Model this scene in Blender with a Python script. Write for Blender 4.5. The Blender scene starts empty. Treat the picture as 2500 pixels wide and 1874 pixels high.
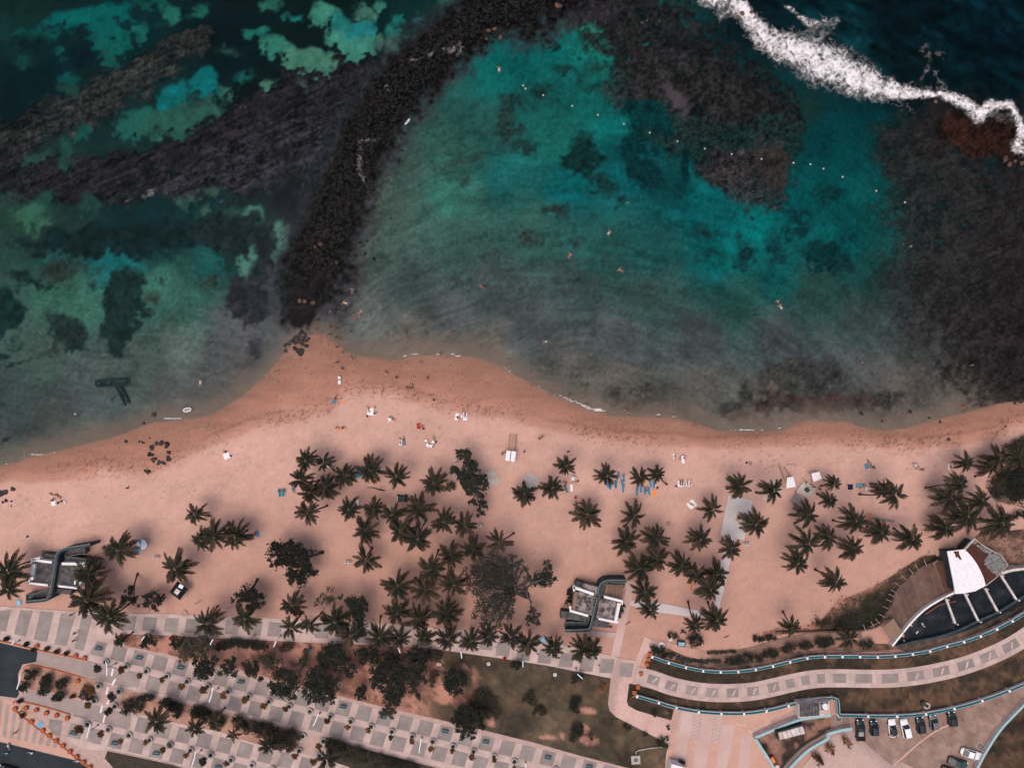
import bpy, bmesh, math, random
import numpy as np
from mathutils import Vector, Matrix
from mathutils.geometry import tessellate_polygon
R = random.Random(7)
sc = bpy.context.scene
# ------------------------------------------------------------ camera, sky, sun, exposure
S = 10.3            # photograph pixels per metre of ground
H = 160.0           # camera height
cam = bpy.data.cameras.new('camera'); camo = bpy.data.objects.new('camera', cam)
sc.collection.objects.link(camo); camo.location = (0, 0, H); camo.rotation_euler = (0, 0, 0)
cam.sensor_fit = 'HORIZONTAL'; cam.angle = 2*math.atan(1250/S/H); cam.clip_start = 1; cam.clip_end = 3000
sc.camera = camo
world = bpy.data.worlds.new('World'); sc.world = world; world.use_nodes = True
wn = world.node_tree; bg = wn.nodes['Background']
sky = wn.nodes.new('ShaderNodeTexSky'); sky.sky_type = 'NISHITA'; sky.sun_disc = False
SUN_EL, SUN_AZ = math.radians(73), math.radians(225)   # soft sun from the lower left of the frame
sky.sun_elevation = SUN_EL; sky.sun_rotation = SUN_AZ
sky.air_density = 1.0; sky.dust_density = 6.0; sky.ozone_density = 0.6
bg.inputs['Strength'].default_value = 0.135
wn.links.new(sky.outputs[0], bg.inputs['Color'])
sl = bpy.data.lights.new('sun', 'SUN'); sl.energy = 0.75; sl.angle = math.radians(50); sl.color = (1.0, 0.93, 0.86)
so = bpy.data.objects.new('sun', sl); sc.collection.objects.link(so)
sd_ = Vector((math.sin(SUN_AZ)*math.cos(SUN_EL), math.cos(SUN_AZ)*math.cos(SUN_EL), math.sin(SUN_EL)))
so.rotation_euler = (-sd_).to_track_quat('-Z', 'Y').to_euler(); so.location = sd_*200
sc.view_settings.view_transform = 'Standard'; sc.view_settings.look = 'None'
sc.view_settings.exposure = 0.27; sc.view_settings.gamma = 1.0
sc.view_settings.use_curve_mapping = False
sc.render.engine = 'CYCLES'
sc.cycles.max_bounces = 5; sc.cycles.diffuse_bounces = 2; sc.cycles.glossy_bounces = 2
sc.cycles.transparent_max_bounces = 8; sc.cycles.caustics_reflective = False; sc.cycles.caustics_refractive = False

# ------------------------------------------------------------ helpers
C = sc.collection
def P(px, py, z=0.0):
    f = (H-z)/H/S
    return Vector(((px-1250)*f, (937-py)*f, z))
TX = {'0': 0, '1': 400, '2': 800, '3': 1200, '4': 1600, '5': 2000}
SX = [0, 620, 1240, 1860, 0, 620, 1240, 1860]
def T(t, X, Y):
    """survey sheets -> ground survey coordinates"""
    k = t[0]
    if k == 'B': return (TX[t[1]]+X/3.8205, 1440+Y/3.8205)
    if k == 'M': return (TX[t[1]]+X/3.948, 1040+Y/3.948)
    i = int(t[1]); return (SX[i]+X/2.961, (0 if i < 4 else 540)+Y/2.961)
def TT(t, *pts): return [T(t, *p) for p in pts]

def lin(c):
    return tuple(((v/255/12.92) if v/255 <= .04045 else ((v/255+.055)/1.055)**2.4) for v in c)
MATS = {}
def mat(name, col, rough=.8, col2=None, scale=1.0, detail=3, bump=0.0, rnd=0.0, metal=0.0, spec=.08, lo=.35, hi=.65, stretch=None, fine=0.0):
    if name in MATS: return MATS[name]
    m = bpy.data.materials.new(name); MATS[name] = m; m.use_nodes = True
    nt = m.node_tree; N = nt.nodes; L = nt.links; b = N['Principled BSDF']
    b.inputs['Roughness'].default_value = rough; b.inputs['Metallic'].default_value = metal
    b.inputs['Specular IOR Level'].default_value = spec
    out = None
    geo = N.new('ShaderNodeNewGeometry')
    vec = geo.outputs['Position']
    if stretch:
        mp = N.new('ShaderNodeMapping'); mp.inputs['Rotation'].default_value = (0, 0, math.radians(stretch[0])); mp.inputs['Scale'].default_value = (1, stretch[1], 1)
        L.new(vec, mp.inputs[0]); vec = mp.outputs[0]
    if col2 is None: col2 = tuple(c*.8 for c in col)
    ns = N.new('ShaderNodeTexNoise'); ns.inputs['Scale'].default_value = scale; ns.inputs['Detail'].default_value = detail
    ns.inputs['Roughness'].default_value = .6
    L.new(vec, ns.inputs['Vector'])
    mr = N.new('ShaderNodeMapRange'); mr.inputs[1].default_value = lo; mr.inputs[2].default_value = hi
    L.new(ns.outputs[0], mr.inputs[0])
    mx = N.new('ShaderNodeMix'); mx.data_type = 'RGBA'; mx.inputs[6].default_value = (*col, 1); mx.inputs[7].default_value = (*col2, 1)
    L.new(mr.outputs[0], mx.inputs[0]); out = mx.outputs[2]
    if fine:
        n2 = N.new('ShaderNodeTexNoise'); n2.inputs['Scale'].default_value = 9; n2.inputs['Detail'].default_value = 2
        L.new(geo.outputs['Position'], n2.inputs['Vector'])
        m2 = N.new('ShaderNodeMapRange'); m2.inputs[3].default_value = 1-fine; m2.inputs[4].default_value = 1+fine; m2.inputs[1].default_value = .3; m2.inputs[2].default_value = .7
        L.new(n2.outputs[0], m2.inputs[0])
        vm = N.new('ShaderNodeVectorMath'); vm.operation = 'SCALE'; L.new(out, vm.inputs[0]); L.new(m2.outputs[0], vm.inputs['Scale']); out = vm.outputs[0]
    if rnd:
        oi = N.new('ShaderNodeObjectInfo'); m3 = N.new('ShaderNodeMapRange'); m3.inputs[3].default_value = 1-rnd; m3.inputs[4].default_value = 1+rnd
        L.new(oi.outputs['Random'], m3.inputs[0])
        vm = N.new('ShaderNodeVectorMath'); vm.operation = 'SCALE'; L.new(out, vm.inputs[0]); L.new(m3.outputs[0], vm.inputs['Scale']); out = vm.outputs[0]
    L.new(out, b.inputs['Base Color'])
    if bump:
        bp = N.new('ShaderNodeBump'); bp.inputs['Strength'].default_value = bump; bp.inputs['Distance'].default_value = .1
        L.new(ns.outputs[0], bp.inputs['Height']); L.new(bp.outputs[0], b.inputs['Normal'])
    return m

def mesh(name, verts, faces, m=None, smooth=False):
    me = bpy.data.meshes.new(name); me.from_pydata([tuple(v) for v in verts], [], faces)
    if m:
        me.materials.append(m)
    if smooth: me.polygons.foreach_set('use_smooth', [True]*len(me.polygons))
    me.update(); return me
def link(name, me, parent=None, loc=None, rot=None, scale=None):
    o = bpy.data.objects.new(name, me); C.objects.link(o)
    if parent: o.parent = parent
    if loc is not None: o.location = loc
    if rot is not None: o.rotation_euler = rot
    if scale is not None: o.scale = scale
    return o
REG = []
def reg(o, desc, cat, px, py, group=None, full=None):
    o['category'] = cat
    if group: o['group'] = group
    if full: o['label'] = full
    else: REG.append((o, desc, px, py))
    return o
def empty(name, loc, rz=0):
    o = bpy.data.objects.new(name, None); C.objects.link(o); o.location = loc; o.rotation_euler = (0, 0, rz)
    o.empty_display_size = .2; return o
def dup(root):
    r = root.copy(); C.objects.link(r)
    for k in ('group', 'label', 'category', 'kind'):
        if k in r and k == 'label': del r['label']
    for ch in root.children:
        c = ch.copy(); C.objects.link(c); c.parent = r
        for g in ch.children:
            d = g.copy(); C.objects.link(d); d.parent = c
    return r
class MB:
    def __init__(s): s.v = []; s.f = []
    def add(s, v, f):
        n = len(s.v); s.v += [tuple(p) for p in v]; s.f += [tuple(i+n for i in q) for q in f]; return s
    def box(s, c, d, rz=0, tilt=None):
        x, y, z = d[0]/2, d[1]/2, d[2]/2
        vs = [Vector((a*x, b*y, e*z)) for e in (-1, 1) for a, b in ((-1, -1), (1, -1), (1, 1), (-1, 1))]
        M = Matrix.Rotation(rz, 3, 'Z')
        if tilt: M = M @ Matrix.Rotation(tilt[1], 3, tilt[0])
        return s.add([M @ v+Vector(c) for v in vs], [(3, 2, 1, 0), (4, 5, 6, 7), (0, 1, 5, 4), (1, 2, 6, 5), (2, 3, 7, 6), (3, 0, 4, 7)])
    def prism(s, pts, z0, z1):
        n = len(pts); ar = sum(pts[i][0]*pts[(i+1) % n][1]-pts[(i+1) % n][0]*pts[i][1] for i in range(n))
        if ar < 0: pts = pts[::-1]
        v = [(p[0], p[1], z0) for p in pts]+[(p[0], p[1], (p[2] if len(p) > 2 and False else z1)) for p in pts]
        tri = tessellate_polygon([[Vector((p[0], p[1], 0)) for p in pts]])
        f = []
        for t in tri:
            a, b, c = [Vector(pts[i][:2]) for i in t]
            cr = (b-a).cross(c-a)
            tt = t if cr > 0 else t[::-1]
            f.append(tuple(i+n for i in tt)); f.append(tuple(tt[::-1]))
        f += [(i, (i+1) % n, (i+1) % n+n, i+n) for i in range(n)]
        return s.add(v, f)
    def tube(s, pts, rad, n=7, cap=True):
        pts = [Vector(p) for p in pts]; rings = []
        for i, p in enumerate(pts):
            d = (pts[min(i+1, len(pts)-1)]-pts[max(i-1, 0)])
            d = d.normalized() if d.length > 1e-6 else Vector((0, 0, 1))
            a = d.cross(Vector((.31, .87, .37))).normalized(); b = d.cross(a)
            r = rad[min(i, len(rad)-1)] if hasattr(rad, '__len__') else rad
            rings.append([p+(a*math.cos(2*math.pi*k/n)+b*math.sin(2*math.pi*k/n))*r for k in range(n)])
        v = [q for r_ in rings for q in r_]; f = []
        for i in range(len(pts)-1):
            for k in range(n): f.append((i*n+k, (i+1)*n+k, (i+1)*n+(k+1) % n, i*n+(k+1) % n)[::-1])
        if cap: f.append(tuple(range(n))[::-1]); f.append(tuple((len(pts)-1)*n+k for k in range(n)))
        return s.add(v, f)
    def lathe(s, prof, n=20, c=(0, 0, 0)):
        v = [(c[0]+r*math.cos(2*math.pi*k/n), c[1]+r*math.sin(2*math.pi*k/n), c[2]+z) for r, z in prof for k in range(n)]; f = []
        for i in range(len(prof)-1):
            for k in range(n): f.append((i*n+k, i*n+(k+1) % n, (i+1)*n+(k+1) % n, (i+1)*n+k))
        return s.add(v, f)
    def me(s, name, m=None, smooth=False): return mesh(name, s.v, s.f, m, smooth)
    def obj(s, name, m=None, parent=None, smooth=False, loc=None):
        return link(name, s.me(name, m, smooth), parent, loc)
def PP(pts, z=0.0): return [tuple(P(x, y, z)[:2]) for x, y in pts]
def slab(name, pxpts, z0, z1, m, parent=None, kind=None):
    o = MB().prism(PP(pxpts, z1), z0, z1).obj(name, m, parent)
    if kind: o['kind'] = kind
    return o
def offs(pts, d):
    out = []
    for i, p in enumerate(pts):
        a = Vector(pts[max(i-1, 0)][:2]); b = Vector(pts[min(i+1, len(pts)-1)][:2]); t = (b-a).normalized()
        out.append((p[0]-t.y*d, p[1]+t.x*d))
    return out
def ribbon(mb, pts, w, z0, z1):
    """wall with thickness w along world polyline pts"""
    l = offs(pts, w/2); r = offs(pts, -w/2); n = len(pts); v = []
    for i in range(n): v += [(r[i][0], r[i][1], z0), (l[i][0], l[i][1], z0), (l[i][0], l[i][1], z1), (r[i][0], r[i][1], z1)]
    f = []
    for i in range(n-1):
        a = i*4; b = a+4
        for k in range(4): f.append((a+k, a+(k+1) % 4, b+(k+1) % 4, b+k))
    f += [(3, 2, 1, 0), tuple((n-1)*4+k for k in range(4))]
    return mb.add(v, f)
def smoothline(pts, n=6):
    out = []
    for i in range(len(pts)-1):
        p0 = pts[max(i-1, 0)]; p1 = pts[i]; p2 = pts[i+1]; p3 = pts[min(i+2, len(pts)-1)]
        for k in range(n):
            t = k/n
            out.append(tuple(.5*((2*p1[j])+(-p0[j]+p2[j])*t+(2*p0[j]-5*p1[j]+4*p2[j]-p3[j])*t*t+(-p0[j]+3*p1[j]-3*p2[j]+p3[j])*t**3) for j in range(2)))
    out.append(tuple(pts[-1][:2])); return out

# ------------------------------------------------------------ numpy noise
def hsh(ix, iy, s):
    h = (ix.astype(np.int64)*374761393+iy.astype(np.int64)*668265263+s*1442695041) & 0x7fffffff
    h = ((h ^ (h >> 13))*1274126177) & 0x7fffffff
    return ((h ^ (h >> 16)) & 0xffff)/65535.0
def vn(x, y, s=0):
    ix = np.floor(x); iy = np.floor(y); fx = x-ix; fy = y-iy
    fx = fx*fx*(3-2*fx); fy = fy*fy*(3-2*fy)
    a = hsh(ix, iy, s); b = hsh(ix+1, iy, s); c = hsh(ix, iy+1, s); d = hsh(ix+1, iy+1, s)
    return (a*(1-fx)+b*fx)*(1-fy)+(c*(1-fx)+d*fx)*fy-.5
def fbm(x, y, s=0, o=4):
    t = 0; a = 1.0
    for i in range(o):
        t = t+a*vn(x*2**i+17.3*i, y*2**i-9.1*i, s+i*31); a *= .55
    return t
def ss(a, b, x):
    t = np.clip((x-a)/(b-a), 0, 1); return t*t*(3-2*t)
def srgb2lin(c):
    c = np.clip(c/255, 0, 1); return np.where(c <= .04045, c/12.92, ((c+.055)/1.055)**2.4)

# ------------------------------------------------------------ ground fields (shore, wet line, sea bed colours)
SHORE = [(-400, 1190), (0, 1136), (68, 1115), (170, 1094), (305, 1055), (373, 1030), (497, 1016), (565, 983), (633, 932), (678, 881), (723, 831), (780, 812), (825, 840), (870, 868), (972, 876), (1017, 868), (1130, 868), (1209, 890), (1277, 925), (1356, 965), (1469, 1007), (1582, 1017), (1679, 1026), (1763, 1052), (1894, 1053), (1961, 1028), (2063, 1030), (2103, 1043), (2181, 1048), (2299, 1022), (2400, 994), (2441, 984), (2500, 978), (2900, 930)]
WET = [(-400, 1230), (0, 1182), (76, 1182), (114, 1178), (215, 1164), (253, 1152), (355, 1156), (400, 1146), (450, 1118), (514, 1092), (577, 1068), (628, 1047), (720, 1030), (790, 1012), (823, 989), (856, 965), (958, 968), (1059, 995), (1194, 1017), (1240, 1024), (1341, 1052), (1510, 1080), (1679, 1094), (1777, 1096), (2020, 1088), (2126, 1090), (2253, 1096), (2380, 1080), (2456, 1058), (2500, 1040), (2900, 990)]
SHX, SHY = map(np.array, zip(*smoothline(SHORE, 4))); WTX, WTY = map(np.array, zip(*smoothline(WET, 4)))
WZ = -0.6
CP = [(1420,70,20,125,110),(1350,110,5,110,105),(1250,180,5,95,92),(1400,200,15,100,95),(1300,260,20,90,84),(1450,260,15,105,98),(1200,300,30,80,74),(1350,330,20,100,90),(1500,300,8,95,92),(1100,380,40,85,75),(1000,400,50,75,68),(950,500,62,85,76),(1100,480,45,98,88),(1250,420,20,95,92),(1400,450,5,85,88),(1550,400,5,90,95),(1650,450,8,75,76),(1700,500,4,100,102),(1850,560,3,110,108),(1950,480,4,84,86),(2050,400,5,76,77),(2100,300,4,60,63),(2000,330,4,54,56),(1900,330,16,43,41),(2150,500,6,80,78),(1600,600,25,88,85),(1750,620,3,95,95),(1900,650,10,85,84),(2050,600,4,90,90),(2120,650,20,72,68),(1300,550,40,82,74),(1100,600,52,84,76),(950,620,60,80,74),(1450,600,30,82,76),(1000,700,58,74,72),(1200,700,58,72,72),(1400,700,54,70,70),(1600,720,48,74,70),(1800,720,30,74,68),(2000,700,38,72,66),(2200,720,40,56,54),(900,760,82,88,86),(1100,780,74,80,80),(1300,800,68,77,78),(1500,820,68,75,77),(1700,820,62,70,72),(1900,820,62,70,72),(2100,800,56,72,70),(2250,820,60,66,66),(1000,830,98,94,88),(1200,860,96,94,88),(1400,900,86,86,82),(1500,960,90,86,80),(1700,950,82,82,78),(1900,980,88,84,78),(2100,900,76,79,79),(2200,960,86,82,78),(2350,960,86,82,76),(820,560,55,60,60),(780,750,60,62,64),(680,830,70,72,72),
(640,700,58,62,66),(600,800,74,76,78),(560,900,80,78,76),(450,950,72,76,76),(372,708,50,100,85),(440,742,50,95,82),(168,742,50,95,80),(101,878,60,80,72),(304,878,66,82,76),(203,945,66,76,76),(440,844,72,88,82),(540,878,72,76,78),(34,979,58,76,74),(135,1030,66,72,70),(287,641,20,100,100),(523,631,22,95,90),(40,1060,62,72,70),
(100,450,25,55,50),(60,80,14,45,42),(40,250,5,28,32),(100,200,4,30,34),(250,250,15,40,40),(330,120,8,40,42),(600,120,5,22,26),(700,60,6,24,26),(850,80,6,25,26),(950,60,6,32,32),(1000,30,10,45,42),(650,190,6,22,24),(800,170,6,20,22),(200,480,20,50,46),(60,520,35,72,60),(300,520,10,42,44),(500,500,12,42,44),(600,560,20,42,42),(150,600,30,50,46),(350,580,8,38,42),(550,620,14,34,34),(650,560,30,44,44),(700,480,24,28,34),(640,450,22,36,38),
(1900,50,5,25,30),(2000,20,6,35,40),(2200,50,4,20,25),(2400,100,3,18,24),(2450,20,5,28,36),(2200,200,5,20,24),(2350,200,4,22,26),(2000,200,5,45,50),(2100,250,4,44,48),(1980,260,18,42,40),(1250,-150,5,25,30),(300,-200,5,40,42),(2500,-200,4,20,26),(2800,300,5,22,28),(-300,300,6,30,34),(-300,900,50,70,68),(2800,800,42,40,44)]
# bright sand patches: sheet, x, y, rx, ry, angle, colour
BR = [('S0',640,140,300,80,-6,(5,92,90)),('S0',770,270,120,120,0,(8,86,80)),('S0',760,400,60,80,0,(20,80,72)),('S0',200,240,90,45,0,(12,72,62)),('S0',1250,75,85,50,20,(30,95,80)),('S0',1430,60,50,38,0,(25,95,80)),('S0',1000,210,50,45,0,(20,95,88)),('S0',1000,290,40,38,0,(22,80,74)),('S0',1860,240,60,42,0,(45,110,95)),('S0',490,570,75,38,10,(12,78,76)),('S0',490,630,80,40,0,(30,62,54)),('S0',1500,600,120,85,-30,(8,104,106)),('S0',1260,700,130,85,-25,(8,98,100)),('S0',1020,880,190,95,-20,(28,90,80)),('S0',1230,870,190,110,-10,(38,86,74)),('S0',1450,780,100,75,0,(42,86,76)),('S0',580,950,45,70,15,(20,74,66)),('S0',490,1120,48,120,-10,(28,74,64)),('S0',280,1140,90,48,-15,(38,70,60)),('S0',1620,670,50,40,30,(42,92,80)),('S0',1770,555,80,20,-25,(15,85,80)),('S0',1360,1440,38,48,0,(45,82,72)),('S0',1520,1400,68,45,0,(52,76,66)),('S0',1465,1530,38,34,0,(52,86,74)),('S0',1690,1530,75,32,0,(45,80,70)),('S0',1820,1590,80,60,20,(72,120,100)),('S0',220,1560,120,85,10,(48,92,74)),('S0',650,1480,60,60,0,(30,66,60)),('S0',330,1450,60,80,0,(30,70,60)),('S0',160,440,70,38,0,(14,66,60)),('S0',400,370,45,40,0,(12,78,72)),('S0',1190,165,70,20,-12,(12,64,58)),('S0',1660,370,70,20,0,(30,66,58)),
('S0',1080,20,110,40,0,(14,78,70)),('S1',490,110,85,62,-10,(55,125,105)),('S1',265,120,55,26,0,(25,110,100)),('S1',40,240,75,36,15,(25,105,95)),('S1',160,330,85,62,0,(45,115,98)),('S1',380,430,165,95,15,(65,120,100)),('S1',700,280,170,115,0,(58,128,112)),('S1',740,200,110,60,0,(28,120,122)),('S1',600,160,70,60,0,(30,112,108)),('S1',790,90,75,36,20,(60,110,95)),('S1',905,35,44,38,0,(50,115,100)),('S1',1060,340,95,110,-15,(72,120,100)),('S1',1030,230,60,60,0,(30,112,104)),('S1',920,300,44,55,0,(60,110,95)),('S1',1065,135,44,34,0,(25,115,108)),('S1',1225,107,34,22,0,(20,110,110)),('S1',1160,245,34,38,0,(40,90,80)),('S1',980,475,55,36,0,(70,110,95)),('S1',105,615,68,46,0,(65,115,95)),('S1',370,620,45,32,0,(66,84,76)),('S1',1540,20,80,38,10,(20,105,95)),('S1',1400,30,60,42,0,(30,95,86)),('S1',80,20,70,34,0,(35,92,80)),('S1',545,1165,36,36,0,(100,115,106)),('S1',20,1600,40,60,0,(60,115,98)),('S1',170,1630,45,30,0,(40,75,70)),
('S4',1790,290,80,100,10,(70,118,102)),('S4',1700,160,50,22,0,(45,95,85)),('S4',1725,80,40,24,0,(50,85,78)),('S4',1580,240,40,42,0,(18,98,92)),('S5',190,130,85,110,0,(78,118,104)),('S5',140,240,70,80,0,(66,112,98)),
('S2',580,215,75,35,10,(35,140,120)),('S2',400,290,110,50,-25,(6,112,110)),('S4',830,290,170,40,0,(15,98,100)),('S4',400,250,200,40,-8,(30,80,74)),('S2',1190,700,100,60,40,(70,66,70)),('S2',1280,1250,60,90,0,(5,100,104))]
DK = [('S4',880,620,150,300,10,(20,40,39)),('S4',830,840,95,130,10,(22,44,42)),('S4',500,810,140,125,0,(28,46,43)),('S4',420,740,100,60,0,(34,52,48)),('S4',10,660,110,170,0,(14,40,40)),('S4',90,720,70,110,30,(18,44,42)),('S4',180,420,150,55,10,(20,42,40)),('S4',300,480,60,40,20,(24,44,42)),('S4',440,360,170,50,-15,(36,50,44)),('S4',20,970,55,48,0,(22,48,46)),('S4',120,1040,170,14,-22,(24,48,44)),('S4',360,930,60,30,-30,(44,56,54)),('S4',1500,450,80,60,20,(44,66,60)),('S4',1090,570,65,34,-30,(48,64,58)),('S4',1160,430,26,20,0,(38,66,60)),('S4',640,475,45,26,0,(24,50,52)),('S4',680,360,28,22,0,(28,62,58)),('S4',100,880,50,40,0,(34,58,52)),('S4',1780,600,170,160,30,(40,42,48)),('S4',1720,470,70,70,0,(34,36,42)),('S4',1870,900,60,90,0,(52,54,60)),('S4',900,130,800,115,-3,(14,34,36)),('S4',1650,80,260,150,0,(26,40,42)),('S4',1900,300,90,220,0,(28,36,40)),
('S0',480,260,130,50,0,(6,34,34)),('S0',560,420,90,90,0,(5,28,34)),('S0',1400,720,70,40,20,(24,52,48)),('S0',200,300,120,50,0,(5,30,34)),
('S2',540,1130,130,140,25,(14,52,50)),('S2',280,680,80,60,30,(24,62,56)),('S2',650,610,80,28,10,(20,62,56)),('S2',430,520,110,44,5,(24,66,60)),('S2',60,760,90,80,0,(28,62,56)),('S2',100,1060,80,60,20,(32,62,58)),('S2',560,1000,90,60,0,(20,66,62)),('S2',1000,850,180,110,20,(6,60,62)),('S2',900,1050,90,110,-20,(8,58,60)),('S2',1000,1240,160,90,20,(8,56,60)),('S2',1260,1230,50,150,0,(5,46,50)),('S2',1040,1100,60,50,0,(5,50,54)),('S2',850,1460,60,60,0,(24,50,48)),('S2',700,1330,120,80,30,(24,62,60)),('S2',320,342,30,34,0,(2,14,18)),('S2',555,188,36,18,10,(4,40,42)),('S2',330,390,40,8,-4,(6,44,48)),('S2',370,1520,70,60,0,(44,58,54)),('S2',640,470,90,40,10,(30,72,62)),
('S1',1500,1270,36,28,-20,(40,62,58)),('S1',1300,1180,44,40,0,(48,82,76)),('S1',1540,1140,150,22,-22,(44,62,58)),('S1',1830,880,80,110,0,(32,52,50)),('S1',1840,720,60,60,0,(36,60,56)),
('S6',140,110,70,70,-30,(48,62,56)),('S6',525,165,34,34,0,(38,52,48)),('S6',750,285,26,30,0,(38,56,52)),('S6',1440,80,80,36,20,(20,52,54)),('S6',1510,225,62,28,0,(16,46,50)),('S6',1740,240,62,70,10,(14,44,46)),('S6',1670,130,34,40,20,(14,52,54)),('S6',1390,265,44,26,0,(22,58,58)),('S6',770,1240,75,70,20,(54,56,54)),('S6',940,1260,90,60,-25,(50,52,50)),('S6',880,1340,90,34,0,(52,52,50)),('S6',1090,1310,85,70,10,(52,54,52)),('S6',1580,1340,80,60,0,(48,50,48)),('S6',1730,1250,50,80,20,(52,54,52)),('S6',1860,1280,40,90,0,(46,48,46)),('S6',1230,1340,30,34,0,(56,56,54)),('S6',1830,645,24,20,0,(30,48,46)),('S6',540,1150,14,10,0,(54,56,52)),('S6',490,1135,18,8,0,(54,56,52)),('S6',560,1190,12,10,0,(54,56,52)),
('S7',260,50,100,64,10,(10,48,50)),('S7',110,190,80,110,0,(12,54,56)),('S7',460,250,140,130,0,(10,46,48)),('S7',640,110,90,40,0,(8,58,60)),('S7',580,340,80,60,20,(20,52,52)),('S7',400,1310,440,70,0,(58,44,42)),('S7',250,1360,180,44,0,(50,46,44)),('S7',520,1360,160,40,0,(46,44,42)),('S7',300,1120,300,140,0,(56,58,56)),('S7',900,1310,70,60,0,(56,56,54)),('S7',1010,1260,22,18,0,(56,56,54)),('S7',1480,1240,24,22,0,(52,54,52)),('S7',1140,1300,40,30,0,(62,62,58)),('S7',760,1230,30,28,0,(50,50,48)),('S7',880,1330,60,70,0,(54,54,52)),('S7',1200,1300,30,26,0,(60,60,56)),('S7',1330,1240,28,16,0,(62,62,58)),
('S4',1110,1400,20,16,0,(40,44,46)),('S4',30,1580,18,14,0,(36,40,40)),('S4',1035,1460,18,8,0,(60,54,50)),('S4',825,1275,12,14,0,(34,40,44)),
('S3',250,1530,110,60,0,(10,56,56)),('S3',480,1400,120,70,10,(8,52,52)),('S3',80,1200,140,160,10,(48,46,44))]
REEF = [  # polyline of (px,py,half width), colour, strength
 ([(1400,-60,80),(1290,-5,80),(1180,40,52),(1080,108,55),(985,192,62),(908,310,60),(850,430,58),(806,560,64),(765,680,68),(735,765,36)],(21,19,19),1.0),
 ([(-80,350,35),(60,320,45),(200,270,45),(330,190,45),(400,150,38),(490,95,30)],(46,45,44),.85),
 ([(-80,400,60),(60,420,65),(200,450,55),(400,420,60),(600,340,95),(760,260,90),(880,180,50)],(34,32,36),.95),
 ([(430,470,30),(600,400,70),(740,360,70)],(44,44,50),.8),
 ([(1400,-30,90),(1560,60,110),(1640,140,120),(1720,220,120),(1840,250,70),(1900,300,50)],(33,31,32),.95),([(1500,40,50),(1560,160,45),(1600,250,40),(1670,320,40)],(40,39,38),.6),
 ([(1560,200,80),(1650,300,60),(1700,260,100)],(42,41,42),.8),
 ([(1590,300,45),(1700,350,70),(1780,400,60),(1900,330,50)],(25,44,43),.85),
 ([(1760,410,50),(1840,430,75),(1880,460,50)],(54,48,50),.85),
 ([(2200,350,60),(2330,500,150),(2400,700,190),(2450,850,130),(2480,950,70),(2520,960,60)],(41,38,38),.9),
 ([(2300,300,60),(2500,330,60),(2600,500,160),(2650,800,250)],(40,35,35),.9),
 ([(2330,310,30),(2380,340,50),(2430,340,45),(2460,360,35)],(47,28,22),.95)]
def seg_d(px, py, pts):
    best = np.full(px.shape, 1e9)
    for i in range(len(pts)-1):
        x0, y0, w0 = pts[i]; x1, y1, w1 = pts[i+1]; dx, dy = x1-x0, y1-y0
        t = np.clip(((px-x0)*dx+(py-y0)*dy)/(dx*dx+dy*dy), 0, 1)
        d = np.hypot(px-x0-t*dx, py-y0-t*dy)/(w0+(w1-w0)*t); best = np.minimum(best, d)
    return best
_gx = np.arange(-240, 2760, 12.0); _gy = np.arange(-240, 1260, 12.0)
def _coarse():
    X, Y = np.meshgrid(_gx, _gy); num = np.zeros(X.shape+(3,)); den = np.zeros(X.shape)
    for x, y, r, g, b in CP:
        w = 1e9/((X-x)**2+(Y-y)**2+900)**1.9; den += w
        for k, c in enumerate((r, g, b)): num[..., k] += w*c
    return num/den[..., None]
CG = _coarse()
def cgs(x, y):
    u = np.clip((x-_gx[0])/12, 0, len(_gx)-1.01); v = np.clip((y-_gy[0])/12, 0, len(_gy)-1.01); i = u.astype(int); j = v.astype(int); fu = (u-i)[:, None]; fv = (v-j)[:, None]
    return (CG[j, i]*(1-fu)+CG[j, i+1]*fu)*(1-fv)+(CG[j+1, i]*(1-fu)+CG[j+1, i+1]*fu)*fv
def ys_far(px, py): return np.interp(px, [1700, 1911, 2063, 2231, 2500], [0, 118, 178, 228, 270])+10-py
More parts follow.
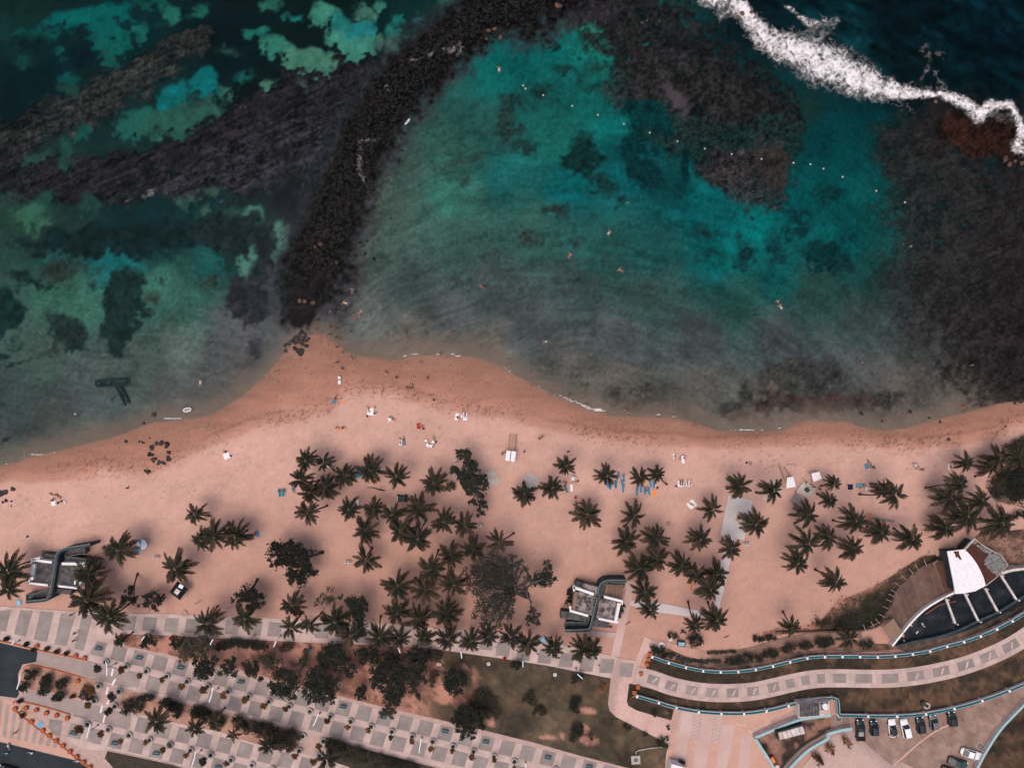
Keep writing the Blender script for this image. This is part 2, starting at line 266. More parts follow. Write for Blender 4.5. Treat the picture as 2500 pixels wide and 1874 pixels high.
def sea_col(px, py, sd):
    a1 = fbm(px/45, py/45, 1, 3); a2 = fbm(px/45, py/45, 2, 3); b1 = fbm(px/13, py/13, 3, 4); b2 = fbm(px/13, py/13, 4, 4)
    wx = px+26*a1+15*b1; wy = py+26*a2+15*b2
    col = cgs(wx, wy)
    rr = np.hypot(px-1380, py-1500); th = np.arctan2(py-1500, px-1380)
    st = fbm(rr/9+3*fbm(px/120, py/120, 21, 2), th*9, 11, 3)+.8*fbm(rr/26, th*7, 12, 2)
    lf = ss(760, 620, px); st = st*(1-lf)+lf*(.8*fbm((px+py*.25)/55, (py-px*.12)/6, 22, 3)+.5*fbm((px+py*.2)/70, (py-px*.25)/16, 23, 2))
    lag = ss(0, 60, sd)*ss(150, 420, py)*(1-lf*ss(760, 640, py))
    oc = ss(1750, 1950, px)*ss(330, 230, py)*(ys_far(px, py) > 0)
    col = col*(1+.9*oc*fbm((px+py*.5)/50, (py-px*.5)/18, 24, 5)+.5*oc*fbm(px/14, py/14, 25, 3))[:, None]
    f5 = fbm(px/6, py/6, 51, 4); f20 = fbm(px/22, py/22, 60, 4)
    tl = ss(56, 22, col[:, 0])[:, None]; col = col*(1-tl*np.array((0, .10, .09)))
    col = col*(1+.15*st*lag+.26*fbm(px/75, py/75, 14, 4)+.22*f5)[:, None]
    # weed flecks breaking the sandy floor
    fl = ss(.22, .5, f20+.4*b1)*.28*ss(60, 200, sd); col = col*(1-fl[:, None])+col*np.array((.55, .6, .6))*fl[:, None]
    reef = np.zeros(px.shape)
    strk = fbm((px*.9-py*.4)/60, (py*.9+px*.4)/7, 52, 3)
    for pts, c, k in REEF[1:]:
        x0 = min(p[0]-p[2]*1.5 for p in pts)-40; x1 = max(p[0]+p[2]*1.5 for p in pts)+40; y0 = min(p[1]-p[2]*1.5 for p in pts)-40; y1 = max(p[1]+p[2]*1.5 for p in pts)+40
        ix = np.nonzero((wx > x0) & (wx < x1) & (wy > y0) & (wy < y1))[0]
        if not len(ix): continue
        d = seg_d(wx[ix], wy[ix], pts); rt = pts[0][0] > 2000 and k < .95; m = ((ss(1.6, .55, d+.5*b1[ix]) if rt else ss(1.3, .7, d+.5*b1[ix]))*k*ss(-.75, -.1, f20[ix]+.25))[:, None]
        tex = np.clip(1+(.65 if rt else 1.0)*f5[ix]+(.8*strk[ix] if pts[0][0] < 900 else .25*strk[ix])+.55*f20[ix], .25, 2.0)
        col[ix] = col[ix]*(1-m)+np.array(c)*.84*tex[:, None]*m; reef[ix] = np.maximum(reef[ix], m[:, 0])
    def blob(b, soft, amp):
        t, X, Y, rx, ry, a, c = b; cx, cy = T(t, X, Y); g_ = 1.12 if amp == .45 else 1.0; rx *= g_/2.961; ry *= g_/2.961; a = math.radians(a); q = max(rx, ry)*1.6+30
        ix = np.nonzero((np.abs(wx-cx) < q) & (np.abs(wy-cy) < q))[0]
        if not len(ix): return ix, 0
        dx = wx[ix]-cx; dy = wy[ix]-cy; u = (dx*math.cos(a)+dy*math.sin(a))/rx; v = (-dx*math.sin(a)+dy*math.cos(a))/ry
        d = np.hypot(u, v)+amp*(b2[ix]+.5*a1[ix]); s = soft/max(min(rx, ry), 8)
        return ix, ss(1+s*1.3, 1-s*1.6, d)
    for b in BR:
        ix, m = blob(b, 5, .45)
        
        if not len(ix): continue
        m = m[:, None]; t2 = 1+.22*f20[ix]+.14*f5[ix]
        col[ix] = col[ix]*(1-m)+np.array(b[6])*.92*t2[:, None]*m; reef[ix] *= (1-m[:, 0])
    for b in DK:
        big = min(b[3], b[4]) > 85 or b[0] == 'S4'
        ix, m = blob(b, 6 if big else 9, .25 if big else .5)
        if not len(ix): continue
        m = m*(.95 if big else .95*ss(-.5, -.05, f20[ix]+.15)); m = m[:, None]; t2 = np.clip(1+.5*f5[ix]+.4*f20[ix], .3, 1.9)
        col[ix] = col[ix]*(1-m)+np.array(b[6])*(.72 if b[0] == 'S2' else .9)*t2[:, None]*m
    pts, c, k = REEF[0]
    d = seg_d(wx, wy, pts); m0 = ss(1.35, .7, d+.5*b1+.3*b2)
    halo = (ss(2.0, 1.0, d+.4*b2)*.85*(px > 600))[:, None]
    col = col*(1-halo)+np.array((46, 45, 50))*np.clip(1+.5*f5, .4, 1.8)[:, None]*halo
    cc = np.array(c)*np.clip(1+1.3*f5+.7*b2, .2, 2.6)[:, None]
    col = col*(1-m0[:, None])+cc*m0[:, None]; reef = np.maximum(reef, m0)
    sh1 = (.8*ss(75, 0, sd+14*a1)*(1-reef))[:, None]
    col = col*(1-sh1)+np.array((118, 103, 91))*(1+.08*st)[:, None]*sh1
    return col, reef, m0
def land_col(px, py, ys, yw):
    yw2 = yw+9*fbm(px/35, py/60, 10, 4)
    t = np.clip((yw2-py)/np.maximum(yw2-ys, 12), 0, 1); f1 = (.55*ss(-6, 7, yw2-py)+.45*ss(-34, 40, yw2-py))[:, None]
    n = fbm(px/90, py/90, 70, 4); f5 = fbm(px/5, py/5, 71, 2)
    inland = ss(60, 420, py-yw)[:, None]; dry = (np.array((198, 157, 143))*(1-inland)+np.array((184, 142, 127))*inland)*(1+.05*n+.05*f5+.045*fbm(px/22, py/16, 83, 3))[:, None]  # inland tone is darker: soft shade of the palm grove painted into the sand
    w1 = np.array((180, 132, 114)); w2 = np.array((158, 113, 96)); w3 = np.array((138, 104, 90)); tt = t[:, None]
    wet = np.where(tt < .55, w1+(w2-w1)*tt/.55, w2+(w3-w2)*(tt-.55)/.45)*(1+.09*fbm(px/50, py/14, 72, 4))[:, None]
    land = dry*(1-f1)+wet*f1
    belt = np.exp(-((py-yw+14)/24)**2)*ss(-.25, .15, fbm(px/120, 3+py/300, 73, 3)+.1)
    pit = ss(.10, .36, fbm(px/4, py/4, 74, 2))*belt; land = land*(1-.26*pit[:, None])
    rip = np.exp(-((py-yw+30+8*fbm(px/90, py/90, 77, 2))/5)**2)*ss(-.1, .2, fbm(px/200, 1+px*0, 78, 2)+.1); land = land*(1-.10*rip[:, None])
    pit2 = ss(.24, .42, fbm(px/3.5, py/3.5, 76, 1))*(.3+.7*ss(200, 20, py-yw))*ss(-.3, .2, fbm(px/70, py/50, 79, 3)+.1); land = land*(1-.19*pit2[:, None])
    for trk in (((420,1190),(700,1120),(1000,1130),(1300,1080),(1650,1140),(2100,1120),(2500,1090)),((1000,1240),(1300,1260),(1500,1300),(1700,1420)),((150,1300),(400,1270),(700,1290),(980,1215)),((2020,1230),(2250,1240),(2330,1180))):
        tl = smoothline(trk, 3); dd_ = seg_d(px+5*fbm(px/60, py/60, 85, 2), py+6*fbm(px/60, py/60, 86, 2), [(a, b, 1) for a, b in tl]); land = land*(1-.045*(np.exp(-((dd_-4)/1.3)**2))*ss(-.3, .1, fbm(px/40, py/40, 87, 2)+.1))[:, None]
    return land, t, f1[:, 0]
def fields(px, py):
    shp = px.shape; px = px.ravel(); py = py.ravel(); n = len(px)
    ys = np.interp(px, SHX, SHY)+5*fbm(px/60, py/400, 9, 3); yw = np.interp(px, WTX, WTY); sd = ys-py
    out = np.zeros((n, 3)); reef = np.zeros(n); t = np.ones(n); f1 = np.ones(n); m0 = np.zeros(n)
    i = np.nonzero(sd > -2)[0]; out[i], reef[i], m0[i] = sea_col(px[i], py[i], sd[i])
    j = np.nonzero(sd < 2)[0]; l, t[j], f1[j] = land_col(px[j], py[j], ys[j], yw[j])
    w = ss(-2, 2, sd[j])[:, None]; out[j] = l*(1-w)+out[j]*w
    return out.reshape(shp+(3,)), sd.reshape(shp), reef.reshape(shp), t.reshape(shp), f1.reshape(shp), m0.reshape(shp)
def depth_of(px, py, sd, reef):
    d = np.clip(sd*.0135, 0, 3.0)*(1-.75*reef)
    return d
KT = np.array((.30, .055, .045))
KAL = 1.17   # radiance of a white flat surface under this sky at exposure 0
def attr(me, name, arr):
    a = me.attributes.new(name, 'FLOAT', 'POINT'); a.data.foreach_set('value', np.ascontiguousarray(arr, dtype=np.float32).ravel())
def attrc(me, name, arr):
    a = me.color_attributes.new(name, 'FLOAT_COLOR', 'POINT'); v = np.ones((arr.shape[0], 4), np.float32); v[:, :3] = arr; a.data.foreach_set('color', v.ravel())
def gridmesh(name, xs, ys, zf):
    X, Y = np.meshgrid(xs, ys); ny, nx = X.shape
    Z, extra = zf(X, Y)
    me = bpy.data.meshes.new(name); nv = nx*ny; me.vertices.add(nv)
    me.vertices.foreach_set('co', np.stack([X, Y, Z], -1).astype(np.float32).ravel())
    i = np.arange(ny-1)[:, None]*nx+np.arange(nx-1)[None]; q = np.stack([i, i+1, i+nx+1, i+nx], -1).reshape(-1, 4)
    me.loops.add(q.size); me.loops.foreach_set('vertex_index', q.ravel().astype(np.int32))
    me.polygons.add(len(q)); me.polygons.foreach_set('loop_start', (np.arange(len(q))*4).astype(np.int32))
    me.polygons.foreach_set('loop_total', np.full(len(q), 4, np.int32)); me.polygons.foreach_set('use_smooth', np.ones(len(q), bool))
    me.update(calc_edges=True); me.validate()
    for k, v in extra.items():
        if v.ndim == 3: attrc(me, k, v.reshape(-1, 3))
        else: attr(me, k, v.reshape(-1))
    return me
def w2p(X, Y, Z):
    f = S*H/(H-Z); return X*f+1250, 937-Y*f
def tdepth(px, py): return np.clip((np.interp(px, SHX, SHY)-py)*.0135, 0, 2.6)*(1-.85*ss(1.7, 1.1, seg_d(px, py, REEF[0][0])))
def groundz(X, Y):
    px, py = w2p(X, Y, WZ-.9); ys0 = np.interp(px, SHX, SHY); sd0 = ys0-py
    zg = np.where(sd0 > 0, WZ-.02-np.clip(sd0*.0135, 0, 2.2), np.clip(WZ-sd0*.008, WZ, -.05))
    px, py = w2p(X, Y, zg); col, sd, reef, t, f1, m0 = fields(px, py)
    d = np.clip(sd*.0135, 0, 2.6)*(1-.3*reef)
    yw = np.interp(px, WTX, WTY)
    land = -.06+.035*fbm(px/60, py/60, 80, 3)+.02*fbm(px/8, py/8, 84, 2)*ss(300, 40, py-yw); land = land*(1-ss(0, 1, t))+WZ*ss(0, 1, t)
    z = np.where(sd > 0, WZ-.02-d+.3*m0*fbm(px/9, py/9, 81, 3)*ss(30, 80, sd), land)
    z = np.where(sd > 0, np.minimum(z, WZ-.015), z)
    T2 = np.exp(-2*KT[None, None]*np.where(sd > 0, tdepth(px, py), 0)[..., None])
    A = np.clip(srgb2lin(col)/KAL/T2, 0.001, .8)
    return z, {'bed': A, 'wet': np.clip(f1, 0, 1), 'rock': reef}
def ax(a, b, st, outer):
    m = np.arange(a, b+st*.5, st); return np.concatenate([[a-o for o in outer[::-1]], m, [b+o for o in outer]])
outer = [3, 8, 20, 50, 120, 300, 700]
ST = .34
xs = ax(-126, 126, ST, outer)
yl = np.arange(-96, -34, .55); yf = np.arange(-34, 95, ST)
ys = np.concatenate([[-96-o for o in outer[::-1]], yl, yf, [yf[-1]+o for o in outer]])
gme = gridmesh('sand_and_sea_bed', xs, ys, groundz)
gm = bpy.data.materials.new('sand_bed'); gm.use_nodes = True; nt = gm.node_tree; N = nt.nodes; L = nt.links; b = N['Principled BSDF']
at = N.new('ShaderNodeVertexColor'); at.layer_name = 'bed'
geo = N.new('ShaderNodeNewGeometry')
n1 = N.new('ShaderNodeTexNoise'); n1.inputs['Scale'].default_value = 3.2; n1.inputs['Detail'].default_value = 4; n1.inputs['Roughness'].default_value = .7
L.new(geo.outputs['Position'], n1.inputs['Vector'])
mr = N.new('ShaderNodeMapRange'); mr.inputs[1].default_value = .3; mr.inputs[2].default_value = .7
rk = N.new('ShaderNodeAttribute'); rk.attribute_name = 'rock'
am = N.new('ShaderNodeMath'); am.operation = 'MULTIPLY_ADD'; am.inputs[1].default_value = .55; am.inputs[2].default_value = .085
L.new(rk.outputs['Fac'], am.inputs[0])
wt0 = N.new('ShaderNodeAttribute'); wt0.attribute_name = 'wet'; aw = N.new('ShaderNodeMath'); aw.operation = 'MULTIPLY_ADD'; aw.inputs[1].default_value = .10; L.new(wt0.outputs['Fac'], aw.inputs[0]); L.new(am.outputs[0], aw.inputs[2])
lo = N.new('ShaderNodeMath'); lo.operation = 'SUBTRACT'; lo.inputs[0].default_value = 1; L.new(aw.outputs[0], lo.inputs[1])
hi = N.new('ShaderNodeMath'); hi.operation = 'ADD'; hi.inputs[0].default_value = 1; L.new(aw.outputs[0], hi.inputs[1])
L.new(n1.outputs[0], mr.inputs[0]); L.new(lo.outputs[0], mr.inputs[3]); L.new(hi.outputs[0], mr.inputs[4])
vm = N.new('ShaderNodeVectorMath'); vm.operation = 'SCALE'; L.new(at.outputs[0], vm.inputs[0]); L.new(mr.outputs[0], vm.inputs['Scale']); L.new(vm.outputs[0], b.inputs['Base Color'])
wt = N.new('ShaderNodeAttribute'); wt.attribute_name = 'wet'
rr = N.new('ShaderNodeMapRange'); rr.inputs[3].default_value = .95; rr.inputs[4].default_value = .55; L.new(wt.outputs['Fac'], rr.inputs[0]); L.new(rr.outputs[0], b.inputs['Roughness'])
b.inputs['Specular IOR Level'].default_value = 0.02
bp = N.new('ShaderNodeBump'); bp.inputs['Strength'].default_value = .35; bp.inputs['Distance'].default_value = .08; L.new(n1.outputs[0], bp.inputs['Height']); L.new(bp.outputs[0], b.inputs['Normal'])
gme.materials.append(gm)
g = link('beach_and_sea_bed', gme); g['kind'] = 'structure'; g['label'] = 'pink sand beach running down under the shallow water'

# ------------------------------------------------------------ water with foam
FOAM = [([(1700,-20,14),(1740,0,18),(1800,10,20),(1835,55,24),(1868,95,30),(1911,118,36),(1960,125,46),(2000,150,54),(2063,178,46),(2113,200,40),(2164,218,28),(2231,228,16),(2313,235,11),(2350,250,17),(2388,280,20),(2427,257,14),(2468,257,9),(2490,290,11),(2494,330,12),(2480,365,16),(2520,370,14)],1.0),
 ([(1907,12,4),(1940,36,8),(1975,57,9),(2010,50,4)],.8),
 ([(1720,5,16),(1760,30,22),(1830,20,14)],.55),([(1980,90,30),(2030,60,22),(2010,40,10)],.5),([(2140,195,20),(2200,215,14),(2300,222,14)],.5),([(2255,120,14),(2270,150,8),(2250,190,8)],.36),([(2290,130,10),(2300,140,9)],.34),([(2285,180,12),(2300,215,14)],.42),
 ([(2190,250,20),(2215,262,16)],.36),([(2440,285,16),(2470,290,16)],.42),
 ([(1085,128,10),(1115,118,16),(1125,112,8)],.5),([(1000,152,6),(1060,130,5)],.42),([(940,215,6),(950,220,5)],.6),([(880,335,7),(880,400,8),(882,440,12),(880,460,8)],.37),([(900,345,8),(915,340,6)],.55),([(800,430,3),(806,410,3)],.36),
 ([(350,478,5),(375,470,11),(388,460,5)],.6),([(300,490,4),(360,480,5)],.36)]
LINES = [[(400,1023,.8),(425,1020,2.0),(455,1025,1.2)],[(76,1109,.8),(98,1112,3.2),(118,1110,2.8),(132,1105,1)],[(796,866,.5),(812,870,1.5),(828,864,.5)],[(985,868,.5),(1010,864,1.5),(1025,861,.5)],[(1064,864,1),(1090,866,2),(1110,867,2.4),(1132,872,1)],[(1228,895,.5),(1240,904,1.8),(1252,910,.6)],
 [(1349,957,.8),(1380,972,2.6),(1410,984,3.2),(1440,996,4),(1465,1001,4.5),(1486,1006,1)],[(1290,925,.4),(1333,957,.8)],[(1765,1048,.6),(1830,1050,1),(1894,1047,.9),(1930,1035,.4)],[(150,1098,.4),(175,1088,.8)],[(0,1136,.5),(20,1130,1.2),(60,1113,.4)],[(253,1072,.5),(285,1080,.8)],[(1600,1012,.4),(1690,1020,.8)]]
def waterz(X, Y):
    px, py = w2p(X, Y, WZ)
    ys_ = np.interp(px, SHX, SHY); sd = ys_-py
    d = tdepth(px, py); Tn = np.exp(-KT[None, None]*d[..., None]).clip(0, 1)
    fm = np.zeros(px.shape); wx = px+9*fbm(px/22, py/22, 90, 3); wy = py+9*fbm(px/22, py/22, 91, 3)
    for pts, k in FOAM: fm = np.maximum(fm, k*ss(1.75, .25, seg_d(wx, wy, pts)))
    ln = np.zeros(px.shape); wx = px+3*fbm(px/12, py/12, 92, 2); wy = py+3*fbm(px/12, py/12, 93, 2)
    for pts in LINES:
        xx = [p[0] for p in pts]
        if True: ln = np.maximum(ln, ss(1.7, .6, seg_d(wx, wy, pts)))
    ln = np.maximum(ln, .62*np.exp(-((sd-4-3*fbm(px/30, px*0, 96, 2))/1.5)**2)*ss(-.02, .25, fbm(px/70, px*0+3, 97, 3)))
    z = np.full(px.shape, WZ)+.25*fm*(py < 420)*(px > 1650)+.03*fbm(px/14, py/14, 95, 3)*ss(0, 40, sd)
    return z, {'tint': Tn, 'foam': fm, 'lace': ln}
xs2 = ax(-126, 126, .45, outer); ys2 = np.concatenate([[-40+0, -28][0:0], np.arange(-28, 95, .45), [96+o for o in outer]])
wme = gridmesh('sea_water', xs2, ys2, waterz)
wm = bpy.data.materials.new('sea_water'); wm.use_nodes = True; nt = wm.node_tree; N = nt.nodes; L = nt.links; N.clear()
out = N.new('ShaderNodeOutputMaterial'); geo = N.new('ShaderNodeNewGeometry')
tr = N.new('ShaderNodeBsdfTransparent'); tc = N.new('ShaderNodeVertexColor'); tc.layer_name = 'tint'; L.new(tc.outputs[0], tr.inputs[0])
gl = N.new('ShaderNodeBsdfGlossy'); gl.inputs['Roughness'].default_value = .12; gl.inputs['Color'].default_value = (.9, .95, 1, 1)
mp = N.new('ShaderNodeMapping'); mp.inputs['Rotation'].default_value = (0, 0, .35); mp.inputs['Scale'].default_value = (.5, 1.6, 1); L.new(geo.outputs['Position'], mp.inputs[0])
nw = N.new('ShaderNodeTexNoise'); nw.inputs['Scale'].default_value = 1.3; nw.inputs['Detail'].default_value = 5; nw.inputs['Roughness'].default_value = .65; L.new(mp.outputs[0], nw.inputs[0])
bp = N.new('ShaderNodeBump'); bp.inputs['Strength'].default_value = .5; bp.inputs['Distance'].default_value = .3; L.new(nw.outputs[0], bp.inputs['Height']); L.new(bp.outputs[0], gl.inputs['Normal'])
fr = N.new('ShaderNodeFresnel'); fr.inputs[0].default_value = 1.09; L.new(bp.outputs[0], fr.inputs['Normal'])
mx = N.new('ShaderNodeMixShader'); L.new(fr.outputs[0], mx.inputs[0]); L.new(tr.outputs[0], mx.inputs[1]); L.new(gl.outputs[0], mx.inputs[2])
df = N.new('ShaderNodeBsdfDiffuse'); df.inputs[0].default_value = (.72, .68, .68, 1)
fa = N.new('ShaderNodeAttribute'); fa.attribute_name = 'foam'; la = N.new('ShaderNodeAttribute'); la.attribute_name = 'lace'
nf = N.new('ShaderNodeTexNoise'); nf.inputs['Scale'].default_value = .55; nf.inputs['Detail'].default_value = 8; nf.inputs['Roughness'].default_value = .74; nf.inputs['Distortion'].default_value = .7; L.new(geo.outputs['Position'], nf.inputs[0])
vo = N.new('ShaderNodeTexVoronoi'); vo.feature = 'DISTANCE_TO_EDGE'; vo.inputs['Scale'].default_value = .8
dm = N.new('ShaderNodeVectorMath'); dm.operation = 'MULTIPLY_ADD'; dm.inputs[1].default_value = (1.6, 1.6, 1.6); L.new(nf.outputs['Color'], dm.inputs[0]); L.new(geo.outputs['Position'], dm.inputs[2]); L.new(dm.outputs[0], vo.inputs[0])
def M(op, a, b_=None, c=None):
    n = N.new('ShaderNodeMath'); n.operation = op
    for i, v in enumerate((a, b_, c)):
        if v is None: continue
        if isinstance(v, (int, float)): n.inputs[i].default_value = v
        else: L.new(v, n.inputs[i])
    return n.outputs[0]
web = M('SUBTRACT', .30, M('MULTIPLY', vo.outputs['Distance'], 2.2))       # bright lace lines
s1 = M('ADD', M('MULTIPLY', fa.outputs['Fac'], 1.5), M('MULTIPLY_ADD', nf.outputs[0], 3.4, -2.62)); s1 = M('ADD', s1, M('MULTIPLY', web, .4))
f1_ = N.new('ShaderNodeMapRange'); f1_.inputs[1].default_value = 0.0; f1_.inputs[2].default_value = .85; L.new(s1, f1_.inputs[0])
gate = N.new('ShaderNodeMapRange'); gate.inputs[1].default_value = .02; gate.inputs[2].default_value = .25; L.new(fa.outputs['Fac'], gate.inputs[0])
f1c = M('MULTIPLY', f1_.outputs[0], gate.outputs[0])
l1 = N.new('ShaderNodeMapRange'); l1.inputs[1].default_value = .55; l1.inputs[2].default_value = 1.05; L.new(M('ADD', M('MULTIPLY', la.outputs['Fac'], .75), M('MULTIPLY_ADD', nf.outputs[0], 1.0, -.4)), l1.inputs[0])
l1c = M('MULTIPLY', l1.outputs[0], M('MINIMUM', M('MULTIPLY', la.outputs['Fac'], 2), 1.0))
# faint glints on ripple crests
gn = N.new('ShaderNodeMapRange'); gn.inputs[1].default_value = .60; gn.inputs[2].default_value = .78; gn.inputs[4].default_value = .16; L.new(nw.outputs[0], gn.inputs[0])
vr = N.new('ShaderNodeMapRange'); vr.inputs[1].default_value = -.4; vr.inputs[2].default_value = .5; vr.inputs[4].default_value = .26; L.new(s1, vr.inputs[0]); veil = M('MULTIPLY', vr.outputs[0], gate.outputs[0])
ff = M('MAXIMUM', M('MAXIMUM', f1c, l1c), veil)
m2 = N.new('ShaderNodeMixShader'); L.new(ff, m2.inputs[0]); L.new(mx.outputs[0], m2.inputs[1]); L.new(df.outputs[0], m2.inputs[2]); L.new(m2.outputs[0], out.inputs[0])
wme.materials.append(wm); w = link('sea_water', wme); w['kind'] = 'structure'; w['label'] = 'clear teal sea with a line of white surf at the top right'
# ------------------------------------------------------------ materials
m_paleslab = mat('pale_concrete', (.50, .37, .335), .85, (.37, .27, .245), .3, 7, .1, .05, fine=.07)
m_greyslab = mat('grey_concrete', (.275, .228, .212), .85, (.20, .168, .158), .35, 7, .1, .06, fine=.08)
m_joint = mat('joint_mortar', (.44, .30, .265), .9, (.36, .25, .22), 1, 3)
m_roadgrey = mat('worn_grey_paving', (.33, .255, .235), .9, (.26, .205, .19), .3, 5, .1, fine=.08)
m_asph = mat('asphalt', (.020, .026, .030), .8, (.032, .038, .042), .25, 4, .1, fine=.2)
m_soil = mat('sandy_soil', (.40, .225, .165), .95, (.27, .145, .105), .28, 6, .3, fine=.14, lo=.4, hi=.68)
m_darksoil = mat('dark_soil', (.035, .03, .024), .95, (.06, .045, .035), .8, 5, .3, fine=.3)
m_brown = mat('dry_grass_bank', (.050, .033, .021), .95, (.135, .075, .050), .13, 7, .3, fine=.35, lo=.42, hi=.72)
m_grass = mat('dry_lawn', (.062, .048, .032), .95, (.115, .075, .050), .12, 7, .3, fine=.35, lo=.42, hi=.7)
m_orange = mat('orange_paint', (.42, .10, .035), .6, (.30, .085, .035), 3, 3)
m_teal = mat('teal_paint', (.012, .090, .105), .5, (.014, .06, .07), 2, 3, fine=.2)
m_tealpale = mat('pale_aqua_paint', (.30, .44, .46), .6, (.25, .37, .39), 2, 3)
m_white = mat('white_paint', (.74, .70, .70), .6, (.62, .58, .57), 1, 4, fine=.06)
m_whitedull = mat('weathered_white', (.62, .54, .51), .8, (.42, .35, .33), .7, 5, fine=.12)
m_roofgrey = mat('stained_roof', (.115, .105, .105), .9, (.045, .042, .044), .9, 7, .3, fine=.3)
m_rubble = mat('broken_roof', (.27, .22, .205), .95, (.06, .052, .05), .9, 8, .5, fine=.35, lo=.42, hi=.58)
m_darkteal = mat('dark_teal_render', (.028, .042, .048), .7, (.05, .06, .066), 1, 5, fine=.2)
m_greyteal = mat('grey_teal_coping', (.14, .18, .18), .7, (.09, .12, .12), 1, 4)
m_bark = mat('bark', (.11, .075, .055), .95, (.06, .042, .032), 2, 5, .4)
m_barkg = mat('grey_bark', (.085, .07, .06), .95, (.045, .036, .032), 1.5, 5, .5)
m_frond = mat('palm_frond', (.010, .013, .008), .6, (.028, .025, .015), .9, 3, 0, .35, spec=.1)
nt = m_frond.node_tree; tcn = nt.nodes.new('ShaderNodeTexCoord'); sx = nt.nodes.new('ShaderNodeSeparateXYZ'); nt.links.new(tcn.outputs['Generated'], sx.inputs[0])
mrt = nt.nodes.new('ShaderNodeMapRange'); mrt.inputs[1].default_value = .6; mrt.inputs[2].default_value = 1.0; nt.links.new(sx.outputs[0], mrt.inputs[0])  # dead brown tips; inner frond coloured darker to stand in for crown shade
mxt = nt.nodes.new('ShaderNodeMix'); mxt.data_type = 'RGBA'; mxt.inputs[7].default_value = (.060, .034, .019, 1); bs = nt.nodes['Principled BSDF']; src = bs.inputs['Base Color'].links[0].from_socket
nt.links.new(mrt.outputs[0], mxt.inputs[0]); nt.links.new(src, mxt.inputs[6]); nt.links.new(mxt.outputs[2], bs.inputs['Base Color'])
m_frond2 = mat('palm_frond_brown', (.065, .038, .024), .7, (.04, .034, .022), 1.2, 3, 0, .3)
m_leaf = mat('dark_leaf', (.010, .013, .010), .6, (.026, .025, .018), .7, 4, 0, .25, fine=.5)
m_leafb = mat('olive_leaf', (.022, .023, .016), .7, (.050, .040, .027), .6, 4, 0, .25, fine=.5)
m_leafg = mat('grey_leaf', (.046, .042, .034), .8, (.02, .019, .016), .6, 4, 0, .2, fine=.5)
m_rust = mat('rust_leaf', (.15, .055, .018), .7, (.04, .028, .014), 2, 3, 0, .4, fine=.4)
m_ring = mat('planter_concrete', (.40, .38, .35), .8, (.28, .265, .245), 2, 4)
m_metalw = mat('white_metal', (.72, .76, .78), .35, (.6, .64, .66), 2, 3)
m_grey = mat('grey_metal', (.16, .18, .18), .5)
m_black = mat('black_plastic', (.012, .013, .015), .4)
m_rubber = mat('rubber', (.015, .015, .016), .8)
m_glass = mat('car_glass', (.008, .012, .014), .12, (.012, .02, .022), 1, 2, spec=.6)
m_rock = mat('dark_rock', (.022, .020, .021), .85, (.055, .044, .04), 1.5, 6, .7, .3, fine=.3)
m_reefrock = mat('wet_reef_rock', (.007, .0065, .0065), .7, (.030, .023, .020), 1.2, 6, .6, 0, fine=.5)
m_wood = mat('weathered_planks', (.15, .093, .075), .85, (.10, .062, .05), .6, 5, .2, .16, fine=.15)
m_brroof = mat('brown_roof', (.085, .032, .024), .8, (.06, .024, .019), .8, 4, .2, .08)
m_greysh = mat('grey_shingle', (.21, .20, .195), .85, (.13, .125, .12), 2, 4, .2, .22)
m_dark = mat('dark_pool_floor', (.010, .014, .018), .5, (.035, .038, .040), .35, 7, .2, fine=.5, lo=.5, hi=.75)
m_tan = mat('tan_canvas', (.24, .15, .11), .85, (.20, .125, .095), 1, 3)
m_gravel = mat('gravel', (.20, .145, .125), .95, (.15, .11, .098), .25, 6, .3, fine=.28)
m_plaza = mat('plaza_concrete', (.50, .35, .32), .9, (.42, .28, .24), .12, 5, .1, fine=.07)
m_plazao = mat('plaza_concrete_warm', (.50, .30, .24), .9, (.44, .26, .205), .3, 5, .1, fine=.07)
m_blue = mat('blue_paint', (.16, .36, .50), .7, (.12, .28, .40), 2, 3)
m_cyan = mat('cyan_fabric', (.03, .33, .50), .8, (.02, .24, .38), 2, 3)
m_whitefab = mat('white_fabric', (.76, .74, .76), .85, (.64, .61, .62), 2.5, 4)
m_navy = mat('navy_fabric', (.008, .022, .045), .85)
m_red = mat('red_fabric', (.38, .03, .012), .8, (.28, .025, .012), 2, 3)
m_orangef = mat('orange_fabric', (.75, .27, .10), .8, (.62, .2, .08), 2, 3)
m_bluef = mat('blue_fabric', (.09, .22, .34), .8, (.05, .13, .22), 3, 3)
m_tealf = mat('teal_fabric', (.02, .15, .19), .8)
m_hatch = mat('blue_line_paint', (.20, .25, .28), .8, (.28, .27, .27), 2, 4)

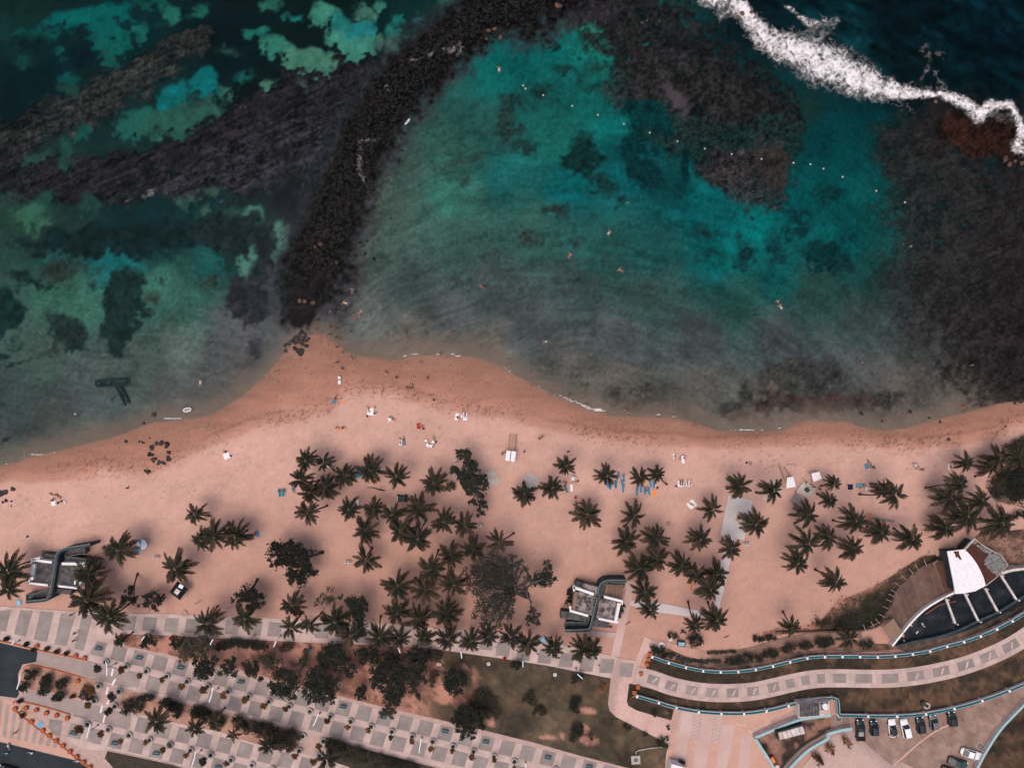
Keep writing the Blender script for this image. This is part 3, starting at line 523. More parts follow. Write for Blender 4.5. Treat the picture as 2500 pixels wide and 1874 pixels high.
# ------------------------------------------------------------ foliage builders
def frond_mesh(k, rnd):
    mb = MB(); n = 17; dr = .10+.10*k; L0 = 1.0
    def pt(t): return Vector((t*(1-.10*dr*t*2), .05*math.sin(t*2.2+k)*(1 if k % 2 else -1), .16*t-(.30+dr*1.3)*t*t))
    ctr = [pt(i/8) for i in range(9)]
    mb.tube(ctr, [.012*(1-.8*i/8)+.002 for i in range(9)], 3)
    for i in range(n):
        t = .10+.88*i/(n-1); p = pt(t); d = (pt(min(t+.05, 1.05))-p).normalized()
        ln = .30*(math.sin(math.pi*min(1, t*.75+.22))**.7)*(1 if t < .8 else 1-.9*(t-.8)/.2*.6)
        for s in (-1, 1):
            l = ln*rnd.uniform(.8, 1.12); a = math.radians(rnd.uniform(38, 56))
            side = Vector((-d.y, d.x, 0)).normalized()*s
            dirv = (d*math.cos(a)+side*math.sin(a)+Vector((0, 0, -.25-.35*rnd.random()))).normalized()
            w = d*.034
            m1 = p+dirv*l*.55+Vector((0, 0, .01)); tip = p+dirv*l+Vector((0, 0, -.05*l))
            mb.add([p-w, p+w, m1+w*.9, tip, m1-w*.9], [(0, 1, 2, 4), (4, 2, 3)])
    return mb
FR = []
for k in range(5):
    mb = frond_mesh(k % 4, R); me = mb.me('palm_frond_shape', m_frond if k < 4 else m_frond2); FR.append(me)
def leaf_cloud(blobs, dens, size, m, rnd, flat=.5, name='crown', parent=None, origin=(0, 0, 0)):
    """blobs: (x,y,z,r) world; many leaf clumps spread through the volume of each"""
    mb = MB(); O = Vector(origin)
    for x, y, z, r in blobs:
        n = max(12, int(dens*r*r*20)); k = max(3, int(n/22)); subs = []
        for _ in range(k):
            a = rnd.uniform(0, 6.283); q = math.sqrt(rnd.random())*r*.95; subs.append((q*math.cos(a), q*math.sin(a), rnd.uniform(-.2, .8)*r*flat*(1.2-q/r)))
        for _ in range(n):
            sx, sy, sz = rnd.choice(subs); g = r*.13+.10
            p = Vector((x+sx+rnd.gauss(0, g), y+sy+rnd.gauss(0, g), z+sz+rnd.gauss(0, g*.6)))-O
            s = size*rnd.uniform(.55, 1.3); a = rnd.uniform(0, 6.283); u = Vector((math.cos(a), math.sin(a), rnd.uniform(-.5, .5)))*s
            v = Vector((-math.sin(a), math.cos(a), rnd.uniform(-.6, .6)))*s*.6
            mb.add([p-u*.5, p+v*.5, p+u*.6, p-v*.5], [(0, 1, 2, 3)])
    return mb.obj(name, m, parent)

def palm(cx, cy, r, base=None, h=None, desc=None, brown=False, name='coconut_palm'):
    d0 = math.hypot(cx-1250, cy-937)
    if base:
        db = math.hypot(base[0]-1250, base[1]-937); h = h or min(9.5, max(5.0, H*(max(d0-db, 6))/max(d0, 60)))
    h = h or R.uniform(5.6, 7.6)
    top = P(cx, cy, h); b = P(base[0], base[1], 0) if base else Vector((top.x*(1-.0)+R.uniform(-.5, .5), top.y+R.uniform(-.5, .5), 0))
    o = empty(name, b); t = top-b; bend = Vector((R.uniform(-.4, .4), R.uniform(-.4, .4), 0))
    pts = []; nn = 7
    for i in range(nn+1):
        u = i/nn; q = t*u; q.z = t.z*(u); c = Vector((t.x, t.y, 0))*(u**1.5-u)*.5+bend*math.sin(math.pi*u); pts.append(q+c-Vector((0, 0, .15*(i == 0))))
    MB().tube(pts, [.30 if i == 0 else .19-.06*i/nn for i in range(nn+1)], 7).obj('trunk', m_bark, o, True)
    R_ = r/3.95/S*(H/(H))*.98
    n = R.randint(20, 25); a0 = R.uniform(0, 6.283); east = max(0, (cx-1300)/1200)
    old = R.random() < .22; thin = R.random() < .25
    if thin: n -= 5
    for i in range(n):
        a = a0+i*2.39996+R.uniform(-.25, .25); inner = i < 8
        L_ = R_*(R.uniform(.86, 1.14) if not inner else R.uniform(.55, .8))*(1.12-.22*east*math.cos(a))
        if east > .1: a += .28*east*math.sin(a)   # sea wind combs the fronds to the west
        fm = FR[4] if (brown and i % 2) or R.random() < (.28 if old else .05) else FR[(0 if inner else R.randint(1, 3))]
        f = link('frond', fm, o, t+Vector((.10*math.cos(a), .10*math.sin(a), R.uniform(-.1, .1)+(.15 if inner else 0))), (R.uniform(-.35, .35), R.uniform(-.25, .08)-(.35 if inner else 0)*1, a), (L_, L_*R.uniform(.85, 1.15), L_))
    MB().lathe([(0.02, -.30), (.20, -.18), (.22, .02), (.10, .16), (.01, .2)], 8).obj('crown_heart', m_frond2, o, True, t)
    size = 'large' if r > 134 else ('small' if r < 100 else 'medium sized')
    if base and math.hypot(base[0]-cx, base[1]-cy) > 24: size = size.replace('medium sized', 'tall')+' leaning'
    reg(o, desc or f'{size} coconut palm', 'palm tree', cx, cy, 'coconut palms along the beach')
    return o
def tree(blobs, base, hz, m, desc, name='broadleaf_tree', size=.42, dens=3.0, cat='tree', group='broadleaved trees behind the beach', trunk=True, px=None, flat=.5, mb2=m_barkg, rad=.17):
    """blobs: list of (px,py,r_px) at height hz"""
    W = []
    for b in blobs:
        z = hz*(b[3] if len(b) > 3 else 1.0); p = P(b[0], b[1], z); W.append((p.x, p.y, z, b[2]/S))
    cx = sum(b[0] for b in blobs)/len(blobs); cy = sum(b[1] for b in blobs)/len(blobs)
    bw = P(base[0], base[1], 0) if base else P(cx, cy, 0)
    o = empty(name, bw)
    if trunk:
        fork = Vector((sum(w[0] for w in W)/len(W), sum(w[1] for w in W)/len(W), 0))
        fork = (fork-bw)*.55; fork.z = hz*.5
        MB().tube([(0, 0, -.15), fork*.5+Vector((.1, 0, .2)), fork], [rad*1.5, rad*1.15, rad], 7).obj('trunk', mb2, o, True)
        lb = MB()
        for x, y, z, r in W:
            e = Vector((x, y, z))-bw; mid = (fork+e)*.5+Vector((R.uniform(-.3, .3), R.uniform(-.3, .3), .1))
            lb.tube([fork, mid, e], [rad*.75, rad*.45, rad*.15], 5)
            for _ in range(2):
                a = R.uniform(0, 6.28); lb.tube([mid, e+Vector((math.cos(a), math.sin(a), .1))*r*.7], [rad*.3, rad*.1], 4)
        lb.obj('limbs', mb2, o, True)
    leaf_cloud(W, dens, size, m, R, flat, 'crown', o, bw)
    reg(o, desc, cat, (px or (cx, cy))[0], (px or (cx, cy))[1], group, None if desc.startswith('dark leafy clump') else desc)
    return o
def bush(blobs, m, desc, hz=.7, size=.3, dens=11, name='shrub', cat='shrub', group='low shrubs and hedges'):
    return tree(blobs, None, hz, m, desc, name, size, dens, cat, group, trunk=False, flat=.6)
def hedge(pts, w, m, desc, hz=.8, size=.3, dens=12, **k):
    bl = []
    for i in range(len(pts)-1):
        L_ = math.hypot(pts[i+1][0]-pts[i][0], pts[i+1][1]-pts[i][1]); n = max(1, int(L_/(w*.9)))
        for j in range(n+(i == len(pts)-2)):
            u = j/n; bl.append((pts[i][0]+(pts[i+1][0]-pts[i][0])*u+R.uniform(-1, 1), pts[i][1]+(pts[i+1][1]-pts[i][1])*u+R.uniform(-1, 1), w*R.uniform(.85, 1.1)))
    return bush(bl, m, desc, hz, size, dens, **k)

# ------------------------------------------------------------ paving
def clip(sub, cell):
    out = sub
    n = len(cell); ar = sum(cell[i][0]*cell[(i+1) % n][1]-cell[(i+1) % n][0]*cell[i][1] for i in range(n)); c2 = cell if ar > 0 else cell[::-1]
    for i in range(n):
        a = c2[i]; b = c2[(i+1) % n]; inp = out; out = []
        if not inp: return []
        sd = lambda p: (b[0]-a[0])*(p[1]-a[1])-(b[1]-a[1])*(p[0]-a[0])
        for j in range(len(inp)):
            p = inp[j]; q = inp[(j+1) % len(inp)]; dp, dq = sd(p), sd(q)
            if dp >= 0: out.append(p)
            if (dp >= 0) != (dq >= 0):
                t = dp/(dp-dq); out.append((p[0]+(q[0]-p[0])*t, p[1]+(q[1]-p[1])*t))
    return out
def area(p): return abs(sum(p[i][0]*p[(i+1) % len(p)][1]-p[(i+1) % len(p)][0]*p[i][1] for i in range(len(p))))/2
def slabpiece(parent, poly, z0, z1, m, name='paving_slab'):
    if len(poly) < 3 or area(poly) < 25: return None
    # drop coincident points
    q = [poly[0]]
    for p in poly[1:]:
        if math.hypot(p[0]-q[-1][0], p[1]-q[-1][1]) > .4: q.append(p)
    if math.hypot(q[0][0]-q[-1][0], q[0][1]-q[-1][1]) < .4: q.pop()
    if len(q) < 3: return None
    return MB().prism(PP(q, z1), z0, z1).obj(name, m, parent)
def shrink(poly, d):
    cx = sum(p[0] for p in poly)/len(poly); cy = sum(p[1] for p in poly)/len(poly); out = []
    for p in poly:
        l = math.hypot(p[0]-cx, p[1]-cy); k = max(0, l-d*1.3)/max(l, 1e-6); out.append((cx+(p[0]-cx)*k, cy+(p[1]-cy)*k))
    return out
# whole pedestrian area, laid as one bed of mortar
plaza = [(-60,1474),(0,1479),(157,1490),(325,1497),(400,1497),(583,1504),(766,1512),(899,1518),(1106,1534),(1220,1543),(1320,1562),(1373,1572),(1492,1600),(1550,1613),(1552,1668),(1491,1655),(1331,1623),(1220,1606),(1046,1581),(878,1572),(766,1568),(531,1557),(420,1551),(291,1546),(306,1576),(400,1594),(460,1610),(583,1634),(662,1655),(816,1695),(905,1717),(1009,1741),(1114,1765),(1220,1791),(1305,1812),(1425,1846),(1535,1874),(1560,1900),(-60,1900),(-60,1470)]
pl = slab('promenade', plaza, -.2, .03, m_joint, None, 'structure')
pl['label'] = 'pale pink promenade with rows of grey square panels'
e1 = (49.86, 12.17); vv = (-15.2, 49.7)
PB = [(240,1560),(306,1576),(400,1594),(460,1610),(583,1634),(662,1655),(816,1695),(905,1717),(1009,1741),(1114,1765),(1220,1791),(1305,1812),(1425,1846),(1535,1874),(1540,1900),(1150,1900),(1075,1874),(1036,1864),(905,1830),(800,1800),(730,1783),(452,1716),(400,1704),(303,1681),(235,1661),(205,1612)]
def lattice(O, i0, i1, rows, polyg):
    for i in range(i0, i1+1):
        for v0, v1, kind in rows:
            for u0, u1, pan in ((-.33, .33, True), (.33, .67, False)):
                c = [(O[0]+e1[0]*(i+u)+vv[0]*v, O[1]+e1[1]*(i+u)+vv[1]*v) for u, v in ((u0, v0), (u1, v0), (u1, v1), (u0, v1))]
                cl = clip(polyg, shrink(c, .35))
                if pan and kind: slabpiece(pl, cl, .0, .055, m_greyslab, 'grey_panel')
                else: slabpiece(pl, cl, .0, .05, m_paleslab, 'paving_slab')
OB = T('B1', 723, 870)
lattice(OB, -9, 21, [(-.36, .34, True), (.34, .66, False), (.66, 1.34, True), (1.34, 1.9, False)], PB)
PC = [(220,1708),(290,1729),(400,1758),(547,1788),(620,1814),(722,1832),(790,1852),(850,1870),(900,1885),(900,1900),(300,1900),(255,1850),(262,1831),(200,1830),(150,1790),(120,1740),(170,1705)]
OC = T('B1', 185, 1355)
lattice(OC, -5, 12, [(-.8, -.36, False), (-.36, .34, True), (.34, .66, False), (.66, 1.34, True), (1.34, 1.75, False)], PC)
# upper promenade: tall grey panels at the left, squares further on
for q in [[(0,190),(105,180),(55,385),(-30,370)],[(190,185),(308,190),(242,432),(128,410)],[(378,196),(502,206),(438,480),(314,456)],[(570,212),(702,232),(620,525),(508,506)],[(765,228),(868,238),(778,566),(694,545)],[(460,1200),(585,1215),(560,1360),(440,1330)]]:
    slabpiece(pl, TT('B0', *q), 0, .055, m_greyslab, 'grey_panel')
ups = [('B0',1200,305),('B0',1395,316),('B1',70,325),('B1',265,332),('B1',640,345),('B1',850,358),('B1',1035,365),('B1',1480,380),('B2',140,370),('B2',340,425),('B2',680,430),('B2',900,450),('B2',1290,470),('B2',1480,490),('B3',110,545),('B3',300,590),('B3',500,615),('B3',700,650),('B3',890,690),('B3',1075,705),('B3',1255,742)]
for t, X, Y in ups:
    slabpiece(pl, TT(t, (X-52, Y-68), (X+74, Y-62), (X+52, Y+70), (X-74, Y+62)), 0, .055, m_greyslab, 'grey_panel')
# pale slabs of the upper promenade between the panels
UP1 = [(0,1479),(157,1490),(325,1497),(400,1497),(583,1504),(766,1512),(899,1518),(1106,1534),(1220,1543),(1320,1562),(1373,1572),(1492,1600),(1550,1613),(1540,1655),(1491,1655),(1331,1623),(1220,1606),(1046,1581),(878,1572),(766,1568),(531,1557),(420,1551),(291,1546),(240,1582),(205,1606),(100,1585),(0,1562)]
for i in range(0, 62):
    x = 2+i*25.2; mid = np.interp(x, [0, 300, 900, 1220, 1550], [1520, 1522, 1545, 1575, 1635])
    for y0, y1 in ((-60, -26), (-26, 6), (6, 40), (40, 80)):
        c = [(x+6, mid+y0), (x+31.2, mid+y0), (x+31.2-.12*(y1-y0)-5, mid+y1), (x-.12*(y1-y0)-5+6, mid+y1)]
        slabpiece(pl, clip(UP1, shrink(c, .3)), 0, .046, m_paleslab, 'paving_slab')
o = slab('service_road', TT('B0', (350, 572), (800, 665), (985, 710), (1310, 790), (1300, 900), (1160, 905), (960, 850), (760, 790), (335, 680)), 0, .062, m_roadgrey, None, 'structure'); o['label'] = 'worn grey paved lane between orange kerb and planted island'
o = slab('service_road', TT('B0', (235, 950), (330, 935), (640, 1005), (860, 1060), (1070, 1120), (1230, 1190), (1210, 1290), (1000, 1240), (690, 1150), (380, 1070), (230, 1030)), 0, .064, m_roadgrey, None, 'structure'); o['label'] = 'narrow grey lane below the planted island'
o = slab('street', [(-60,1562),(0,1568),(92,1590),(88,1615),(55,1621),(44,1644),(44,1670),(46,1695),(40,1703),(0,1698),(-60,1690)], -.2, .066, m_asph, None, 'structure'); o['label'] = 'dark asphalt turning area at the left edge'
o = slab('street', [(-60,1795),(0,1810),(188,1856),(225,1880),(230,1900),(-60,1900)], -.2, .066, m_asph, None, 'structure'); o['label'] = 'dark asphalt street in the bottom left corner'
cw = slab('striped_crossing', [(-20,1700),(0,1702),(40,1713),(110,1768),(190,1850),(185,1853),(0,1808),(-20,1803)], -.2, .070, m_plazao, None, 'structure'); cw['label'] = 'tan paved crossing with grey stripes'
for i in range(11):
    x = -12+i*17.5; y0 = 1706+i*11+(10 if i > 4 else 0); 
    y1 = 1796+i*3.6
    if y0 < y1-14 and x < 175: slab('stripe', [(x+10, y0), (x+19, y0+3), (x+9, y1), (x, y1-3)], .05, .078, m_roadgrey, cw)
# planted islands
def bed(name, pts, z, m, lab, kerb=None):
    o = slab(name, pts, -.1, z, m, None, 'structure'); o['label'] = lab
    if kerb:
        k = MB(); w = PP(pts+[pts[0]], z); ribbon(k, w, .16, 0, z+.06); ko = k.obj('kerb', kerb, o)
    return o
bed('planting_bed', [(47,1662),(55,1634),(66,1626),(79,1622),(110,1627),(235,1661),(228,1690),(220,1710),(167,1698),(125,1688),(80,1684),(60,1677)], .12, m_soil, 'soil island with six dark clumps beside the asphalt', m_plazao)
bed('planting_bed', [(303,1681),(400,1704),(452,1716),(730,1783),(726,1808),(721,1834),(620,1814),(547,1788),(400,1758),(290,1729)], .10, m_soil, 'long sandy bed between the two diagonal walks', m_paleslab)
bed('planting_bed', [(262,1831),(290,1836),(420,1864),(470,1880),(470,1900),(300,1900),(255,1850)], .12, m_darksoil, 'dark grassy bed at the bottom left', m_paleslab)
bed('planting_bed', [(800,1801),(905,1830),(1036,1864),(1075,1874),(1120,1900),(900,1900),(850,1871),(793,1852)], .12, m_darksoil, 'dark planted bed at the bottom edge below the diagonal walk', m_paleslab)
park = [(291,1546),(420,1551),(531,1557),(766,1568),(878,1572),(1046,1581),(1220,1606),(1331,1623),(1491,1655),(1484,1717),(1489,1735),(1504,1749),(1560,1778),(1621,1809),(1632,1818),(1626,1840),(1622,1900),(1560,1895),(1535,1874),(1425,1846),(1305,1812),(1220,1791),(1114,1765),(1009,1741),(905,1717),(816,1695),(662,1655),(583,1634),(460,1610),(400,1594),(306,1576)]
# park ground: sandy soil turning to dry lawn eastward
def inpoly(px, py, poly):
    c = np.zeros(px.shape, bool); n = len(poly)
    for i in range(n):
        x0, y0 = poly[i]; x1, y1 = poly[(i+1) % n]
        c ^= ((y0 > py) != (y1 > py)) & (px < (x1-x0)*(py-y0)/(y1-y0+1e-9)+x0)
    return c
def sheet(name, poly, z, st, colf, lab, rough=.95):
    """flat ground sheet cut to the polygon, with a per-vertex soil / grass colour"""
    bm = bmesh.new(); w = PP(poly, z); vs = [bm.verts.new((x, y, z)) for x, y in w]; f = bm.faces.new(vs)
    if f.normal.z < 0: f.normal_flip()
    bm.normal_update(); bmesh.ops.triangulate(bm, faces=bm.faces[:])
    xs = [p[0] for p in w]; ys_ = [p[1] for p in w]
    for a, lo_, hi_, no in ((0, min(xs), max(xs), (1, 0, 0)), (1, min(ys_), max(ys_), (0, 1, 0))):
        q = lo_+st
        while q < hi_:
            co = (q, 0, 0) if a == 0 else (0, q, 0)
            bmesh.ops.bisect_plane(bm, geom=bm.verts[:]+bm.edges[:]+bm.faces[:], plane_co=co, plane_no=no); q += st
    me = bpy.data.meshes.new(name); bm.to_mesh(me); bm.free()
    for p in me.polygons[:]:
        pass
    co = np.zeros(len(me.vertices)*3); me.vertices.foreach_get('co', co); co = co.reshape(-1, 3)
    px, py = w2p(co[:, 0], co[:, 1], z); c = srgb2lin(colf(px, py))/KAL; attrc(me, 'bed', c)
    me.flip_normals() if len(me.polygons) and me.polygons[0].normal.z < 0 else None
    me.materials.append(m_sheet); o = link(name, me); o['kind'] = 'structure'; o['label'] = lab; return o
m_sheet = mat('ground_sheet', (1, 1, 1), .95, (1, 1, 1), 1, 2, .0)
nt = m_sheet.node_tree; vc = nt.nodes.new('ShaderNodeVertexColor'); vc.layer_name = 'bed'
nz = nt.nodes.new('ShaderNodeTexNoise'); nz.inputs['Scale'].default_value = 5; nz.inputs['Detail'].default_value = 4; nz.inputs['Roughness'].default_value = .7
gp = nt.nodes.new('ShaderNodeNewGeometry'); nt.links.new(gp.outputs['Position'], nz.inputs[0])
r_ = nt.nodes.new('ShaderNodeMapRange'); r_.inputs[1].default_value = .3; r_.inputs[2].default_value = .7; r_.inputs[3].default_value = .72; r_.inputs[4].default_value = 1.28; nt.links.new(nz.outputs[0], r_.inputs[0])
v_ = nt.nodes.new('ShaderNodeVectorMath'); v_.operation = 'SCALE'; nt.links.new(vc.outputs[0], v_.inputs[0]); nt.links.new(r_.outputs[0], v_.inputs['Scale']); nt.links.new(v_.outputs[0], nt.nodes['Principled BSDF'].inputs['Base Color'])
def parkcol(px, py):
    a = fbm(px/40, py/40, 201, 5); b = fbm(px/9, py/9, 202, 4); d = fbm(px/90, py/90, 203, 3)
    sand = np.array((172, 124, 108))*(1+.12*a+.10*b)[:, None]
    soil = np.array((132, 94, 81))*(1+.3*b)[:, None]; gr = np.array((76, 67, 55))*(1+.40*d+.18*a+.28*b)[:, None]+np.array((12, 6, 3))*ss(-.1, .5, a)[:, None]
    k = ss(-.28, .12, a+.5*b)[:, None]; s = sand*k+soil*(1-k)
    u = ss(1020, 1100, px+55*a+20*b)
    for x, y, rx, ry in ((1133,1627,14,9),(1160,1655,12,26),(1120,1700,60,22),(1433,1735,20,10),(1372,1795,9,9),(1436,1806,24,13),(1430,1775,10,14),(1340,1797,30,5),(1203,1765,10,10),(1060,1640,22,60),(1085,1690,30,30)):
        u = u*(1-ss(1.05, .8, np.hypot((px-x)/rx, (py-y)/ry)+.7*b))
    return s*(1-u[:, None])+gr*u[:, None]
sheet('park_ground', park, .055, .75, parkcol, 'sandy soil and dry lawn between the two promenades')
# ------------------------------------------------------------ right-hand banks, curved walk, railings
UF = TT('B3',(1490,605),(1605,648))+TT('B4',(120,660),(285,705),(450,735),(620,745),(790,738),(955,715),(1120,680),(1280,640),(1440,610))+TT('B5',(75,602),(310,602),(535,605),(760,590),(975,558),(1190,500),(1395,443),(1590,365),(1775,270),(1910,190))+[(2560,1462)]
LF1 = TT('B3',(1350,970),(1590,1040))+TT('B4',(60,1042),(225,1085),(430,1118),(633,1130),(837,1128),(1045,1100),(1245,1050),(1372,1020),(1500,998))+TT('B5',(110,990))
LF2 = TT('B5',(165,1148),(295,1150),(567,1155),(838,1147),(1100,1110),(1355,1050),(1605,970),(1840,878))+[(2520,1652),(2560,1630)]
CW = TT('B3',(1330,790),(1510,835))+TT('B4',(150,893),(340,935),(530,955),(720,957),(912,943),(1100,905),(1257,868),(1400,840),(1545,823))+TT('B5',(190,820),(418,824),(663,822),(900,800),(1137,757),(1367,697),(1580,618),(1787,520),(1960,410))+[(2580,1500)]
UFs = smoothline(UF, 4); LF1s = smoothline(LF1, 4); LF2s = smoothline(LF2, 4)
def bankcol(px, py):
    a = fbm(px/55, py/30, 211, 5); b = fbm(px/8, py/8, 212, 4)
    dk = np.array((58, 50, 42)); br = np.array((92, 71, 57)); r = ss(1700, 2350, px)
    k = np.clip(ss(-.1, .45, a+.3*b-.1+.28*r), 0, 1)[:, None]
    return (dk*(1-k)+br*k)*(1+.35*b)[:, None]
sheet('grass_bank', TT('B3',(1440,735),(1462,670))+UFs+[(2560,1640)]+LF2s[::-1][1:]+TT('B5',(165,1148),(150,1000),(110,990))+LF1s[::-1]+TT('B3',(1262,1035),(1285,870),(1400,890)), .06, .8, bankcol, 'brown dry grass banks either side of the curved walk')
sheet('grass_bank', TT('B3',(1262,1035),(1350,985),(1605,1058))+TT('B4',(60,1080),(172,1112),(148,1212),(0,1172))+TT('B3',(1350,1118),(1275,1075)), .07, .8, lambda px, py: bankcol(px, py)*1.05, 'small dark grass strip under the lower teal railing')
w = slab('curved_walk', [(0,0)]*0+(lambda c: offs(c, 22.2)+offs(c, -22.2)[::-1])(smoothline(CW, 5)), -.1, .085, m_joint, None, 'structure'); w['label'] = 'curved pale walk with grey patterned insets'
cw_s = smoothline(CW, 12); acc = [0]
for i in range(1, len(cw_s)): acc.append(acc[-1]+math.hypot(cw_s[i][0]-cw_s[i-1][0], cw_s[i][1]-cw_s[i-1][1]))
def at(s_):
    i = max(0, min(len(acc)-2, int(np.searchsorted(acc, s_))-1)); t = (s_-acc[i])/max(acc[i+1]-acc[i], 1e-6); a = cw_s[i]; b = cw_s[i+1]
    l = math.hypot(b[0]-a[0], b[1]-a[1]); return (a[0]+(b[0]-a[0])*t, a[1]+(b[1]-a[1])*t, (b[0]-a[0])/l, (b[1]-a[1])/l)
def cpt(s_, n): x, y, tx, ty = at(s_); return (x-ty*n, y+tx*n)
s_ = 4
while s_ < acc[-1]-14:
    for n0, n1 in ((-21.8, -11.6), (-11.2, 11.2), (11.6, 21.8)):
        slabpiece(w, [cpt(s_+.3, n0), cpt(s_+12, n0), cpt(s_+12, n1), cpt(s_+.3, n1)], 0, .11, m_paleslab)
    s_ += 12.4
pc = CW[1:-1]
for i, p in enumerate(pc[:-1]):
    k = int(np.argmin([math.hypot(q[0]-p[0], q[1]-p[1]) for q in cw_s])); hw = 14.5 if i < 6 or i > 10 else (10 if i > 6 else 14)
    if i > 9: hw = 20.5
    if i == 10: hw = 16
    c = acc[k]
    q = [cpt(c-hw, -10.8), cpt(c+hw, -10.8), cpt(c+hw, 10.8), cpt(c-hw, 10.8)]
    slabpiece(w, q, .05, .125, m_greyslab, 'grey_panel')
    if i not in (7, 8, 9, 10, 11, 12):
        a1 = [cpt(c-3, 7), cpt(c+1, 8.6), cpt(c+10, -6), cpt(c+6, -8)]; slabpiece(w, a1, .1, .131, m_paleslab, 'inlay_stripe')
def railing(line, label, px, py, seg):
    pw = [P(x, y, 0) for x, y in line]
    o = empty('railing_wall', pw[0]); base = o.location.copy()
    wl = [(p.x-base.x, p.y-base.y) for p in pw]
    mb = MB(); ribbon(mb, wl, .34, -.1, .72); mb.obj('wall_base', m_whitedull, o)
    acc_ = [0]
    for i in range(1, len(wl)): acc_.append(acc_[-1]+math.hypot(wl[i][0]-wl[i-1][0], wl[i][1]-wl[i-1][1]))
    def pos(s):
        i = max(0, min(len(acc_)-2, int(np.searchsorted(acc_, s))-1)); t = (s-acc_[i])/max(acc_[i+1]-acc_[i], 1e-6)
        return (wl[i][0]+(wl[i+1][0]-wl[i][0])*t, wl[i][1]+(wl[i+1][1]-wl[i][1])*t)
    n = max(1, round(acc_[-1]/seg)); sg = acc_[-1]/n
    for i in range(n+1):
        p = pos(min(i*sg, acc_[-1]-.01)); q = pos(min(i*sg+.05, acc_[-1])); p0 = pos(max(0, i*sg-.05)); a = math.atan2(q[1]-p0[1], q[0]-p0[0])
        MB().box((p[0], p[1], .62), (.45, .62, 1.28), a).obj('post', m_white, o)
        if i < n:
            pts = [pos(i*sg+.3+(sg-.6)*k/5) for k in range(6)]
            mb = MB(); ribbon(mb, offs(pts, 0), .52, .722, 1.05); po = mb.obj('rail_panel', m_teal, o)
            mb = MB(); ribbon(mb, offs(pts, .30), .07, .70, 1.10); mb.obj('rail_edge', m_white, po)
            mb = MB(); ribbon(mb, offs(pts, -.30), .07, .70, 1.10); mb.obj('rail_edge', m_tealpale, po)
    reg(o, '', 'railing', px, py, None, label); return o
railing(UFs[:-4], 'upper curved teal railing on a low wall above the patterned walk', 2000, 1600, 4.15)
railing(LF1s, 'lower teal railing running from the orange planters to the small tiled roof', 1750, 1735, 5.1)
railing(smoothline(TT('B5',(108,992),(150,1000),(158,1060),(162,1145)), 2), 'short teal railing stepping down beside the small tiled roof', 2040, 1720, 5)
railing(LF2s[:-4], 'teal railing along the top edge of the parking lot', 2300, 1730, 6.4)
# thin white pipe rail and white wall behind the upper railing
mb = MB(); l = smoothline(TT('B4',(140,605),(340,660),(520,695),(700,700),(900,685),(1150,640),(1400,580),(1605,560))+TT('B5',(500,570),(800,548),(1200,430),(1500,330),(1910,150)), 3)
mb.tube([P(x, y, .9) for x, y in l], .07, 5); o = mb.obj('handrail', m_teal); reg(o, '', 'handrail', 2000, 1585, None, 'thin dark teal handrail just behind the upper teal railing')
walk = TT('B4',(0,455),(200,508),(360,550),(480,568),(620,566),(760,556),(900,528),(1050,482),(1180,440),(1380,405),(1605,385))+TT('B5',(200,385),(395,375),(400,440),(200,470))+TT('B4',(1605,435),(1400,470),(1200,520),(1040,560),(900,592),(780,628),(660,652),(480,652),(340,632),(220,590),(130,545),(0,525))
sheet('back_path', walk, .045, 1.0, lambda px, py: (np.array((188,146,132))*(1-ss(1690,1760,px))[:, None]+np.array((132,104,92))*ss(1690,1760,px)[:, None])*(1+.25*fbm(px/12, py/12, 221, 4))[:, None], 'worn grey path curving behind the row of dark bushes')
sheet('verge', TT('B4',(0,530),(130,545),(220,590),(340,632),(480,652),(660,652),(780,628),(900,592),(1040,560),(1200,520),(1400,470),(1605,435))+TT('B5',(200,470),(560,500),(800,500),(800,545),(500,570))+TT('B4',(1605,600),(1400,625),(1120,685),(955,720),(790,742),(620,748),(450,738),(285,708),(120,662),(0,622)), .04, 1.0, lambda px, py: np.array((138,104,90))*(1+.5*fbm(px/10, py/10, 222, 4)-.35*ss(-.1,.3,fbm(px/30,py/20,223,3)))[:, None], 'mottled soil verge between back path and teal railing')
# ------------------------------------------------------------ parking lot, plaza and walls at the lower right
sheet('entry_plaza', TT('B4',(172,1112),(433,1130),(640,1142),(840,1140),(1050,1112),(1340,1040),(1340,1195),(1240,1235),(1110,1295),(930,1375),(1010,1530),(1110,1658),(1150,1760),(60,1760),(80,1600),(110,1440),(40,1400),(0,1385))+TT('B3',(1440,1340),(1160,1178),(1100,1120),(1085,1050),(1110,822),(1180,625),(1340,660),(1380,560),(1430,430))+TT('B4',(0,480),(0,530),(-110,600),(-150,700),(-200,800),(-215,870),(-240,870),(-262,1035),(-190,1095),(0,1168),(148,1212)), .05, 1.0, lambda px, py: (np.array((200,166,156))*(1+.05*fbm(px/25,py/40,231,4)+.05*fbm(px/5,py/5,232,3))[:, None])*(1-.12*(ss(0,.1,fbm(px/60,py/200,233,2))))[:, None], 'pale concrete forecourt and path beside the banks')
ep = slab('forecourt', TT('B4',(180,1122),(640,1142),(900,1385),(1080,1660),(95,1660)), .02, .056, m_plaza, None, 'structure'); ep['label'] = 'striped concrete forecourt with blue parking hatching'
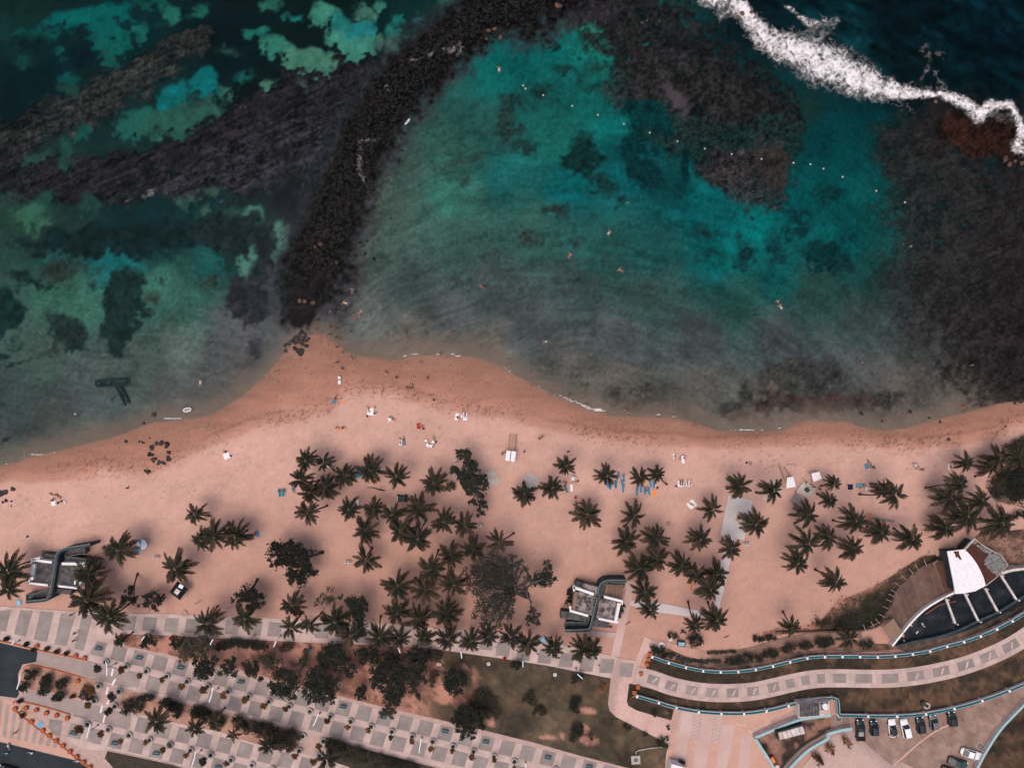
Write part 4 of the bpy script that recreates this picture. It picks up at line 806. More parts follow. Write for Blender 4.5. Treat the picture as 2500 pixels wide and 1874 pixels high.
cols = [((172,1118),(238,1122),(195,1400),(160,1658),(95,1658),(125,1420),m_plazao),((238,1122),(350,1128),(330,1250),(285,1500),(262,1658),(165,1658),(200,1400),m_plaza),((355,1130),(430,1132),(390,1370),(350,1400),(270,1658),(290,1480),(318,1380),m_plaza),((310,1390),(390,1380),(365,1500),(350,1658),(272,1658),m_plazao),((432,1133),(550,1138),(530,1300),(480,1500),(465,1658),(355,1658),(400,1370),m_plaza),((552,1138),(640,1140),(610,1330),(595,1430),(520,1420),m_plaza),((515,1420),(595,1432),(560,1658),(468,1658),m_plazao),((642,1140),(800,1165),(830,1230),(740,1250),(620,1250),m_plazao),((615,1250),(742,1252),(700,1500),(665,1658),(562,1658),(598,1430),m_plaza),((745,1252),(860,1290),(880,1340),(800,1345),(770,1658),(668,1658),m_plazao),((800,1345),(880,1340),(900,1400),(870,1658),(772,1658),m_plaza),((905,1385),(1000,1540),(1090,1658),(872,1658),m_plazao),((805,1160),(1045,1115),(1330,1050),(1325,1085),(1220,1150),(1050,1215),(890,1310),(860,1285),m_plazao)]
for j_, k_ in enumerate(cols): slabpiece(ep, shrink(TT('B4', *k_[:-1]), .25), .03, .066+.003*j_, k_[-1], 'concrete_bay')
hb = MB()
for a0, b0, n in (((176,1130),(150,1330),6),((362,1160),(325,1400),7),((556,1165),(520,1415),7)):
    q = lambda X, Y: P(*T('B4', X, Y), .08)
    def ln(p, r): ribbon(hb, [q(*p)[:2], q(*r)[:2]], .06, .09, .115)
    ln(a0, b0); ln((a0[0]+72, a0[1]), (b0[0]+72, b0[1]))
    for i in range(n):
        t = i/n; x = a0[0]+(b0[0]-a0[0])*t; y = a0[1]+(b0[1]-a0[1])*t; ln((x, y+30), (x+70, y))
o = hb.obj('parking_hatching', m_hatch, ep)
lot = TT('B5',(150,1165),(300,1172),(560,1182),(1000,1150),(1400,1080),(1700,960),(1990,840),(1990,960),(1640,1290),(1500,1500),(1400,1700),(800,1700),(690,1640),(540,1520),(405,1405),(300,1300),(160,1330),(60,1300),(60,1190))
sheet('parking_lot', lot, .05, .9, lambda px, py: np.array((143,118,108))*(1+.16*fbm(px/30,py/30,241,4)+.22*fbm(px/4,py/4,242,3))[:, None], 'grey brown gravel parking lot with a row of cars')
sheet('concrete_apron', TT('B5',(300,1295),(405,1405),(540,1520),(690,1640),(770,1600),(960,1700),(-60,1760),(-250,1760),(0,1460),(150,1350)), .054, 1.5, lambda px, py: np.array((186,158,150))*(1+.05*fbm(px/30,py/30,243,4)-.10*ss(40,0,np.abs(py-1800-(px-2100)*.8)))[:, None], 'pale concrete apron in front of the parked cars')
mb = MB(); ribbon(mb, PP(smoothline(TT('B5',(690,1635),(800,1540),(900,1450),(1020,1360),(1150,1280),(1290,1235)), 4), .06), .42, .03, .066); o = mb.obj('drain_channel', m_plazao); reg(o, '', 'drain', 2250, 1800, None, 'pale curved strip crossing the gravel parking lot')
sheet('grass_bank', TT('B5',(1990,990),(1910,1085),(1700,1300),(1575,1500),(1480,1700),(1990,1700)), .06, .9, lambda px, py: bankcol(px, py)*.9, 'dark grass slope at the bottom right corner')
sheet('soil_bank', TT('B5',(1990,925),(1640,1290),(1500,1500),(1420,1658),(1475,1658),(1570,1495),(1700,1290),(1990,985)), .055, 1.2, lambda px, py: np.array((112,78,64))*(1+.3*fbm(px/10,py/10,251,4))[:, None], 'brown soil edge along the aqua wall at the lower right')
def wallobj(pts, w_, h_, m, label, cat='wall', cap=None):
    mb = MB(); W = PP(smoothline(pts, 5) if len(pts) > 3 else pts, h_); ribbon(mb, W, w_, -.1, h_); o = mb.obj('wall', m)
    if cap: mb = MB(); ribbon(mb, W, w_*1.25, h_+.002, h_+.1); mb.obj('coping', cap, o)
    reg(o, '', cat, pts[0][0], pts[0][1], None, label); return o
wallobj(TT('B5',(1990,985),(1910,1070),(1700,1290),(1560,1500),(1440,1720)), .45, 1.1, m_whitedull, 'aqua topped wall curving around the bottom right parking corner', cap=m_tealpale)
wallobj(TT('B4',(930,1375),(1110,1298),(1250,1240),(1400,1195),(1605,1170))+TT('B5',(110,1168)), .5, 1.5, m_whitedull, 'aqua topped wall curving over the sunken yard', cap=m_tealpale)
wallobj(TT('B4',(930,1378),(985,1465),(1060,1580),(1130,1700)), .5, 1.5, m_whitedull, 'straight pale wall on the left of the sunken yard', cap=m_tealpale)
wallobj(TT('B4',(1230,1690),(1330,1580),(1450,1475),(1605,1385))+TT('B5',(80,1345),(190,1310),(305,1290)), .55, 1.3, m_whitedull, 'aqua topped curved wall below the sunken yard', cap=m_tealpale)
mb = MB(); ribbon(mb, PP(smoothline(TT('B4',(1190,1690),(1300,1560),(1420,1455),(1600,1350))+TT('B5',(80,1310)), 4), 1.0), 1.1, .0, 1.0); o = mb.obj('ledge', m_gravel); reg(o, '', 'ledge', 1980, 1830, None, 'grey gravelly ledge on the inner side of the curved aqua wall')
sheet('sunken_yard', TT('B4',(940,1380),(1110,1303),(1250,1245),(1400,1200),(1605,1175))+TT('B5',(110,1170),(110,1290),(0,1330))+TT('B4',(1600,1350),(1420,1455),(1300,1560),(1190,1690),(1130,1690),(1060,1580)), .065, .8, lambda px, py: (np.array((140,104,90))*(1-ss(-.15,.25,fbm(px/26,py/26,261,5)))[:, None]+np.array((62,52,48))*ss(-.15,.25,fbm(px/26,py/26,261,5))[:, None])*(1+.3*fbm(px/5,py/5,262,3))[:, None], 'stained soil yard enclosed by aqua walls')
# small tiled roof block
o = empty('tiled_kiosk', P(2000, 1730, 0)); b0 = o.location
def rel(pts, z): return [(p[0]-b0.x, p[1]-b0.y) for p in PP(pts, z)]
tk = TT('B4',(1336,1062),(1535,1042),(1605,1040))+TT('B5',(95,1038),(100,1168))+TT('B4',(1605,1160),(1336,1192))
MB().prism(rel(tk, 2.6), 0, 2.6).obj('body', m_whitedull, o)
for i in range(7):
    for j in range(4):
        q = [(1345+i*27, 1060+j*31-(i*2)), (1369+i*27, 1058+j*31-(i*2)), (1369+i*27, 1086+j*31-(i*2)), (1345+i*27, 1088+j*31-(i*2))]
        MB().prism(rel(TT('B4', *q), 2.7), 2.602, 2.70+R.uniform(0, .05)).obj('roof_tile', m_roofgrey, o)
MB().prism(rel(TT('B4',(1530,1118),(1605,1112))+TT('B5',(90,1125),(92,1160))+TT('B4',(1530,1155)), 2.9), 2.602, 2.9).obj('roof_slab', m_paleslab, o)
MB().prism(rel(TT('B4',(1540,1050),(1605,1046))+TT('B5',(85,1048),(88,1110))+TT('B4',(1545,1108)), 2.8), 2.602, 2.75).obj('roof_hatch', m_darkteal, o)
c = P(*T('B5', 60, 1083), 3.1)-b0; MB().lathe([(.01,.45),(.5,.42),(.72,.3),(.78,0),(.78,-.5)], 24, (c.x, c.y, 2.9)).obj('water_tank', m_whitefab, o)
MB().box((c.x+.1, c.y, 3.37), (1.0, .06, .05), .3).obj('tank_seam', m_grey, o)
reg(o, '', 'building', 2010, 1728, None, 'small block with dark square roof tiles and a white round tank')
# shed with light panels
o = empty('low_shed', P(*T('B4', 1260, 1330), 0)); b0 = o.location
sh = TT('B4',(1140,1320),(1370,1250),(1405,1335),(1150,1400))
MB().prism(rel(sh, 1.9), 0, 1.9).obj('body', m_darkteal, o)
for i in range(6):
    u0 = i/6+.008; u1 = (i+1)/6-.008; A = lambda u: (1145+230*u, 1330-62*u); Bq = lambda u: (1160+240*u, 1396-60*u)
    MB().prism(rel(TT('B4', A(u0), A(u1), Bq(u1), Bq(u0)), 2.05), 1.902, 2.0+.04*(i % 2)).obj('roof_panel', m_whitedull if i else m_paleslab, o)
mb = MB(); ribbon(mb, rel(TT('B4', (1120,1318),(1370,1245)), 2.3), .18, 0, 2.3); mb.obj('back_wall', m_black, o)
reg(o, '', 'shed', 1930, 1788, None, 'low shed roofed with six pale panels in the sunken yard')
o = empty('flatbed_cart', P(*T('B4', 1085, 1570), 0)); rz = math.radians(-62)
for nm, m_, c_, d_ in (('bed', m_red, (0,0,.75), (2.1,1.0,.35)), ('tray', m_orangef, (-.2,0,.98), (1.3,.7,.12)), ('cab', m_whitedull, (1.6,0,.9), (1.1,1.05,1.0))):
    MB().box(c_, d_).obj(nm, m_, o)
for x in (-.8, 1.5):
    for y in (-.5, .5): MB().tube([(x, y-.08, .3), (x, y+.08, .3)], .3, 10).obj('wheel', m_rubber, o)
o.rotation_euler.z = rz; reg(o, '', 'cart', 1884, 1851, None, 'small red and orange cart parked inside the sunken yard wall')
# delivery truck roof at bottom
o = empty('box_truck', P(*T('B4', 160, 1625), 0)); o.rotation_euler.z = math.radians(-14)
MB().box((0, -.6, 1.7), (2.6, 4.2, 2.5)).obj('cargo_box', m_white, o); MB().box((1.9, -.3, 1.5), (1.2, 3.4, 2.0)).obj('side_body', m_paleslab, o)
MB().box((1.6, 1.6, 1.1), (1.5, .7, .5)).obj('bonnet', m_black, o)
for x in (-1, 1):
    for y in (-1.6, .9): MB().tube([(x-.12, y, .42), (x+.12, y, .42)], .42, 12).obj('wheel', m_rubber, o)
reg(o, '', 'truck', 1642, 1865, None, 'white box truck at the bottom edge of the pale forecourt')

# ------------------------------------------------------------ restaurant ruin: deck, glazed pit, roofs
deck = TT('M5',(1230,1450),(1200,1295),(1130,1300),(1080,1312),(980,1360),(900,1420),(820,1500),(760,1560),(715,1650))+TT('B5',(690,100),(650,190),(600,285),(690,262),(775,385),(860,300),(950,200),(1080,110),(1200,50),(1262,0))
o = empty('round_wooden_deck', P(2240, 1450, 0)); b0 = o.location
MB().prism(rel(deck, .5), -.2, .5).obj('deck_frame', m_wood, o)
# planks laid across, slightly different heights
dd = Vector((.34, 1)).normalized(); nn_ = Vector((dd.y, -dd.x)); 
for i in range(-22, 23):
    c = Vector((2240, 1450))+nn_*(i*5.2); q = [tuple(c-nn_*2.3-dd*140), tuple(c+nn_*2.3-dd*140), tuple(c+nn_*2.3+dd*140), tuple(c-nn_*2.3+dd*140)]
    cl = clip([tuple(p) for p in deck], q)
    if len(cl) >= 3 and area(cl) > 30: MB().prism(rel(cl, .55), .502, .54+R.uniform(0, .035)).obj('plank', m_wood, o)
rl = smoothline(TT('M5',(1130,1300),(980,1355),(900,1410),(800,1505),(735,1600),(705,1658))+TT('B5',(640,170),(580,280),(505,335),(400,375)), 3)
for dz in (.9, 1.35): MB().tube([P(x, y, dz+.4)-b0 for x, y in rl], .05, 5).obj('rail', m_bark, o)
for i in range(0, len(rl), 2):
    x, y = rl[i]; dx, dy = (rl[min(i+1, len(rl)-1)][0]-rl[i-1][0] if i else 1), (rl[min(i+1, len(rl)-1)][1]-rl[i-1][1] if i else 1)
    l = math.hypot(dx, dy); nx, ny = -dy/l, dx/l
    MB().tube([P(x-nx*2, y-ny*2, .4)-b0, P(x-nx*3, y-ny*3, 1.8)-b0, P(x+nx*13, y+ny*13, 1.9)-b0], .055, 5).obj('rail_bracket', m_paleslab, o)
reg(o, '', 'deck', 2240, 1450, None, 'round weathered wooden deck with railing beside the white roof')
mb = MB(); ribbon(mb, PP(smoothline(TT('B5',(-400,395),(0,390),(200,385),(400,378),(560,330),(640,200)), 4), .6), .35, 0, .6); o = mb.obj('timber_edge', m_wood); reg(o, '', 'edging', 2080, 1540, None, 'curved timber edging at the foot of the dark green slope')
can = TT('B5',(590,345),(692,265),(775,385),(668,465)); o = empty('tan_canopy', P(*T('B5', 682, 365), 0)); b0 = o.location
MB().prism(rel(can, 2.5), 2.4, 2.5).obj('canopy_top', m_tan, o)
for p in rel(shrink(can, 2), 1.2): MB().tube([(p[0], p[1], 0), (p[0], p[1], 2.4)], .06, 6).obj('post', m_bark, o)
reg(o, '', 'canopy', 2178, 1535, None, 'square tan canopy at the foot of the round deck')
pit = TT('B5',(685,520),(740,450),(820,350),(905,255),(1000,170),(1120,95),(1258,28))+TT('M5',(1310,1610),(1605,1535),(1715,1450),(1760,1420),(1860,1385),(1974,1375),(2100,1370))+[(2540,1450)]+TT('B5',(1990,60),(1910,110),(1670,245),(1480,330),(1300,400),(1130,440),(900,490),(760,520))
o = empty('glazed_pit', P(2380, 1500, 0)); b0 = o.location
MB().prism(rel(pit, .1), -.1, .10).obj('dark_floor', m_dark, o)
mb = MB(); ribbon(mb, rel(smoothline(TT('B5',(685,520),(740,450),(820,350),(905,255),(1000,170),(1120,95),(1258,25)), 4), 1.6), .42, 0, 1.6); mb.obj('white_kerb', m_white, o)
mb = MB(); ribbon(mb, rel(smoothline(TT('B5',(740,520),(900,480),(1130,432),(1300,375),(1480,290),(1670,205),(1850,95),(1990,10)), 4), 1.2), .5, 0, 1.2); mb.obj('rear_wall', m_darkteal, o)
mb = MB(); ribbon(mb, rel(smoothline(TT('M5',(1760,1418),(1860,1388),(1974,1375),(2080,1370)), 4), 2.6), .6, 0, 2.6); mb.obj('front_beam', m_whitedull, o)
for a, b_ in (((1185,80),(1270,308)),((1350,30),(1485,285)),((1545,0),(1665,195)),((1790,0),(1840,85))):
    A = T('B5', *a); Bp = T('B5', *b_)
    if a[0] == 1350: A = T('M5', 1405, 1612)
    if a[0] == 1545: A = T('M5', 1600, 1560)
    if a[0] == 1790: A = T('M5', 1750, 1430)
    mb = MB(); ribbon(mb, rel([A, Bp], 2.3), .42, 1.95, 2.35); bo = mb.obj('cross_beam', m_whitedull, o)
    for q in (A, Bp): p = P(*q, 1.0)-b0; MB().box((p.x, p.y, 1.0), (.3, .3, 1.95)).obj('pier', m_whitedull, bo)
for i in range(26):   # debris
    x, y = R.choice([T('B5', 900+R.gauss(0, 60), 320+R.gauss(0, 40)), T('B5', 1250+R.gauss(0, 60), 340+R.gauss(0, 25)), T('B5', 790+R.gauss(0, 20), 470+R.gauss(0, 20))]); p = P(x, y, .2)-b0
    MB().box((p.x, p.y, .22), (R.uniform(.2, .9), R.uniform(.08, .3), R.uniform(.08, .25)), R.uniform(0, 3)).obj('debris', R.choice([m_whitedull, m_whitedull, m_orange, m_black, m_grey]), o)
MB().tube([P(*T('B5', 990, 225), 1)-b0, P(*T('B5', 1120, 140), 1.2)-b0, P(*T('B5', 1190, 118), 1.2)-b0, P(*T('B5', 1275, 105), 1.2)-b0], .09, 5).obj('orange_pipe', m_orange, o)
reg(o, '', 'ruin', 2380, 1500, None, 'dark roofless pit crossed by pale concrete beams at right')
o = empty('torn_roof', P(2360, 1400, 0)); b0 = o.location
wr = TT('M5',(1235,1205),(1400,1185),(1440,1222),(1475,1262),(1520,1325),(1560,1400),(1588,1465),(1605,1535),(1505,1588),(1400,1610),(1310,1615),(1302,1545),(1290,1480),(1262,1340))
MB().prism(rel(wr, 4.2), 3.95, 4.2).obj('white_membrane', m_whitefab, o)
MB().prism(rel(TT('M5',(1293,1205),(1345,1203),(1352,1235),(1376,1288),(1352,1282),(1335,1258),(1318,1268),(1310,1235)), 4.22), 4.1, 4.225).obj('tear_patch', m_brroof, o)
br = TT('M5',(1405,1185),(1500,1082),(1560,1140),(1640,1190),(1750,1245),(1815,1335),(1760,1400),(1712,1452),(1606,1534),(1588,1463),(1560,1398),(1520,1322),(1476,1260),(1440,1218))
MB().prism(rel(br, 4.05), 3.8, 4.05).obj('brown_deck', m_brroof, o)
ax_ = Vector((.66, .75)); ay_ = Vector((.75, -.66))
torn = TT('M5',(1500,1082),(1560,1140),(1640,1190),(1750,1245),(1815,1335),(1760,1400),(1715,1450),(1640,1385),(1590,1330),(1585,1300),(1635,1235),(1560,1195),(1515,1150),(1470,1120))
c0 = Vector(T('M5', 1640, 1270)); k_ = 0
for i in range(-14, 15):
    for j in range(-5, 6):
        c = c0+ax_*(i*4.2)+ay_*(j*9.5+(i % 3)*3); q = [tuple(c+ax_*a+ay_*b) for a, b in ((-1.95, -4.5), (1.95, -4.5), (1.95, 4.5), (-1.95, 4.5))]
        cl = clip(torn, q)
        if len(cl) >= 3 and area(cl) > 14 and R.random() < .9: MB().prism(rel(cl, 4.1), 4.052, 4.10+R.uniform(0, .06)).obj('roof_shingle', m_greysh, o)
for i in range(-9, 10):
    c = Vector(T('M5', 1560, 1330))+ay_*(i*8); cl = clip(br, [tuple(c+ax_*a+ay_*b) for a, b in ((-80, -.5), (80, -.5), (80, .5), (-80, .5))])
    if len(cl) >= 3: MB().prism(rel(cl, 4.08), 4.0, 4.08).obj('batten', m_brroof, o)
mb = MB(); ribbon(mb, rel(TT('M5',(1402,1187),(1498,1080)), 4.1), .14, 3.7, 4.3); mb.obj('white_trim', m_white, o)
mb = MB(); ribbon(mb, rel(TT('M5',(1495,1080),(1565,1138),(1645,1188),(1755,1243),(1818,1335),(1714,1452),(1606,1536)), 4.1), .12, 3.7, 4.14); mb.obj('edge_trim', m_whitedull, o)
mb = MB(); mb.prism(rel(shrink(wr, 5), 3.9), 0, 3.95); mb.prism(rel(shrink(br, 6), 3.9), 0, 3.8); mb.obj('walls', m_darkteal, o)
for i in range(5):
    q = P(*T('M5', 1245+i*7, 1310+i*42), 1)-b0; MB().box((q.x, q.y, 1.2), (.7, .5, .3)).obj('side_vent', m_whitedull, o)
reg(o, '', 'building', 2360, 1400, None, 'building with bright white membrane and torn brown shingled roof')
sheet('service_strip', TT('B5',(690,525),(760,522),(900,492),(1130,442),(1300,402),(1480,332),(1670,247),(1910,112),(1990,60),(2050,60),(1990,140),(1910,188),(1775,262),(1590,350),(1395,428),(1190,486),(975,545),(800,572)), .07, 1.0, lambda px, py: np.array((96, 76, 68))*(1+.5*fbm(px/9, py/9, 291, 4)-.3*ss(2300,2420,px))[:, None], 'dark stony service strip between the pit and the teal railing')
sheet('soil_patch', TT('M5',(1500,1075),(1560,1010),(1700,1040),(1800,1010),(1990,990),(1990,1370),(1860,1385),(1815,1335),(1750,1240),(1560,1135)), .03, 1.0, lambda px, py: np.array((132, 101, 88))*(1+.35*fbm(px/14, py/14, 292, 5)-.35*ss(0,.3,fbm(px/30,py/30,293,3)))[:, None], 'patchy brown soil right of the torn roof')
sheet('soil_patch', TT('M5',(1060,1320),(1230,1300),(1300,1620),(1260,1660))+TT('B5',(1200,40),(1100,90))+TT('M5',(1180,1500),(1130,1400)), .56, 1.0, lambda px, py: np.array((92, 66, 55))*(1+.4*fbm(px/9, py/9, 294, 4))[:, None], 'stained brown area between the deck planks and white roof')
def scrub(px, py):
    a = fbm(px/16, py/16, 271, 5); return np.array((70, 60, 50))*(1+.5*a)[:, None]
slope = TT('M5',(1200,1290),(1120,1240),(1000,1250),(900,1310),(760,1400),(640,1480),(470,1570),(300,1640))+TT('B5',(200,60),(90,200),(0,300),(-150,330),(-380,350),(-560,420),(-560,440),(-200,400),(0,388),(400,375),(580,285),(650,190),(690,80))+TT('M5',(760,1560),(900,1420),(1080,1312))
def slopecol(px, py):
    a = fbm(px/22, py/22, 281, 5); d = np.full(px.shape, 1e9)
    for i in range(8):
        x0, y0 = slope[i+1]; x1, y1 = slope[i+2]; 
    e = T('M5', 560, 1530)
    k = ss(-20, 34, (px-e[0])*.55+(py-e[1])*.83+26*a)[:, None]
    return (np.array((176,126,108))*(1-k)+np.array((42,41,33))*k)*(1+.25*fbm(px/5,py/5,282,3))[:, None]
sheet('green_slope', slope, .03, .8, slopecol, 'dark green slope under the round deck fading into sand')
def scatter(name, polys, n, size, m, lab, cat='ground cover', z=.05, dens=None, hgt=.3):
    mb = MB(); k = 0
    for poly in polys:
        xs_ = [p[0] for p in poly]; ys_ = [p[1] for p in poly]
        X = np.array([R.uniform(min(xs_), max(xs_)) for _ in range(n)]); Y = np.array([R.uniform(min(ys_), max(ys_)) for _ in range(n)])
        ok = inpoly(X, Y, poly); nz_ = fbm(X/18, Y/18, 300+k, 3); k += 1
        for x, y, q, f in zip(X, Y, ok, nz_):
            if not q or f < R.uniform(-.35, .1)-(dens or 0): continue
            p = P(x, y, z); s = size*R.uniform(.5, 1.4); a = R.uniform(0, 6.28); u = Vector((math.cos(a), math.sin(a), R.uniform(-.4, .6)))*s; v = Vector((-math.sin(a), math.cos(a), R.uniform(-.3, .5)))*s*.4; p = p+Vector((0, 0, R.uniform(0, hgt)))
            mb.add([p-u*.5, p+v*.5, p+u*.5, p-v*.5], [(0, 1, 2, 3)])
    o = mb.obj(name, m); o['kind'] = 'stuff'; o['category'] = cat; o['label'] = lab; return o
scatter('scrub', [slope], 9000, .34, m_leafb, 'thick olive scrub on the slope left of the round deck', hgt=.6, dens=.25)
edge = TT('M5',(1100,1170),(1000,1200),(900,1270),(760,1370),(600,1450),(400,1540),(200,1640))+TT('B5',(20,120),(-150,260),(-380,340),(-600,400),(-560,440),(-300,410),(0,330),(150,180),(300,80))+TT('M5',(560,1560),(800,1440),(1000,1320),(1130,1260))
scatter('scrub', [edge], 2600, .32, m_frond2, 'sparse brown twiggy weeds spreading onto the sand below the deck', hgt=.3, dens=-.1)
scatter('grass_tufts', [park], 7000, .22, m_leafb, 'scattered weeds and leaf litter across the park ground', hgt=.15, dens=-.12)
scatter('grass_tufts', [TT('B3',(1285,880),(1605,960),(1605,1040),(1350,1000),(1270,1030)), TT('B4',(0,650),(450,770),(800,780),(1280,680),(1600,630),(1600,720),(1100,810),(700,860),(300,830),(0,750))], 900, .2, m_leafb, 'dry grass tufts on the banks beside the curved walk', hgt=.12)
rsc = [(2440,1160),(2500,1060),(2560,1040),(2560,1230),(2480,1222),(2420,1215),(2405,1180),(2430,1120)]
scatter('scrub', [rsc, [(2405,1190),(2440,1130),(2500,1050),(2500,1240),(2430,1225)]], 2600, .4, m_leafb, 'dense tangled scrub around the hedge at the right edge', hgt=.9, dens=.35)
scatter('scrub', [[(2400,1300),(2500,1290),(2540,1330),(2540,1400),(2460,1375),(2440,1330),(2400,1320)]], 900, .36, m_leafb, 'patchy scrub between the torn roof and the right edge', hgt=.4, dens=-.05)
# ------------------------------------------------------------ the two concrete beach houses
def beach_house(t, roofs, annex, walls, curve, ramp, extra, label, px, py, roofm, h=2.9):
    o = empty('beach_house', P(px, py, 0)); b0 = o.location
    rl_ = lambda pts, z: [(p[0]-b0.x, p[1]-b0.y) for p in PP(pts, z)]
    for k, q in enumerate(roofs): MB().prism(rl_(q, h), -.1, h+.003*k).obj('roof_block', roofm, o)
    for k, q in enumerate(annex): MB().prism(rl_(q, h-.6), -.1, h-.6+.004*k).obj('annex', m_roofgrey, o)
    for q in walls:
        mb = MB(); m_ = m_white
        ribbon(mb, rl_(q[0], h+.75), q[1], h-1.8, h+.75); mb.obj('parapet', q[2] if len(q) > 2 else m_, o)
    mb = MB(); W = rl_(smoothline(curve, 4), h+.9); ribbon(mb, W, .66, 0, h+.9); c = mb.obj('curved_fin_wall', m_darkteal, o)
    mb = MB(); ribbon(mb, offs(W, -.25), .2, h+.902, h+.98); mb.obj('coping', m_greyteal, c)
    for k, q in enumerate(ramp):
        r = MB().prism(rl_(q, 1.6), -.1, 1.6+.004*k).obj('ramp', m_roofgrey, o)
        mb = MB(); ribbon(mb, rl_(q+[q[0]], 2.1), .16, 1.2, 2.15); mb.obj('ramp_parapet', m_greyteal, r)
    for q, z0, z1, nm, m_ in extra: MB().prism(rl_(q, z1), z0, z1).obj(nm, m_, o)
    reg(o, '', 'building', px, py, None, label); return o
beach_house('M0', [TT('M0',(330,1308),(522,1328),(498,1532),(285,1508)), TT('M0',(545,1320),(590,1318),(775,1340),(742,1555),(528,1540)), TT('M0',(500,1310),(550,1310),(530,1570),(488,1560))],
    [TT('M0',(405,1225),(535,1240),(520,1302),(388,1282)), TT('M0',(640,1245),(665,1250),(930,1290),(905,1400),(830,1420),(780,1400),(785,1330),(635,1310)), TT('M0',(500,1558),(690,1576),(680,1622),(505,1602))],
    [(TT('M0',(310,1288),(498,1312)), .55), (TT('M0',(322,1325),(300,1480)), .85), (TT('M0',(266,1510),(460,1532)), .45), (TT('M0',(595,1325),(835,1328)), .6), (TT('M0',(300,1325),(300,1285),(385,1272)), .45), (TT('M0',(828,1322),(785,1375)), .5), (TT('M0',(560,1540),(750,1562),(775,1500)), .45), (TT('M0',(735,1420),(728,1470)), .35), (TT('M0',(725,1490),(718,1525)), .35), (TT('M0',(290,1470),(266,1512)), .4)],
    TT('M0',(870,1142),(780,1160),(640,1182),(580,1205),(550,1245),(540,1310),(528,1400),(512,1500),(495,1590),(478,1630))+TT('B0',(462,50),(430,90),(300,106),(240,110)),
    [TT('M0',(600,1200),(818,1162),(818,1226),(700,1242),(632,1250),(632,1310),(555,1300),(560,1240)), TT('B0',(245,38),(330,30),(425,0),(470,-10),(455,40),(420,80),(242,108))],
    [(TT('M0',(395,1205),(540,1222),(538,1230),(392,1214)), 0, .9, 'timber_kerb', m_tan), (TT('M0',(690,1580),(800,1600),(795,1612),(688,1598)), 0, .8, 'timber_kerb', m_tan)],
    'left concrete beach house with white parapets and curved fin wall', 128, 1385, m_roofgrey)
beach_house('B3', [TT('B3',(790,12),(985,42),(962,95),(940,238),(745,188)), TT('B3',(1008,75),(1192,108),(1160,292),(975,262))]+[TT('M3',(885,1512),(1045,1555),(1020,1625),(870,1590))],
    [TT('M3',(820,1490),(880,1508),(870,1590),(795,1555)), TT('B3',(650,195),(760,205),(880,240),(868,292),(640,262)), TT('B3',(965,265),(1100,300),(1090,352),(945,335))],
    [(TT('M3',(790,1552),(985,1618)), .6), (TT('B3',(790,15),(765,180)), .75, m_tan), (TT('B3',(735,150),(735,192),(902,240)), .5), (TT('B3',(1050,62),(1222,106),(1215,135)), .55), (TT('B3',(1192,122),(1158,288)), .7), (TT('B3',(1000,266),(1175,302),(1178,285)), .5), (TT('M3',(795,1590),(800,1548)), .4)],
    TT('M3',(1300,1492),(1200,1490),(1120,1494),(1075,1510),(1048,1545),(1038,1600),(1030,1655))+TT('B3',(1000,50),(975,150),(948,260),(928,345),(895,372),(800,378),(692,380)),
    [TT('M3',(1085,1520),(1130,1503),(1290,1512),(1275,1560),(1108,1560),(1092,1660),(1055,1650),(1062,1570)), TT('B3',(697,297),(868,303),(885,245),(935,255),(912,335),(880,365),(694,365))],
    [(TT('B3',(1072,-55),(1232,-52),(1218,85),(1050,45)), .3, 2.4, 'terrace', m_tan), (TT('M3',(815,1484),(1045,1540),(1043,1548),(812,1492)), 0, 1.4, 'timber_kerb', m_tan), (TT('B3',(1090,340),(1130,350),(1128,358),(1090,350)), 0, .8, 'timber_kerb', m_tan)],
    'right concrete beach house with broken roof beside the concrete path', 1445, 1480, m_rubble)
o = [x for x in C.objects if x.name.startswith('beach_house')][-1]; b0 = o.location
for i in range(10):
    x = 1085+i*14.5; q = TT('B3', (x, -48), (x+7, -48), (x+1, 60), (x-6, 60)); MB().prism([(p[0]-b0.x, p[1]-b0.y) for p in PP(q, 2.55)], 2.41, 2.55).obj('terrace_slat', m_wood, o)
# paths and slabs on the sand
o = slab('concrete_path', [(1522,1418),(1556,1419),(1547,1440),(1510,1602),(1491,1601),(1513,1500),(1527,1440)], -.1, .08, m_plaza, None, 'structure'); o['label'] = 'straight pale concrete path down to the promenade'
for i in range(9):
    t = i/9; a = (1526-34*t*1.0, 1440+160*t); slabpiece(o, [(a[0]+1, a[1]), (a[0]+20, a[1]+2), (a[0]+16.3, a[1]+19), (a[0]-2.8, a[1]+17)], .05, .10, m_plaza, 'concrete_bay')
slabpiece(o, TT('B3',(932,376),(1165,396),(1155,440),(922,420)), -.1, .09, m_paleslab, 'concrete_bay')
m_lightslab = mat('white_concrete', (.50, .44, .43), .85, (.43, .375, .37), .3, 5, .1, fine=.07)
o = slab('white_platform', TT('M4',(705,663),(940,714),(858,1100),(625,1045)), -.1, .12, m_lightslab, None, 'structure'); o['label'] = 'white concrete platform among the palms'
slabpiece(o, TT('M4',(788,842),(827,846),(812,922),(774,914)), .1, .126, m_soil, 'planting_square')
o = slab('white_path', TT('M4',(695,1060),(775,1085),(722,1285),(702,1400),(650,1620))+TT('B4',(578,222),(470,262),(10,205))+TT('B3',(1290,140),(1300,95))+TT('B4',(30,115),(540,215))+TT('M4',(600,1540),(640,1270)), -.1, .075, m_lightslab, None, 'structure'); o['label'] = 'narrow white path from the platform turning left to the beach house'
